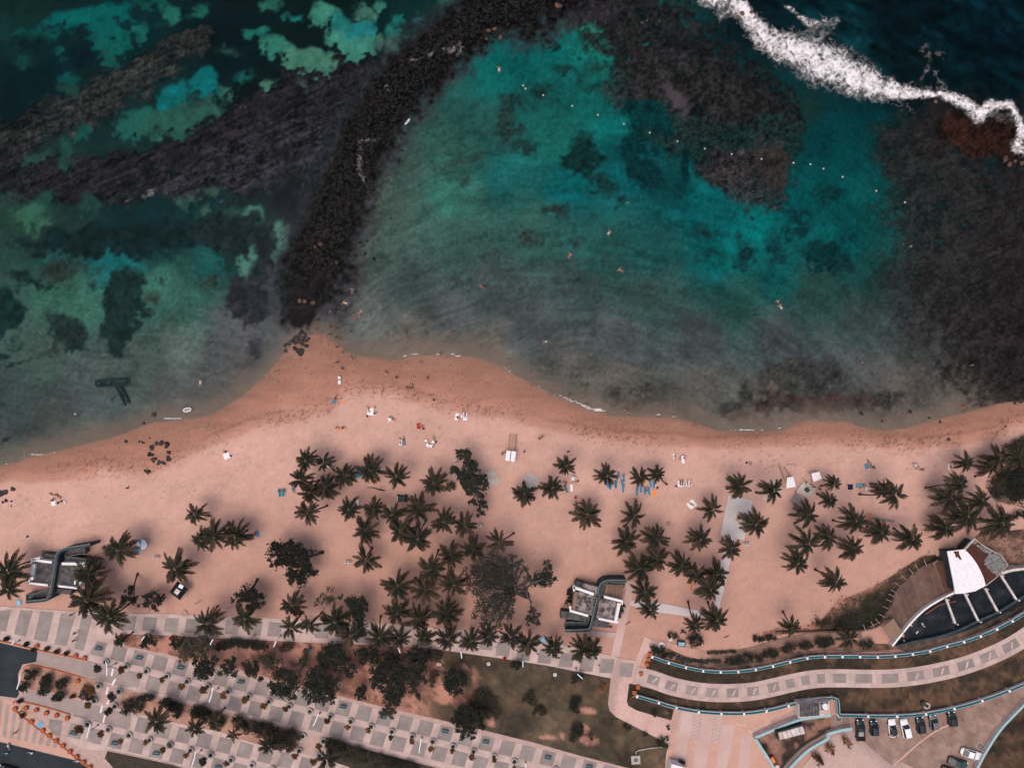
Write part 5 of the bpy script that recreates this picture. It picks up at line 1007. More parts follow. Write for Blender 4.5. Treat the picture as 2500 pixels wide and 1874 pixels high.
for t, q, l in (('M2',[(1480,470),(1592,402),(1662,532),(1632,560),(1520,607)],'bare tan concrete slab partly under the tall dark tree'),('M3',[(370,430),(472,530),(402,618),(278,535)],'diamond shaped concrete slab between two palms'),('M4',[(1125,508),(1222,600),(1160,712),(1058,618)],'concrete slab mostly hidden under a palm right of the platform'),('M4',[(1440,513),(1548,598),(1482,692),(1352,625)],'diamond shaped slab carrying a teal box and rails')):
    so_ = MB().prism(PP(TT(t, *q), .12), -.1, .12).obj('concrete_slab', m_gravel if 0 else m_paleslab); so_['kind'] = 'structure'; so_['label'] = l
    if 'teal' in l:
        for k, q2 in enumerate([[(1355,640),(1450,708),(1380,752),(1300,728)]]): slabpiece(so_, TT('M4', *q2), 0, .1, m_greyslab, 'lower_slab')
    if 'under a palm' in l: slabpiece(so_, TT('M4',(1052,650),(1112,692),(1080,735),(1018,692)), 0, .1, m_paleslab, 'lower_slab')
    m_b = so_.data.materials; m_b[0] = mat('worn_slab', (.50, .42, .385), .9, (.38, .31, .28), .6, 5, .1, fine=.1)
for pts, l in ((TT('M4',(1358,628),(1440,512),(1470,540)),'dark metal rail along the upper side of the slab with the teal box'),(TT('M4',(1300,728),(1362,640)),'short dark rail beside the lower step of the slab with the teal box')):
    mb = MB(); W = [P(x, y, .9) for x, y in pts]; mb.tube(W, .05, 5)
    for p in W: mb.tube([(p.x, p.y, 0), (p.x, p.y, .9)], .05, 5)
    reg(mb.obj('handrail', m_grey), '', 'handrail', 1950, 1190, None, l)
c = P(*T('M4', 1455, 612), .12); o = empty('equipment_box', c, .9); MB().box((0, 0, .35), (.9, .8, .7)).obj('body', m_teal, o); MB().box((0, 0, .74), (.96, .86, .06)).obj('lid', m_darkteal, o); reg(o, '', 'box', 1968, 1195, None, 'teal equipment box standing on the diamond slab')
# accessible-parking squares with the wheelchair symbol
def access(px, py, rz, lab):
    p = P(px, py, .1); o = empty('access_marking', p, rz); MB().box((0, 0, -.01), (1.25, 1.25, .03)).obj('blue_square', m_blue, o); mb = MB()
    mb.tube([(-.05, .38, .03), (-.05, .37, .035)], .001, 3); mb.lathe([(.01,.02),(.09,.02),(.09,.012)], 10, (-.04, .38, 0))
    for a, b_ in (((-.04,.27),(-.04,-.02)),((-.04,.13),(.2,.13)),((-.04,-.02),(.2,-.02)),((.2,-.02),(.3,-.33)),((.3,-.33),(.4,-.3))): ribbon(mb, [a, b_], .075, .006, .022)
    arc = [(-.03+.28*math.cos(t), -.12+.28*math.sin(t)) for t in [math.radians(x) for x in range(110, 350, 20)]]; ribbon(mb, arc, .06, .006, .023)
    mb.obj('wheelchair_symbol', m_white, o); reg(o, '', 'road marking', px, py, None, lab)
access(*T('B0', 172, 117), -.05, 'blue square with white wheelchair symbol below the left beach house')
access(*T('B3', 481, 462), 0.05, 'blue square with white wheelchair symbol left of the right beach house')
reg(slab('blue_ramp_patch', TT('B0',(378,1218),(408,1240),(375,1305),(326,1262)), .05, .10, m_blue), '', 'road marking', 97, 1770, None, 'bright blue painted ramp patch beside the orange kerb')
reg(slab('blue_ramp_patch', TT('B0',(850,140),(900,150),(890,195),(845,190)), .05, .10, m_tealpale), '', 'road marking', 228, 1485, None, 'pale aqua painted patch beneath the palm on the promenade edge')
mk = MB()
for X, Y, a in ((1047,765,78),(1060,855,60),(1000,935,78),(1012,1035,60),(945,1110,75),(970,1200,75)):
    p = P(*T('B0', X, Y), .09); mk.box((p.x, p.y, .082), (1.75, .42, .012), math.radians(a))
o = mk.obj('painted_dashes', m_white); reg(o, '', 'road marking', 265, 1690, None, 'zigzag of worn white painted dashes crossing the walk')
for t, X, Y in (('B1',188,215),('B1',1362,272),('B2',418,297)):
    p = P(*T(t, X, Y), .1); o = empty('tree_pit', p); MB().lathe([(.62,0),(.74,0),(.74,.1),(.62,.1),(.62,0)], 24).obj('rim', m_ring, o); MB().lathe([(.01,.03),(.62,.03)], 20).obj('sand_fill', m_soil, o); reg(o, 'round concrete tree pit on the promenade edge', 'tree pit', *T(t, X, Y), 'round tree pits on the promenade edge')

# ------------------------------------------------------------ orange kerbs and planters
def kerb(pts, m, lab, w_=.28):
    mb = MB(); ribbon(mb, PP(pts, .2), w_, 0, .20); reg(mb.obj('kerb', m), '', 'kerb', pts[0][0], pts[0][1], None, lab)
kerb(smoothline(TT('B0',(-20,472),(100,495),(360,560),(560,600),(810,655)), 3), m_orange, 'orange kerb above the asphalt turning area')
kerb(smoothline(TT('B0',(215,735),(250,705),(330,700),(560,755),(800,825)), 3), m_orange, 'orange kerb along the top of the planted island')
kerb(smoothline(TT('B0',(120,1060),(140,1035),(230,1045),(430,1092),(655,1160)), 3), m_orange, 'orange kerb along the top of the small triangle')
kerb(TT('B0',(112,1100),(330,1275),(560,1440),(700,1560),(900,1700)), m_orange, 'orange kerb running diagonally beside the striped crossing', .34)
pp0 = None
def cube_planter(px, py, m, plant=0, rz=None, desc='orange cube planter'):
    global pp0
    o = empty('cube_planter', P(px, py, .05), R.uniform(-.2, .2) if rz is None else rz)
    mb = MB(); s = .42; 
    mb.add([(-s*.9,-s*.9,0),(s*.9,-s*.9,0),(s*.9,s*.9,0),(-s*.9,s*.9,0),(-s,-s,.62),(s,-s,.62),(s,s,.62),(-s,s,.62),(-s*.74,-s*.74,.62),(s*.74,-s*.74,.62),(s*.74,s*.74,.62),(-s*.74,s*.74,.62)], [(0,1,5,4),(1,2,6,5),(2,3,7,6),(3,0,4,7),(4,5,9,8),(5,6,10,9),(6,7,11,10),(7,4,8,11),(3,2,1,0)])
    mb.obj('box', m, o); MB().box((0, 0, .54), (s*1.5, s*1.5, .06)).obj('filling', m if not plant else m_darksoil, o)
    if plant: leaf_cloud([(0, 0, .8, .42)], 60, .22, m_leaf, R, .8, 'plant', o)
    reg(o, desc+(' with dark leafy plant' if plant else ''), 'planter', px, py, 'cube planters along the kerbs')
for X, Y, pl_ in ((352,515,0),(548,562,1),(632,580,1),(713,605,0),(797,625,0),(735,838,0),(693,980,1),(152,1097,0),(252,1090,0),(348,1110,0),(443,1137,0),(537,1160,0),(637,1185,0),(228,1155,1),(305,1217,0),(410,1298,0),(470,1345,0),(533,1395,0),(597,1442,0),(662,1495,0),(725,1545,0),(788,1595,0),(848,1640,0)): cube_planter(*T('B0', X, Y), m_orange, pl_)
for X, Y in ((1475,593),(1462,638),(1445,685),(1392,773),(1362,897),(1328,945)): cube_planter(*T('B3', X, Y), m_orange, 0)
for X, Y in ((75,447),(258,495),(450,537),(330,548),(203,1022)): cube_planter(*T('B0', X, Y), m_darkteal, 1, desc='dark grey cube planter')
for t, X, Y, l in (('B1',83,435,'dark red litter bin at the corner of the promenade and shrub bed'),('B3',122,635,'dark red litter bin at the lawn edge by the promenade')):
    o = empty('litter_bin', P(*T(t, X, Y), .05)); MB().lathe([(.01,0),(.38,0),(.42,.9),(.46,.92),(.46,1.0),(.3,1.0),(.3,.8),(.01,.8)], 14).obj('drum', m_red, o); MB().box((0,0,1.05), (.3,.7,.08)).obj('lid', m_black, o); reg(o, '', 'bin', *T(t, X, Y), None, l)
# ------------------------------------------------------------ round planters with small rust leaved trees
def ring_planter(px, py, dx, dy, r, dark=False, bare=False):
    o = empty('round_planter', P(px, py, .05)); 
    MB().lathe([(.76,0),(.80,.40),(.76,.44),(.50,.44),(.47,.40),(.46,.1)], 24).obj('rim', m_ring, o, True); MB().lathe([(.01,.30),(.47,.28)], 16).obj('soil', m_darksoil, o)
    if not bare:
        h = R.uniform(2.4, 3.0); b0 = o.location; c = P(px+dx, py+dy, h)-b0
        # keep lean modest: most of the offset is the height of the crown itself
        MB().tube([(0, 0, .3), (c.x*.4, c.y*.4, h*.5), c], [.07, .05, .03], 5).obj('trunk', m_bark, o, True)
        rr = r/3.82/S*.78; bl = []
        for k in range(6): a = k*1.05+R.uniform(-.3, .3); bl.append((c.x+math.cos(a)*rr*.6, c.y+math.sin(a)*rr*.6, h+R.uniform(-.2, .2), rr*.5))
        bl.append((c.x, c.y, h+.2, rr*.5)); leaf_cloud(bl, 22, .30, m_leaf if dark else m_rust, R, .7, 'crown', o)
    reg(o, ('round concrete planter, empty' if bare else 'round concrete planter with small '+('dark leaved tree' if dark else 'rust leaved tree')), 'planter', px, py, 'round planters with small trees')
k = 1/3.8205
L1 = [('B0',995,663,-85,60,45,1),('B0',1182,708,-45,30,40,0),('B0',1370,750,-65,45,30,0),('B0',1560,797,-50,35,28,0)]
for q in L1: ring_planter(*T(q[0], q[1], q[2]), q[3]*k, q[4]*k, q[5], q[6])
offx = {0:(-55,50,32),1:(-45,38,38),2:(-45,40,40),3:(-35,35,38),4:(-50,42,32),5:(-38,28,28),6:None,7:(-30,45,32),8:(-32,60,28),9:(-28,36,26),10:(-10,60,26),11:(-5,48,28),12:(-15,70,30),13:(-8,46,24),14:(-18,55,30),15:(2,35,24),16:(-3,60,22),17:(2,50,24)}
for i in range(18):
    X, Y = T('B1', 222, 845); x = X+i*49.87; y = Y+i*12.2
    if i > 16: continue
    v = offx.get(i)
    if v: ring_planter(x, y, v[0]*k, v[1]*k, v[2], i == 10)
    elif i == 6: ring_planter(x, y, 0, 0, 0, bare=True)
for t, X, Y, dx, dy, r, d, br_ in (('B0',927,888,-75,45,52,0,0),('B0',1117,937,-75,55,48,1,0),('B0',887,1025,-65,45,36,0,0),('B0',1078,1075,-65,50,45,1,0),('B0',825,1245,-85,50,46,0,0),('B0',1018,1293,-75,45,36,0,0),('B0',1210,1345,-85,62,28,0,0),('B0',1400,1390,-42,28,26,0,0),('B0',1590,1437,-70,50,28,0,0),('B1',65,1435,-70,50,24,0,0),('B1',253,1485,-48,52,32,0,0),('B1',443,1530,-75,60,46,1,0),('B1',632,1577,-45,38,28,0,0),('B1',827,1622,0,0,0,0,1),('B1',1018,1660,-30,50,28,0,0),('B1',1300,1353,0,0,0,0,1),('B1',1492,1400,-40,48,32,0,0),('B1',1267,1490,-40,55,34,0,0),('B1',1455,1535,-60,65,36,0,0),('B3',600,1665,0,20,20,0,0)):
    ring_planter(*T(t, X, Y), dx*k, dy*k, r, d, bool(br_))
# ------------------------------------------------------------ benches, lamps
bproto = empty('teal_bench', (0, 0, 0))
for i in range(4): MB().box((0, -.24+i*.16, .45), (1.65, .13, .04)).obj('seat_slat', m_teal, bproto)
MB().box((0, .36, .7), (1.65, .05, .34), 0, ('X', -.25)).obj('backrest', m_tealpale, bproto)
for x in (-.65, .65): MB().box((x, 0, .22), (.08, .6, .43)).obj('leg', m_grey, bproto)
first = True
for t, X, Y, a in (('B0',925,540,-8),('B0',1303,625,-14),('B0',690,1327,-14),('B0',1075,1420,-8),('B0',1463,1515,-8),('B1',160,717,-10),('B1',723,850,-10),('B1',510,1645,0),('B2',145,1080,-10),('B2',520,1178,-10),('B2',1095,1310,-10),('B2',1475,1407,-10),('B3',525,1553,-10),('B3',910,1640,-8)):
    o = bproto if first else dup(bproto); first = False
    p = P(*T(t, X, Y), .055); o.location = p; o.rotation_euler = (0, 0, math.radians(a)); reg(o, 'teal slatted bench on a grey panel', 'bench', *T(t, X, Y), 'teal benches on the diagonal walks')
def lamp(bx, by, cx, cy, ends, h, desc='double armed white street lamp'):
    b = P(bx, by, .05); o = empty('street_lamp', b); c = P(cx, cy, h)-b
    MB().lathe([(.01,.0),(.28,0),(.28,.12),(.12,.2),(.01,.2)], 12).obj('base', m_grey, o)
    MB().tube([(0, 0, 0), c], [.09, .05], 8).obj('pole', m_grey, o, True)
    for e in ends:
        q = P(e[0], e[1], h+.15)-b; d = (q-c)
        if d.length < .1: continue
        s = c+d*.08; MB().tube([c, s, q], [.05, .05, .04], 6).obj('arm', m_metalw, o)
        a = math.atan2(d.y, d.x); m_ = (c+q)*.5; MB().box((m_.x, m_.y, m_.z+.03), (d.length*.94, .20, .08), a).obj('light_bar', m_metalw, o)
    reg(o, desc, 'street lamp', bx, by, 'street lamps along the promenades')
for t, b_, c_, e in (('B0',(1083,680),(1000,720),[(985,660),(995,800)]),('B0',(180,470),(128,492),[(130,463),(106,502)]),('B0',(915,1255),(826,1318),[(842,1245),(802,1382)]),('B0',(210,850),(183,848),[(190,790),(155,925)]),('B1',(510,910),(450,962),[(456,903),(420,1045)]),('B1',(350,1490),(290,1550),[(295,1502),(258,1645)]),('B1',(1458,1140),(1432,1180),[(1443,1150),(1390,1270)]),('B2',(880,1370),(872,1390),[(872,1384),(850,1520)]),('B3',(318,1605),(318,1625),[(312,1610),(322,1655)])):
    lamp(*T(t, *b_), *T(t, *c_), [T(t, *q) for q in e], 4.2)
for t, a, b_ in (('B0',(1350,428),(1318,470)),('B1',(460,455),(430,510)),('B1',(1050,470),(1022,530)),('B2',(658,535),(677,585)),('B2',(1242,572),(1250,635)),('B3',(292,660),(293,718)),('B3',(800,778),(848,825))):
    A = T(t, *a); lamp(A[0]+(1250-A[0])*.02, A[1]-(A[1]-937)*.02, A[0], A[1], [T(t, *b_)], 4.0, 'single armed white street lamp')
for t, X, Y, l in (('B2',1500,682,'white ring shaped fitting on the dark lawn near the promenade'),('B3',590,782,'white ring shaped fitting on the lawn below the promenade palms'),('B4',140,453,'white ring shaped fitting beside the teal skip')):
    p = P(*T(t, X, Y), .05); o = empty('ring_light', p); MB().lathe([(.26,.1),(.42,.1),(.46,.3),(.40,.42),(.28,.42),(.26,.1)], 18).obj('ring', m_white, o, True); MB().lathe([(.01,.0),(.14,0),(.12,.5),(.01,.52)], 10).obj('hub', m_metalw, o)
    for a in range(3): MB().box((math.cos(a*2.1)*.24, math.sin(a*2.1)*.24, .3), (.34, .06, .06), a*2.1).obj('spoke', m_white, o)
    reg(o, '', 'light fitting', *T(t, X, Y), None, l)
o = empty('concrete_plinth', P(*T('B3', 1343, 1572), .05)); MB().box((0,0,.25), (2.1, 2.0, .5), .05).obj('block', m_ring, o); MB().lathe([(.01,.5),(.5,.5),(.5,.56),(.3,.58),(.3,.52),(.01,.52)], 18).obj('round_plate', m_gravel, o)
MB().tube([(0, 1.0, .3), (0, 1.9, .4), (.6, 2.3, .5), (3.3, 2.8, .5), (6.4, 3.1, .5)], .13, 8).obj('pipe', m_ring, o, True); reg(o, '', 'plinth', 1551, 1851, None, 'square concrete plinth with a pipe on the lawn at the bottom')
o = empty('manhole_mound', P(*T('B5', 995, 1070), .06)); MB().lathe([(.01,.42),(.3,.42),(.3,.5),(.75,.5),(.8,.44),(.82,0)], 24).obj('ring', m_paleslab, o); MB().box((0,0,.47), (.5,.5,.1), .1).obj('hatch', m_black, o); MB().lathe([(.32,.505),(.5,.505),(.5,.53),(.32,.53),(.32,.505)], 20).obj('groove', m_gravel, o)
MB().box((-.9,.6,.4), (1.0,1.1,.8), .3).obj('teal_cabinet', m_darkteal, o); reg(o, '', 'manhole', 2260, 1720, None, 'round pale manhole with dark cabinet on the brown bank above the cars')
for X, Y, s, m_, l in ((1500,1455,1.5,m_brroof,'brown square drain grate beside the white saloon car'),(180,1195,1.4,m_black,'black square hatch below the small tiled block')):
    p = P(*T('B5', X, Y), .06); o = empty('drain_grate', p, -.6 if s > 1.45 else 0); MB().box((0,0,.03), (s*1.1,s*1.0,.06)).obj('frame', m_ring, o)
    for i in range(6): MB().box((0,-s*.38+i*s*.15,.075), (s*.9,s*.09,.03)).obj('bar', m_, o)
    reg(o, '', 'drain', *T('B5', X, Y), None, l)
for X, Y, l in ((115,1270,'black litter bin at the forecourt edge, upper of two'),(105,1370,'black litter bin at the forecourt edge, lower of two')):
    o = empty('litter_bin', P(*T('B4', X, Y), .05)); MB().lathe([(.01,0),(.34,0),(.4,.95),(.3,1.0),(.28,.7),(.01,.7)], 16).obj('drum', m_black, o, True); MB().lathe([(.28,1.0),(.42,.98),(.42,1.04),(.28,1.06),(.28,1.0)], 16).obj('rim', m_grey, o); reg(o, '', 'bin', *T('B4', X, Y), None, l)

# ------------------------------------------------------------ vehicles
def car(t, X, Y, L_, W_, rz, m, label, kind='saloon', name='parked_car', glassroof=False, roofm=None, cat='car'):
    """nose towards +Y"""
    px, py = T(t, X, Y); o = empty(name, P(px, py, .06), math.radians(rz)); hl = L_/2; hw = W_/2
    hb = .78 if kind == 'saloon' else .95
    prof = [(-hl,.78,.35),(-hl+.12,.90,.62),(-hl+.6,.98,.86),(-.2*L_,1,1),(0,1,1.02),(.18*L_,1,.98),(.30*L_,.98,.90),(hl-.35,.92,.78),(hl-.08,.80,.62),(hl,.62,.40)]
    if kind == 'suv': prof[1] = (-hl+.08,.93,.9); prof[2] = (-hl+.5,.99,1.0)
    v = []; f = []; n = 9
    for y, wf, hf in prof:
        w = hw*wf; h = hb*hf
        for x, z in ((-w*.92,.22),(-w,.42),(-w,h*.78),(-w*.93,h*.95),(-w*.5,h*1.0+.02),(0,h*1.0+.035),(w*.5,h*1.0+.02),(w*.93,h*.95),(w,h*.78),(w,.42),(w*.92,.22)): v.append((x, y, z))
    n = 11
    for i in range(len(prof)-1):
        for j in range(n-1): f.append((i*n+j, i*n+j+1, (i+1)*n+j+1, (i+1)*n+j)[::-1])
        f.append((i*n+n-1, i*n, (i+1)*n, (i+1)*n+n-1)[::-1])
    f.append(tuple(range(n))); f.append(tuple((len(prof)-1)*n+j for j in range(n))[::-1])
    MB().add(v, f).obj('body', m, o, True)
    if kind == 'saloon': y0, y1, y2, y3 = -.40*L_, -.22*L_, .04*L_, .20*L_
    elif kind == 'suv': y0, y1, y2, y3 = -.47*L_, -.40*L_, .08*L_, .22*L_
    else: y0, y1, y2, y3 = -.02*L_, .02*L_, .16*L_, .28*L_
    hr = 1.40 if kind == 'saloon' else 1.66; wb = hw*.90; wt = hw*.70; hbt = hb*.97
    # glass house: front, rear, sides and painted roof as separate panels
    A = [(-wb,y0,hbt),(wb,y0,hbt),(wt,y1,hr-.04),(-wt,y1,hr-.04)]; B_ = [(-wb*.95,y3,hbt),(wb*.95,y3,hbt),(wt,y2,hr-.03),(-wt,y2,hr-.03)]
    MB().add(A, [(0,1,2,3)]).obj('rear_window', m_glass, o); MB().add(B_, [(1,0,3,2)]).obj('windscreen', m_glass, o)
    for s in (-1, 1): MB().add([(s*wb,y0,hbt),(s*wb*.95,y3,hbt),(s*wt,y2,hr-.03),(s*wt,y1,hr-.04)], [(0,1,2,3) if s > 0 else (3,2,1,0)]).obj('side_window', m_glass, o)
    rf = MB(); nx = 5; ny = 5; vv_ = []
    for j in range(ny):
        y = y1+(y2-y1)*j/(ny-1)
        for i in range(nx):
            u = i/(nx-1)*2-1; vv_.append((wt*1.03*u, y*1.0, hr+.045*(1-u*u)-.02*abs(2*j/(ny-1)-1)))
    rf.add(vv_, [(j*nx+i, j*nx+i+1, (j+1)*nx+i+1, (j+1)*nx+i) for j in range(ny-1) for i in range(nx-1)])
    ro = rf.obj('roof', m_glass if glassroof else (roofm or m), o, True)
    for s in (-1, 1):   # pillars
        MB().tube([(s*wb*.96,y3,hbt), (s*wt*1.01,y2,hr)], .045, 4).obj('pillar', m, o); MB().tube([(s*wb,y0,hbt), (s*wt*1.01,y1,hr-.02)], .06, 4).obj('pillar', m, o)
        MB().box((s*(hw+.08), y3-.15, .98), (.2, .12, .14)).obj('mirror', m, o)
        for y in (-.31*L_, .31*L_): 
            wh = MB().tube([(s*(hw-.22), y, .33), (s*(hw-.01), y, .33)], .33, 14).obj('wheel', m_rubber, o)
        MB().box((s*hw*.66, hl-.22, hb*.70), (.34, .24, .10)).obj('headlight', m_metalw, o); MB().box((s*hw*.72, -hl+.10, hb*.78), (.28, .12, .14)).obj('tail_light', m_red, o)
    if kind == 'pickup':
        MB().box((0, -.25*L_, hb+.02), (W_*.80, L_*.40, .12)).obj('load_bed', m_black, o)
        for s in (-1, 1): MB().box((s*hw*.9, -.25*L_, hb+.08), (.12, L_*.42, .18)).obj('bed_rail', m, o)
        MB().box((0, -.13*L_, hb+.14), (W_*.62, 1.0, .16)).obj('bed_cover', m_ring, o)
        for i in range(4): MB().box((-.45+i*.3, -.13*L_, hb+.24), (.06, 1.0, .05)).obj('cover_rib', m_grey, o)
    reg(o, '', cat, px, py, None, label); return o
m_cw = mat('car_white', (.74, .72, .73), .25, (.70, .68, .69), 1, 2, spec=.5); m_cb = mat('car_black', (.012, .014, .018), .25, (.016, .018, .022), 1, 2, spec=.5)
m_cg = mat('car_grey', (.13, .13, .13), .35, (.10, .10, .10), 1, 2, spec=.5); m_cgr = mat('car_green', (.022, .045, .042), .35, (.03, .055, .05), 1, 2, spec=.5); m_cn = mat('car_navy', (.010, .017, .028), .25, (.013, .02, .03), 1, 2, spec=.5)
car('B5', 370, 1292, 5.2, 1.95, 1, m_cb, 'black pickup truck with grey slatted bed cover, leftmost parked vehicle', 'pickup', 'pickup_truck', cat='pickup truck', roofm=m_cb)
car('B5', 497, 1268, 3.5, 1.85, 3, m_cn, 'small dark navy car second from left in the parked row', 'suv')
car('B5', 672, 1278, 4.5, 1.85, 6, m_cw, 'white saloon with long dark glass roof facing the railing', 'saloon', glassroof=True)
car('B5', 790, 1275, 4.5, 1.9, 13, m_cw, 'white estate car parked right of the other white car', 'suv')
car('B5', 930, 1243, 3.8, 1.85, 6, m_cb, 'glossy black car fifth from left in the parked row', 'suv')
car('B5', 1050, 1215, 3.4, 1.75, 8, m_cg, 'grey compact car between two black cars in the parked row', 'suv')
car('B5', 1222, 1184, 3.4, 1.9, 6, m_cb, 'black car parked alone at the right end of the row', 'suv')
car('B5', 1402, 1514, 5.0, 2.0, -107, m_cw, 'white saloon parked apart beside the square drain grate', 'saloon')
car('B5', 1280, 1598, 4.8, 1.95, -107, m_cgr, 'dark green saloon parked below the lone white saloon', 'saloon')
car('B5', 1215, 1680, 4.6, 1.9, -107, m_cb, 'black car cut off by the bottom edge below the green saloon', 'saloon')
car('B0', 90, 1665, 4.6, 1.9, 75, m_cb, 'dark car with white lettering panel in the bottom left corner street', 'saloon', roofm=m_whitefab)
for X, Y, l in ((92,1450,'white scooter parked by the street kerb below the crossing, upper left'),(62,1512,'pale blue scooter in the dark street below the crossing'),(295,1508,'white scooter parked in the street right of the crossing'),(722,1585,'small white scooter beside the diagonal orange kerb')):
    o = empty('motor_scooter', P(*T('B0', X, Y), .07), R.uniform(0, 3)); 
    for x in (-.55, .55): MB().tube([(x, -.05, .25), (x, .05, .25)], .25, 10).obj('wheel', m_rubber, o)
    MB().prism([(-.7,-.16),(-.1,-.20),(.1,-.10),(.55,-.14),(.7,0),(.55,.14),(.1,.10),(-.1,.20),(-.7,.16)], .25, .62).obj('body', m_blue if 'blue' in l else m_white, o); MB().box((-.3, 0, .70), (.6, .28, .12)).obj('seat', m_black, o); MB().box((.45, 0, .95), (.06, .62, .05)).obj('handlebar', m_grey, o)
    reg(o, '', 'scooter', *T('B0', X, Y), None, l)
# beach buggy
o = empty('beach_buggy', P(*T('M2', 722, 692), 0), 0)
MB().prism([(-1.25,-.6),(-1.05,-.7),(1.1,-.7),(1.25,-.5),(1.25,.5),(1.1,.7),(-1.05,.7),(-1.25,.6)], .35, .85).obj('body', m_black, o); MB().box((.1,0,1.5), (1.5,1.25,.08)).obj('canopy', m_darkteal, o)
for x in (-.6, .8):
    for y in (-.55, .55): MB().tube([(x, y, .8), (x, y, 1.5)], .04, 5).obj('canopy_post', m_grey, o)
for x in (-.85, .85):
    for y in (-.72, .72): MB().tube([(x, y-.12, .32), (x, y+.12, .32)], .32, 12).obj('wheel', m_rubber, o)
for i in range(3): MB().lathe([(.01,.12),(.13,.12),(.15,0)], 12, (-1.08, -.4+i*.4, .86)).obj('bucket', m_metalw, o)
MB().box((0,0,.95), (.6,1.1,.2)).obj('seat', m_grey, o)
reg(o, '', 'buggy', 983, 1215, None, 'black beach buggy with canopy parked among the palms')
# ------------------------------------------------------------ palms
PALMS = [('M0',85,1400,165),('M0',85,1570,120),('M0',1140,1190,160),('M0',850,1420,160),('B0',810,95,185,None),('B0',1015,250,145,('B0',1200,130)),
('M1',300,850,108,('M1',440,860)),('M1',360,1100,110),('M1',485,1060,140),('M1',690,1060,140),('M1',110,1370,160),('M1',1370,330,108),('M1',1545,350,98,('M1',1640,425)),('M1',1320,515,112,('M1',1498,520)),('M1',1560,590,122),('M1',1405,640,108),('M1',1385,830,112,('M1',1575,766)),
('M2',160,480,115,('M2',120,600)),('M2',410,425,130),('M2',665,485,110),('M2',1020,550,130),('M2',205,800,115),('M2',445,800,105),('M2',620,860,125),('M2',880,790,138),('M2',365,1000,132,('M2',430,1180)),('M2',700,1010,140),('M2',865,1080,138,('M2',950,905)),('M2',1120,920,125),('M2',1320,960,118),('M2',375,1290,130),('M2',1190,1240,115),('M2',1400,1190,120),('M2',1010,1380,125,('M2',1068,1190)),('M2',675,1540,145),('M2',945,1570,138),('M2',1215,1520,130,('M2',1190,1360)),
('M3',720,380,100),('M3',320,650,115,('M3',410,710)),('M3',580,590,110),('M3',1110,475,105),('M3',1430,490,94),('M3',1590,460,85,('M3',1690,560)),('M3',920,860,138),('M3',1375,865,125,('M3',1275,965)),('M3',1300,1110,128),('M3',1585,1085,125),('M3',75,1120,118,('M3',215,1030)),('M3',1430,1370,132,('M3',1470,1250)),('M3',1480,1590,128),('M3',1600,1280,112,('M3',1640,1200)),
('M4',820,580,115,('M4',688,603)),('M4',1140,620,120,('M4',972,636)),('M4',550,800,120),('M4',970,940,132,('M4',800,885)),('M4',1475,850,130),('M4',430,1090,122),('M4',730,1180,108),('M4',1475,1130,145,('M4',1298,1045)),('M4',1375,1320,120,('M4',1268,1158)),('M4',250,1340,112),('M4',395,1430,105),('M4',600,1420,128,('M4',660,1385)),('M4',530,1570,128,('M4',400,1480)),
('M5',150,545,80,('M5',15,575)),('M5',105,715,85),('M5',1425,355,100,('M5',1310,360)),('M5',1740,310,120,('M5',1595,285)),('M5',1660,400,98,('M5',1500,485)),('M5',1925,300,130),('M5',730,650,142,('M5',385,655)),('M5',620,600,88),('M5',1360,555,105,('M5',1025,595)),('M5',1270,690,150),('M5',1565,710,130),('M5',1430,880,155,('M5',1245,790)),('M5',350,910,132,('M5',130,905)),('M5',95,1070,112,('M5',35,945)),('M5',600,1025,128),('M5',900,1085,132,('M5',720,985)),('M5',330,1175,120,('M5',190,1090)),('M5',1220,990,130,('M5',1078,940)),('M5',1770,940,155),('M5',160,1500,122,('M4',1538,1380)),
('B1',410,310,138,('B1',500,150)),('B1',755,260,128),('B1',1195,140,122),('B1',1190,350,108,('B1',1290,200)),('B1',1355,330,88,('B1',1475,205)),('B1',1600,290,140),('B1',290,1290,78),('B1',645,1345,62),('B1',980,1440,115),('B1',1520,1570,118),('B1',470,1235,78),('B0',1460,1220,118),('B0',1115,465,60),
('B2',215,420,122),('B2',645,210,122),('B2',490,440,120,('B2',495,240)),('B2',670,445,98),('B2',845,265,122),('B2',905,435,85,('B2',910,250)),('B2',1110,220,138),('B2',1120,450,118),('B2',1335,470,108),('B2',1500,430,98),
('B3',175,430,112),('B3',345,500,112),('B3',575,535,98,('B3',555,440)),('B3',850,550,118),('B3',945,545,98),('B3',1480,175,98),
('B4',370,325,88,('B4',305,105)),('B4',570,275,122,('B4',490,110)),('B4',1275,350,98,('B4',1190,200)),('B5',290,455,95),('B4',1290,1750-1290+0,0)]
for p in PALMS:
    if p[3] == 0: continue
    x, y = T(p[0], p[1], p[2]); b = p[4] if len(p) > 4 else None
    r = p[3]*(3.948/3.8205 if p[0][0] == 'B' else 1)
    palm(x, y, r, T(*b) if b else None, brown=(p[0], p[1]) in (('M4', 395), ('M4', 550), ('B1', 470), ('B1', 645), ('M1', 1385), ('M3', 920)))
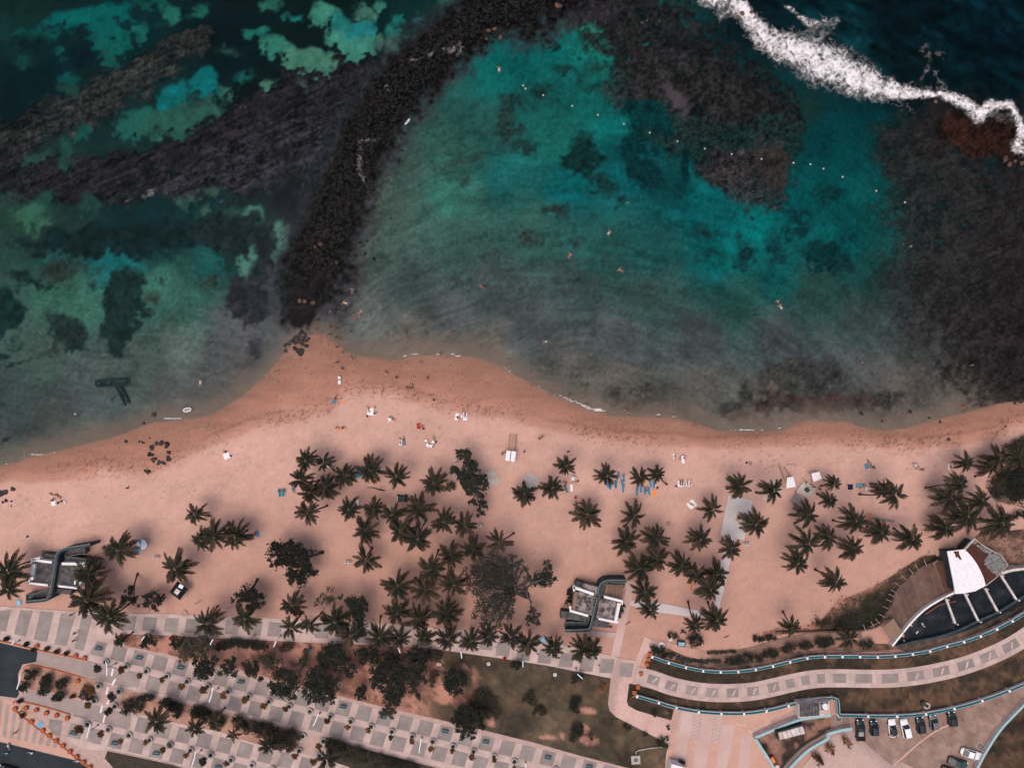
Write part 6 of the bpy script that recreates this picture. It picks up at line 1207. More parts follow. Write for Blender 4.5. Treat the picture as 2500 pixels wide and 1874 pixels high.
# ------------------------------------------------------------ broadleaved trees
def tb(t, *bl): return [(*T(t, b[0], b[1]), b[2]/(3.948 if t[0] == 'M' else 3.82))+tuple(b[3:]) for b in bl]
tree(tb('M1',(1130,1220,110),(1060,1290,60),(1200,1150,70),(1250,1230,100),(1390,1260,85),(1300,1190,60),(1300,1400,110),(1200,1330,70),(1390,1400,70),(1240,1460,60),(1310,1490,40),(1440,1400,40),(1050,1160,40)), T('M1',1535,1212), 5.5, m_leaf, 'broad dark sea grape tree with a thick leaning trunk alone on the sand', 'sea_grape_tree', .55, 4, flat=.4, rad=.3)
tree(tb('B1',(720,60,60),(790,40,75),(860,70,65),(880,120,50),(790,120,60),(700,110,40),(640,95,22),(840,20,50)), T('M1',902,1470), 5.0, m_leaf, 'rounded dark tree with a pale trunk pointing up the sand', 'sea_grape_tree', .5, 4, rad=.2)
tree(tb('B0',(1210,60,70),(1180,110,50),(1260,110,50),(1200,0,40),(1230,-30,30)), T('M0',1325,1415), 4.8, m_leaf, 'small dark tree with a long thin trunk left of the black tent', 'sea_grape_tree', .4, 4)
tree(tb('B0',(1440,95,85),(1380,120,50),(1500,70,55),(1430,170,45),(1500,130,40),(1380,60,40)), None, 3.6, m_leaf, 'round dark bushy tree left of the black tent', 'sea_grape_tree', .4, 4)
tree(tb('M2',(1320,260,62),(1350,330,50),(1380,400,70),(1400,500,95),(1290,490,70),(1240,440,45),(1210,420,30),(1450,600,85),(1350,590,60),(1300,560,40),(1490,520,50)), T('M2',1480,480), 5.6, m_leaf, 'tall ragged dark tree beside the bare tan slab', 'sea_grape_tree', .55, 5, flat=.6, rad=.25)
tree(tb('M2',(1450,700,55),(1500,700,40),(1390,750,40),(1470,800,50),(1460,850,25),(1520,780,28)), None, 4.2, m_leaf, 'straggly dark tree just below the tall ragged tree', 'sea_grape_tree', .45, 4)
bush(tb('M2',(1190,580,40),(1160,600,25),(1220,600,25)), m_leafb, 'small low shrub left of the tall ragged tree', .8)
# the big gnarled casuarina: pale limbs and weeping grey foliage
cb = T('B3', 250, 80)
gb = tb('M3',(60,1400,150),(-60,1440,130),(0,1300,100),(130,1330,70),(200,1290,60),(-120,1330,80),(-160,1520,110),(60,1540,130),(180,1460,70),(280,1300,35),(300,1370,45),(330,1480,50),(310,1560,40),(-200,1400,70))+tb('B3',(100,110,110),(180,60,70),(30,200,90),(-60,100,100),(150,230,60),(-110,200,80),(-60,310,60),(60,330,50))
tree(gb, T('B3', 330, 60), 6.5, m_leafg, 'huge gnarled casuarina with weeping grey foliage at centre', 'casuarina_tree', .34, 4.6, flat=.6, mb2=m_barkg, rad=.42)
mb = MB()
for q in (((395,1510),(470,1480),(500,1470)),((395,1510),(330,1560),(200,1640),(100,1650)),((360,1500),(350,1420),(300,1340),(250,1300)),((240,1600),(210,1500),(190,1400)),((330,1560),(350,1650),(390,1700)),((395,1510),(360,1440),(340,1380))):
    W = [P(*T('M3', *a), 6.2) for a in q]; mb.tube(W, [.34-.09*i for i in range(len(W))], 6)
C.objects['casuarina_tree'].select_set(False)
ct = [x for x in C.objects if x.name == 'casuarina_tree'][0]
for i, v in enumerate(mb.v): mb.v[i] = tuple(Vector(v)-ct.location)
mb.obj('main_boughs', m_barkg, ct)
tree(tb('M3',(480,1460,75),(540,1480,60),(430,1490,45),(550,1380,45),(530,1330,30),(590,1460,35),(500,1520,40),(550,1300,16)), T('M3',400,1500), 5.6, m_leaf, 'dark plumed tree crown right of the gnarled casuarina', 'casuarina_tree', .4, 6, rad=.22)
tree(tb('B3',(380,230,50),(400,290,55),(350,290,40),(370,180,25),(440,240,25),(430,320,20)), T('B3',340,20), 4.6, m_leafg, 'hanging grey green bough below the gnarled casuarina', 'casuarina_tree', .36, 5, rad=.12)
tree(tb('B2',(265,110,80),(200,90,50),(330,140,60),(270,190,65),(230,240,50),(310,240,50),(330,320,45),(290,380,40),(330,400,35)), T('B2',270,380), 6.0, m_leaf, 'tall dark drooping tree rising from the promenade edge', 'casuarina_tree', .4, 6, rad=.22)
tree(tb('B2',(-40,80,70),(40,40,60),(90,70,45),(-80,120,40),(120,60,30),(20,110,40)), None, 5.0, m_leafb, 'sparse olive tree left of the tall drooping tree', 'broadleaf_tree', .32, 3)
TR = [('B1',[(280,530,90),(200,560,70),(350,480,70),(400,520,60),(330,600,60),(250,600,55),(180,640,40)],3.4,'m_leafb','olive tree spreading over the left end of the shrub bed'),
('B1',[(130,490,55),(100,510,40),(160,470,35)],2.6,'m_leaf','small dark shrub tree beside the dark red bin'),
('B1',[(370,720,70),(420,680,60),(330,770,50),(430,740,50),(300,690,40),(470,640,30),(380,790,40),(290,780,25),(450,780,25)],4.2,'m_leaf','open dark tree overhanging the upper diagonal walk near its left end'),
('B1',[(600,720,65),(560,760,45),(640,760,45),(620,660,45),(660,635,25),(670,800,20)],4.0,'m_leaf','compact dark tree with pointed top beside the diagonal walk'),
('B1',[(815,725,65),(780,700,45),(850,760,45),(880,830,35),(790,790,30),(850,690,35)],3.6,'m_leaf','dark tree above the bench, leaves trailing onto the walk'),
('B1',[(980,650,65),(1040,700,75),(940,640,45),(1000,610,45),(1080,760,60)],3.4,'m_leafb','olive tree at the upper left of the large walk side tree'),
('B1',[(1120,850,110),(1180,900,80),(1050,920,70),(1160,960,60),(1200,800,65),(1010,880,40),(1210,1000,30),(1100,980,35)],4.6,'m_leaf','large dark tree overhanging the diagonal walk, left one of the pair'),
('B1',[(1440,870,120),(1500,940,90),(1380,940,80),(1560,860,70),(1440,760,70),(1390,800,60),(1340,1020,40),(1450,1030,50),(1560,1000,50),(1580,930,50)],4.8,'m_leaf','large dark tree overhanging the diagonal walk, right one of the pair'),
('B1',[(1540,640,80),(1480,620,50),(1580,560,70),(1590,700,50),(1500,690,40)],3.8,'m_leaf','dark tree above the larger of the walk side trees'),
('B1',[(1310,600,40),(1300,660,40),(1330,560,35),(1320,700,30)],2.4,'m_leafb','narrow grey green shrub below the blue bin'),
('B1',[(1145,530,45),(1110,540,30),(1180,535,30)],1.6,'m_leafb','round olive shrub just under the promenade'),
('B2',[(60,560,80),(-20,600,80),(110,620,60),(150,660,50),(180,740,60),(230,770,50),(210,690,45)],3.6,'m_leaf','dark tree mass reaching down from the promenade at the park left'),
('B2',[(380,600,85),(300,580,50),(450,620,55),(430,570,45),(340,650,45)],3.6,'m_leaf','dark round tree under the promenade palms, left of the bare patch'),
('B2',[(580,600,50),(570,640,40),(600,570,35),(650,640,35)],2.8,'m_leaf','small dark tree under the promenade between two larger ones'),
('B2',[(820,600,75),(760,620,50),(880,620,55),(840,560,40),(900,660,35)],3.2,'m_leaf','dark tree under the promenade above the tan box'),
('B2',[(1000,610,60),(970,570,40),(1040,600,40)],1.6,'m_leafb','low olive growth left of the lawn corner'),
('B2',[(560,760,120),(470,740,80),(650,720,90),(430,820,60),(540,850,90),(640,820,70),(460,880,50)],4.4,'m_leaf','largest dark tree in the middle of the sandy park'),
('B2',[(820,750,95),(760,800,75),(880,700,50),(880,830,45),(720,760,60),(800,860,45)],4.0,'m_leaf','dark tree touching the largest park tree on its right'),
('B2',[(640,930,75),(600,990,70),(560,940,50),(690,900,50),(560,1040,40),(640,1040,40),(660,1000,40)],4.2,'m_leaf','dark tree below the largest park tree'),
('B2',[(820,920,40),(830,980,35),(780,940,25),(860,1000,22)],2.6,'m_leafb','wispy shrub on bare sand at the park centre'),
('B2',[(320,930,55),(280,970,40),(350,970,35),(300,1000,30)],2.6,'m_leaf','dark shrub tree at the lower left of the sandy park'),
('B2',[(990,800,40),(980,860,40),(1010,780,25),(970,890,25)],1.8,'m_leafb','small shrub left of the round lawn tree'),
('B2',[(1190,840,95),(1130,810,55),(1250,830,60),(1160,910,65),(1230,920,50),(1190,770,50),(1130,880,45)],4.4,'m_leaf','round dense dark tree at the lawn edge'),
('B2',[(560,1120,50),(520,1150,30),(600,1140,35),(590,1180,22),(540,1100,35)],4.0,'m_leafb','thin tree casting leaves over the bench on the diagonal walk'),
('B2',[(1290,1190,110),(1350,1230,80),(1220,1200,70),(1250,1270,60),(1330,1290,60),(1400,1180,60),(1280,1350,40),(1350,1350,35),(1210,1280,30),(1440,1250,40)],4.6,'m_leaf','wide open crowned tree overhanging the walk below the lawn'),
('B2',[(1440,1020,85),(1380,1060,60),(1520,1060,70),(1480,980,50),(1560,1140,60),(1500,1140,50)],1.8,'m_leafb','low spreading thicket on the left part of the lawn'),
('B3',[(350,1010,50),(390,1040,35),(310,1030,30),(360,960,25)],1.3,'m_leafb','low weedy shrub left of centre on the lawn'),
('B3',[(440,1110,45),(490,1130,35),(400,1130,30)],1.2,'m_leafb','low shrub clump below centre of the lawn'),
('B3',[(770,1060,45),(800,1030,35),(750,1090,35),(790,1110,30)],1.6,'m_leaf','dark shrub right of centre on the lawn'),
('B3',[(800,1270,50),(780,1340,50),(830,1320,35),(760,1390,30),(930,1370,22)],1.6,'m_leaf','dark shrub above the bare sandy hole in the lawn'),
('B3',[(800,820,40),(830,800,30),(780,850,30)],1.8,'m_leaf','dark shrub at the foot of the lawn lamp below the promenade'),
('B3',[(240,700,40),(200,700,25),(280,690,25)],1.6,'m_leaf','dark shrub left of the small lamp at the lawn top'),
('B3',[(1040,900,28),(1020,920,18)],1.2,'m_rust','reddish flowering shrub at the right lawn corner'),
('B3',[(1268,1272,30),(1250,1262,16)],1.0,'m_leaf','small dark bush at the lawn edge beside the curved path'),
('B3',[(1440,1350,20),(1420,1335,14)],.8,'m_leafb','tiny bush lower along the lawn edge by the curved path'),
('B3',[(1520,1150,28),(1500,1130,16)],1.4,'m_leaf','small dark bush on the grass strip left of the forecourt'),
('B4',[(50,-0+1410,40),(90,1440,30)],1.2,'m_leaf','dark bush at the lawn corner by the forecourt bins'),
('B4',[(1510,1570,35),(1530,1610,28),(1490,1550,25)],1.6,'m_rust','rusty shrub on the apron below the curved aqua wall, left'),
('B5',[(20,1600,25),(0,1570,25)],1.6,'m_leaf','dark shrub at the far left of the concrete apron'),
('B5',[(100,1480,38),(120,1510,28),(80,1450,26)],1.6,'m_rust','rust coloured palm shrub in a round pit, left of two by the lot'),
('B5',[(255,1400,30),(285,1440,28),(240,1380,22)],1.6,'m_rust','rust coloured palm shrub in a round pit, right of two by the lot'),
('B4',[(380,460,55),(330,450,40),(420,480,30),(350,490,35)],1.6,'m_leaf','dark round bush beside the teal skip on the sand'),
('B4',[(150,425,25),(190,435,25),(260,400,20),(120,410,15)],.9,'m_leaf','low creeping shrub above the teal skip'),
('B0',[(1380,480,70),(1340,500,40),(1430,480,40)],2.2,'m_leaf','dark shrub under the lamp at the left end of the shrub bed')]
MM = {'m_leaf': m_leaf, 'm_leafb': m_leafb, 'm_rust': m_rust}
for t, bl, hz, m_, d in TR:
    if hz < 2: o = bush(tb(t, *bl), MM[m_], d, hz*.7, .28, 11)
    else: o = tree(tb(t, *bl), None, hz, MM[m_], d, 'broadleaf_tree', .42, 5.5, flat=.45)
HED = [('B1',[(520,520),(600,500),(760,500),(930,525)],42,m_leaf,'long clipped hedge just below the promenade'),
('B1',[(300,1140),(380,1180),(340,1130)],70,m_leaf,'dark hedge block in the lower bed, left of the rust palm'),('B1',[(460,1190),(520,1200),(500,1240)],55,m_leaf,'dark hedge block in the lower bed beside the rust palm'),
('B1',[(700,1240),(800,1280),(900,1300),(960,1290)],75,m_leaf,'thick hedge at the right half of the lower bed'),('B1',[(1030,1350),(1130,1380),(1200,1360)],80,m_leaf,'square cut hedge at the right end of the lower bed'),('B1',[(1100,1440),(1180,1460)],50,m_leaf,'hedge foot at the lower right corner of the lower bed'),
('B1',[(0,1050),(70,1070),(140,1090),(110,1140)],50,m_leaf,'dark hedge near the left third of the lower bed'),('B0',[(1200,1050),(1180,1110),(1270,1090)],60,m_leaf,'dark hedge at the left end of the lower bed'),('B0',[(1300,1010),(1400,1000)],36,m_leaf,'slim hedge strip at the top left of the lower bed'),('B0',[(1560,1040),(1600,1080)],50,m_leaf,'dark hedge beside the fan palm in the lower bed'),
('B1',[(1560,1420),(1600,1470)],60,m_leaf,'hedge at the left end of the bottom bed'),('B2',[(60,1450),(200,1520),(330,1560),(450,1600)],75,m_leafb,'long overgrown hedge in the bottom bed'),('B2',[(550,1610),(700,1630),(800,1650)],50,m_leafb,'low overgrown hedge at the bottom edge'),
('B4',[(690,660),(740,655)],40,m_leaf,'dark bush at the left end of the row behind the teal railing'),('B4',[(790,652),(850,640)],40,m_leaf,'second dark bush in the row behind the teal railing'),('B4',[(900,635),(970,622)],40,m_leaf,'third dark bush in the row behind the teal railing'),('B4',[(1040,600),(1120,578)],40,m_leaf,'fourth dark bush in the row behind the teal railing'),('B4',[(1215,545),(1280,535)],42,m_leaf,'fifth dark bush in the row behind the teal railing'),('B4',[(1380,515),(1420,505)],42,m_leaf,'sixth dark bush in the row behind the teal railing'),('B4',[(1530,480),(1570,485)],42,m_leaf,'seventh dark bush in the row behind the teal railing'),
('B5',[(50,480),(110,480)],45,m_leaf,'dark bush in the row left of the grassy palm'),('B5',[(410,495),(450,490)],45,m_leaf,'dark bush right of the grassy palm behind the teal railing'),
('B4',[(920,450),(1000,455),(1100,440)],28,m_leaf,'dark weedy hump along the sand edge of the back path'),('B4',[(1500,300),(1560,320),(1600,290)],32,m_leafb,'brushy growth at the left tip of the green slope'),
('B4',[(10,570),(70,590),(160,620)],24,m_leaf,'low dark hedge at the left start of the back path verge'),('B4',[(200,640),(330,660),(450,665),(600,665)],18,m_leafb,'thin low hedge strip along the back path verge'),('B4',[(490,585),(620,580),(750,575)],10,m_leafb,'weed strip on the middle of the back path'),
('B3',[(1500,545),(1560,565),(1600,560)],32,m_leaf,'dark bushes above the topmost orange planters'),
('B3',[(720,10),(735,60),(715,120)],26,m_leaf,'dark hedge along the left side of the right beach house'),('B3',[(1215,140),(1200,200),(1185,240)],20,m_leaf,'slim dark hedge along the right side of the right beach house'),('M3',[(765,1560),(755,1620)],24,m_leaf,'dark hedge at the upper left corner of the right beach house'),
('M5',[(1850,880),(1900,850),(1990,850)],32,m_leaf,'dark hedge strip running off the right edge below the scrub'),('M5',[(1880,200),(1940,180),(1990,160)],60,m_leafb,'twiggy bush at the top right corner of the beach'),('M5',[(1830,520),(1880,480),(1940,500),(1960,600),(1900,640),(1960,420)],85,m_leaf,'dense square dark thicket at the right edge'),('M5',[(1750,560),(1720,640),(1780,620),(1740,520)],60,m_leafb,'olive fringe on the left of the dense thicket'),('M5',[(1250,1240),(1190,1260),(1160,1300)],26,m_leafb,'scrubby bush at the upper left corner of the white roof')]
HD = {75: 1.6}
for t, pts, w_, m_, d in HED: hedge([T(t, *p) for p in pts], w_/3.85, m_, d, (1.1 if w_ > 30 else .45), .28, 13, group='hedges and bush rows')
for X, Y, s in ((285,780,70),(425,830,62),(570,870,62),(230,900,60),(410,930,66),(545,990,64),(600,850,36),(400,870,40)):
    bush(tb('B0', (X, Y, s*.7), (X-s*.4, Y+s*.3, s*.45), (X+s*.4, Y-s*.3, s*.45), (X+s*.3, Y+s*.4, s*.4)), m_leaf, 'dark leafy clump on the island beside the asphalt', 1.3, .34, 11)
bush(tb('B0', (800,930,50),(830,990,40),(780,980,30)), m_leaf, 'dark shrub at the right end of the asphalt island', .9)
bush(tb('B0', (1115,465,45),(1090,480,25),(1140,450,25)), m_leaf, 'spiky round shrub at the left tip of the shrub bed', 1.4)
o = empty('teal_skip', P(*T('B4', 235, 487), .05), -.1); MB().prism([(-.85,-.6),(.95,-.7),(.9,.5),(-.9,.6)], 0, .9).obj('body', m_teal, o); MB().box((0,-.05,.93), (1.4,.8,.05)).obj('lid', m_tealpale, o); MB().box((0,-.05,.97), (1.0,.06,.03), -.1).obj('lid_bar', m_red, o); reg(o, '', 'skip', 1661, 1567, None, 'teal skip with pale lid between bushes above the back path')
o = empty('road_drain', P(*T('B4', 58, 518), .06), .1); MB().lathe([(.01,.05),(.62,.05),(.85,.02),(.85,0)], 20).obj('pale_rim', m_white, o); MB().box((0,0,.08), (.8,.3,.1)).obj('dark_grate', m_black, o); reg(o, '', 'drain', 1615, 1576, None, 'oval dark drain with pale rim left of the teal skip')
o = empty('blue_bin', P(*T('B1', 1368, 543), .06)); MB().lathe([(.01,0),(.35,0),(.4,.9),(.36,1.0),(.01,1.02)], 12).obj('drum', m_bluef, o); MB().box((.3,0,.9), (.4,.2,.1)).obj('flap', m_metalw, o); reg(o, '', 'bin', 758, 1582, None, 'blue litter bin in the shrub bed under the promenade')
o = empty('tan_box', P(*T('B2', 1040, 690), .06), -.05); MB().box((0,.2,.3), (1.15,.8,.6)).obj('cabinet', m_paleslab, o); MB().box((0,-.35,.2), (.9,.35,.4)).obj('front_step', m_brroof, o); reg(o, '', 'cabinet', 1072, 1621, None, 'small tan cabinet where sand meets lawn in the park')
# ------------------------------------------------------------ people
def skinmesh(name, pts, edges, rad, m, sub=1):
    me = bpy.data.meshes.new(name); me.from_pydata(pts, edges, []); o = bpy.data.objects.new('tmp', me); C.objects.link(o)
    o.modifiers.new('s', 'SKIN'); o.modifiers.new('d', 'SUBSURF').levels = sub
    for i, v in enumerate(me.skin_vertices[0].data): v.radius = (rad[i], rad[i]); v.use_root = (i == 0)
    dg = bpy.context.evaluated_depsgraph_get(); r = bpy.data.meshes.new_from_object(o.evaluated_get(dg)); bpy.data.objects.remove(o); r.name = name; r.materials.clear(); r.materials.append(m)
    r.polygons.foreach_set('use_smooth', [True]*len(r.polygons)); return r
m_skin = mat('skin', (.36, .20, .13), .6, (.30, .165, .11), 4, 2, 0, .3)
EDG = [(0,1),(1,2),(2,3),(3,4),(2,5),(5,6),(6,7),(7,8),(2,9),(9,10),(10,11),(11,12),(0,13),(13,14),(14,15),(15,16),(0,17),(17,18),(18,19),(19,20)]
RAD = [.15,.14,.15,.065,.12,.065,.05,.038,.035,.065,.05,.038,.035,.11,.09,.06,.045,.11,.09,.06,.045]
def pose(k):
    if k == 'stand': return [(0,0,.95),(0,0,1.15),(0,0,1.38),(0,0,1.52),(0,.02,1.66),(-.18,0,1.40),(-.25,.02,1.12),(-.27,.08,.88),(-.27,.1,.80),(.18,0,1.40),(.26,.03,1.12),(.28,.1,.9),(.28,.13,.82),(-.10,0,.88),(-.12,.02,.5),(-.13,0,.10),(-.13,.13,.05),(.10,0,.88),(.13,.06,.5),(.14,-.02,.10),(.15,.11,.05)]
    if k == 'walk': return [(0,0,.95),(0,.02,1.15),(0,.04,1.38),(0,.06,1.52),(0,.1,1.66),(-.18,.04,1.40),(-.26,.18,1.15),(-.24,.36,1.0),(-.24,.4,.95),(.18,.04,1.40),(.27,-.12,1.14),(.28,-.22,.92),(.28,-.24,.85),(-.10,0,.88),(-.11,-.16,.5),(-.12,-.38,.14),(-.12,-.28,.05),(.10,0,.88),(.11,.24,.52),(.12,.3,.10),(.12,.43,.05)]
    if k == 'sit': return [(0,0,.14),(0,-.05,.36),(0,-.06,.60),(0,-.04,.72),(0,0,.86),(-.18,-.06,.62),(-.28,.04,.38),(-.2,.26,.34),(-.16,.32,.36),(.18,-.06,.62),(.30,-.16,.34),(.32,-.26,.10),(.33,-.3,.05),(-.10,.05,.13),(-.18,.44,.42),(-.18,.66,.10),(-.19,.78,.06),(.10,.05,.13),(.17,.48,.14),(.20,.86,.09),(.22,.93,.14)]
    if k == 'lie': return [(0,0,.13),(0,-.24,.13),(0,-.46,.14),(0,-.60,.13),(0,-.75,.14),(-.19,-.46,.12),(-.36,-.24,.08),(-.38,0,.06),(-.38,.08,.05),(.19,-.46,.12),(.42,-.62,.08),(.24,-.82,.07),(.16,-.84,.07),(-.10,.08,.12),(-.13,.46,.12),(-.15,.86,.08),(-.17,.94,.16),(.10,.08,.12),(.16,.46,.20),(.15,.84,.08),(.17,.92,.15)]
    return [(0,0,0),(0,.24,.03),(0,.46,.04),(0,.60,.05),(0,.75,.08),(-.2,.46,.02),(-.5,.60,0),(-.68,.86,-.03),(-.72,.92,-.03),(.2,.46,.02),(.52,.40,-.02),(.78,.22,-.05),(.83,.18,-.06),(-.11,-.08,-.02),(-.22,-.44,-.05),(-.30,-.82,-.08),(-.34,-.95,-.05),(.11,-.08,-.02),(.20,-.46,-.06),(.26,-.84,-.06),(.28,-.97,-.04)]
PM = {}; HM = {}
for k in ('stand', 'walk', 'sit', 'lie', 'swim'):
    p = pose(k); PM[k] = skinmesh('body_'+k, p, EDG, RAD, m_skin)
    # head, hair and costume follow the joints of the pose
    hd = Vector(p[4]); HM[k] = (hd, Vector(p[0]), Vector(p[2]), [Vector(p[i]) for i in (13, 14, 17, 18)])
def ball(r, c, m, name, sx=1, sy=1, sz=1, n=9, t0=0):
    prof = []
    for i in range(6): a = t0+(math.pi-t0)*i/5; prof.append((max(.002, r*math.sin(a)), -r*math.cos(a)))
    mb = MB().lathe(prof, n); mb.v = [(v[0]*sx+c[0], v[1]*sy+c[1], v[2]*sz+c[2]) for v in mb.v]; return mb.me(name, m, True)
hm = {k: mat('hair_'+k, c, .7) for k, c in (('dark', (.012, .009, .008)), ('brown', (.06, .03, .018)), ('fair', (.30, .2, .12)))}
wearm = {'white': m_whitefab, 'black': m_black, 'blue': m_bluef, 'red': m_red, 'teal': m_tealf, 'orange': m_orangef, 'navy': m_navy, 'pink': mat('pink_fabric', (.55, .04, .16), .8)}
cache = {}
def person(px, py, k, wear, rz=None, z=None, desc=None, top=False, where='on the sand'):
    ys_ = float(np.interp(px, SHX, SHY)); yw_ = float(np.interp(px, WTX, WTY))
    if z is None:
        if py > yw_: z = -.06
        elif py > ys_: t = (yw_-py)/(yw_-ys_); z = -.06+(WZ+.06)*t*t*(3-2*t)
        else: z = WZ-min((ys_-py)*.0135, 1.1) if k in ('stand', 'walk') else WZ
        if py < ys_ and k in ('stand', 'walk'): z = max(z, WZ-1.15)
        if k == 'sit' and py < ys_: z = WZ-.5
    o = empty('person', P(px, py, z), R.uniform(0, 6.28) if rz is None else math.radians(rz))
    link('body', PM[k], o)
    hd, hip, ch, th = HM[k]; key = (k, wear, top)
    if key not in cache:
        mb = MB(); a = th[0]; 
        mb.tube([hip+(ch-hip)*.25, hip], [.165, .18], 10, False)
        for u, v in ((0, 1), (2, 3)): mb.tube([th[u], th[u]+(th[v]-th[u])*.5], [.13, .11], 8, False)
        cache[key] = mb.me('swimwear', wearm[wear], True)
        if top: cache[key+('t',)] = MB().tube([hip+(ch-hip)*.3, hip+(ch-hip)*.7, ch], [.165, .17, .175], 10).me('shirt', wearm[wear], True)
    link('swimwear', cache[key], o)
    if top: link('shirt', cache[key+('t',)], o)
    hc = R.choice(['dark', 'dark', 'brown', 'fair'])
    if ('h', k) not in cache: cache['h', k] = ball(.105, hd+Vector((0, .0, 0)), m_skin, 'head', .9, 1, 1.15)
    h = link('head', cache['h', k], o)
    if ('hr', k, hc) not in cache:
        off = Vector((0, -.03, .02)) if k != 'lie' else Vector((0, -.03, 0)); cache['hr', k, hc] = ball(.118, hd+off, hm[hc], 'hair', .95, 1, 1.1, 10, .9 if k in ('stand', 'walk', 'sit') else .3)
    link('hair', cache['hr', k, hc], o)
    if ('f', k) not in cache:
        up = Vector((0, 1, 0)) if k in ('stand', 'walk', 'sit') else Vector((0, 0, 1)) if k == 'lie' else Vector((0, 0, -1))
        mb = MB(); f = hd+up*.10; s_ = Vector((1, 0, 0)); vv3 = up.cross(s_)
        mb.box(f+up*.01, (.025, .035, .025)); cache['f', k] = mb.me('nose', m_skin)
        mb = MB(); 
        for sg in (-1, 1): mb.box(hd+up*.098+s_*sg*.035+Vector((0, 0, .02)), (.018, .018, .018))
        cache['e', k] = mb.me('eyes', m_black)
    link('nose', cache['f', k], h); link('eyes', cache['e', k], h)
    v = {'stand': 'standing', 'walk': 'walking', 'sit': 'sitting', 'lie': 'lying', 'swim': 'floating'}[k]
    if py < ys_-4: where = 'in the water'
    elif py < yw_: where = 'on the wet sand'
    d = desc or f'person in {wear} {"clothes" if top else "swimwear"} {v} {where}'
    reg(o, d, 'person', px, py, 'beach goers'); return o
WC = ['black', 'blue', 'red', 'white', 'teal', 'navy', 'orange']
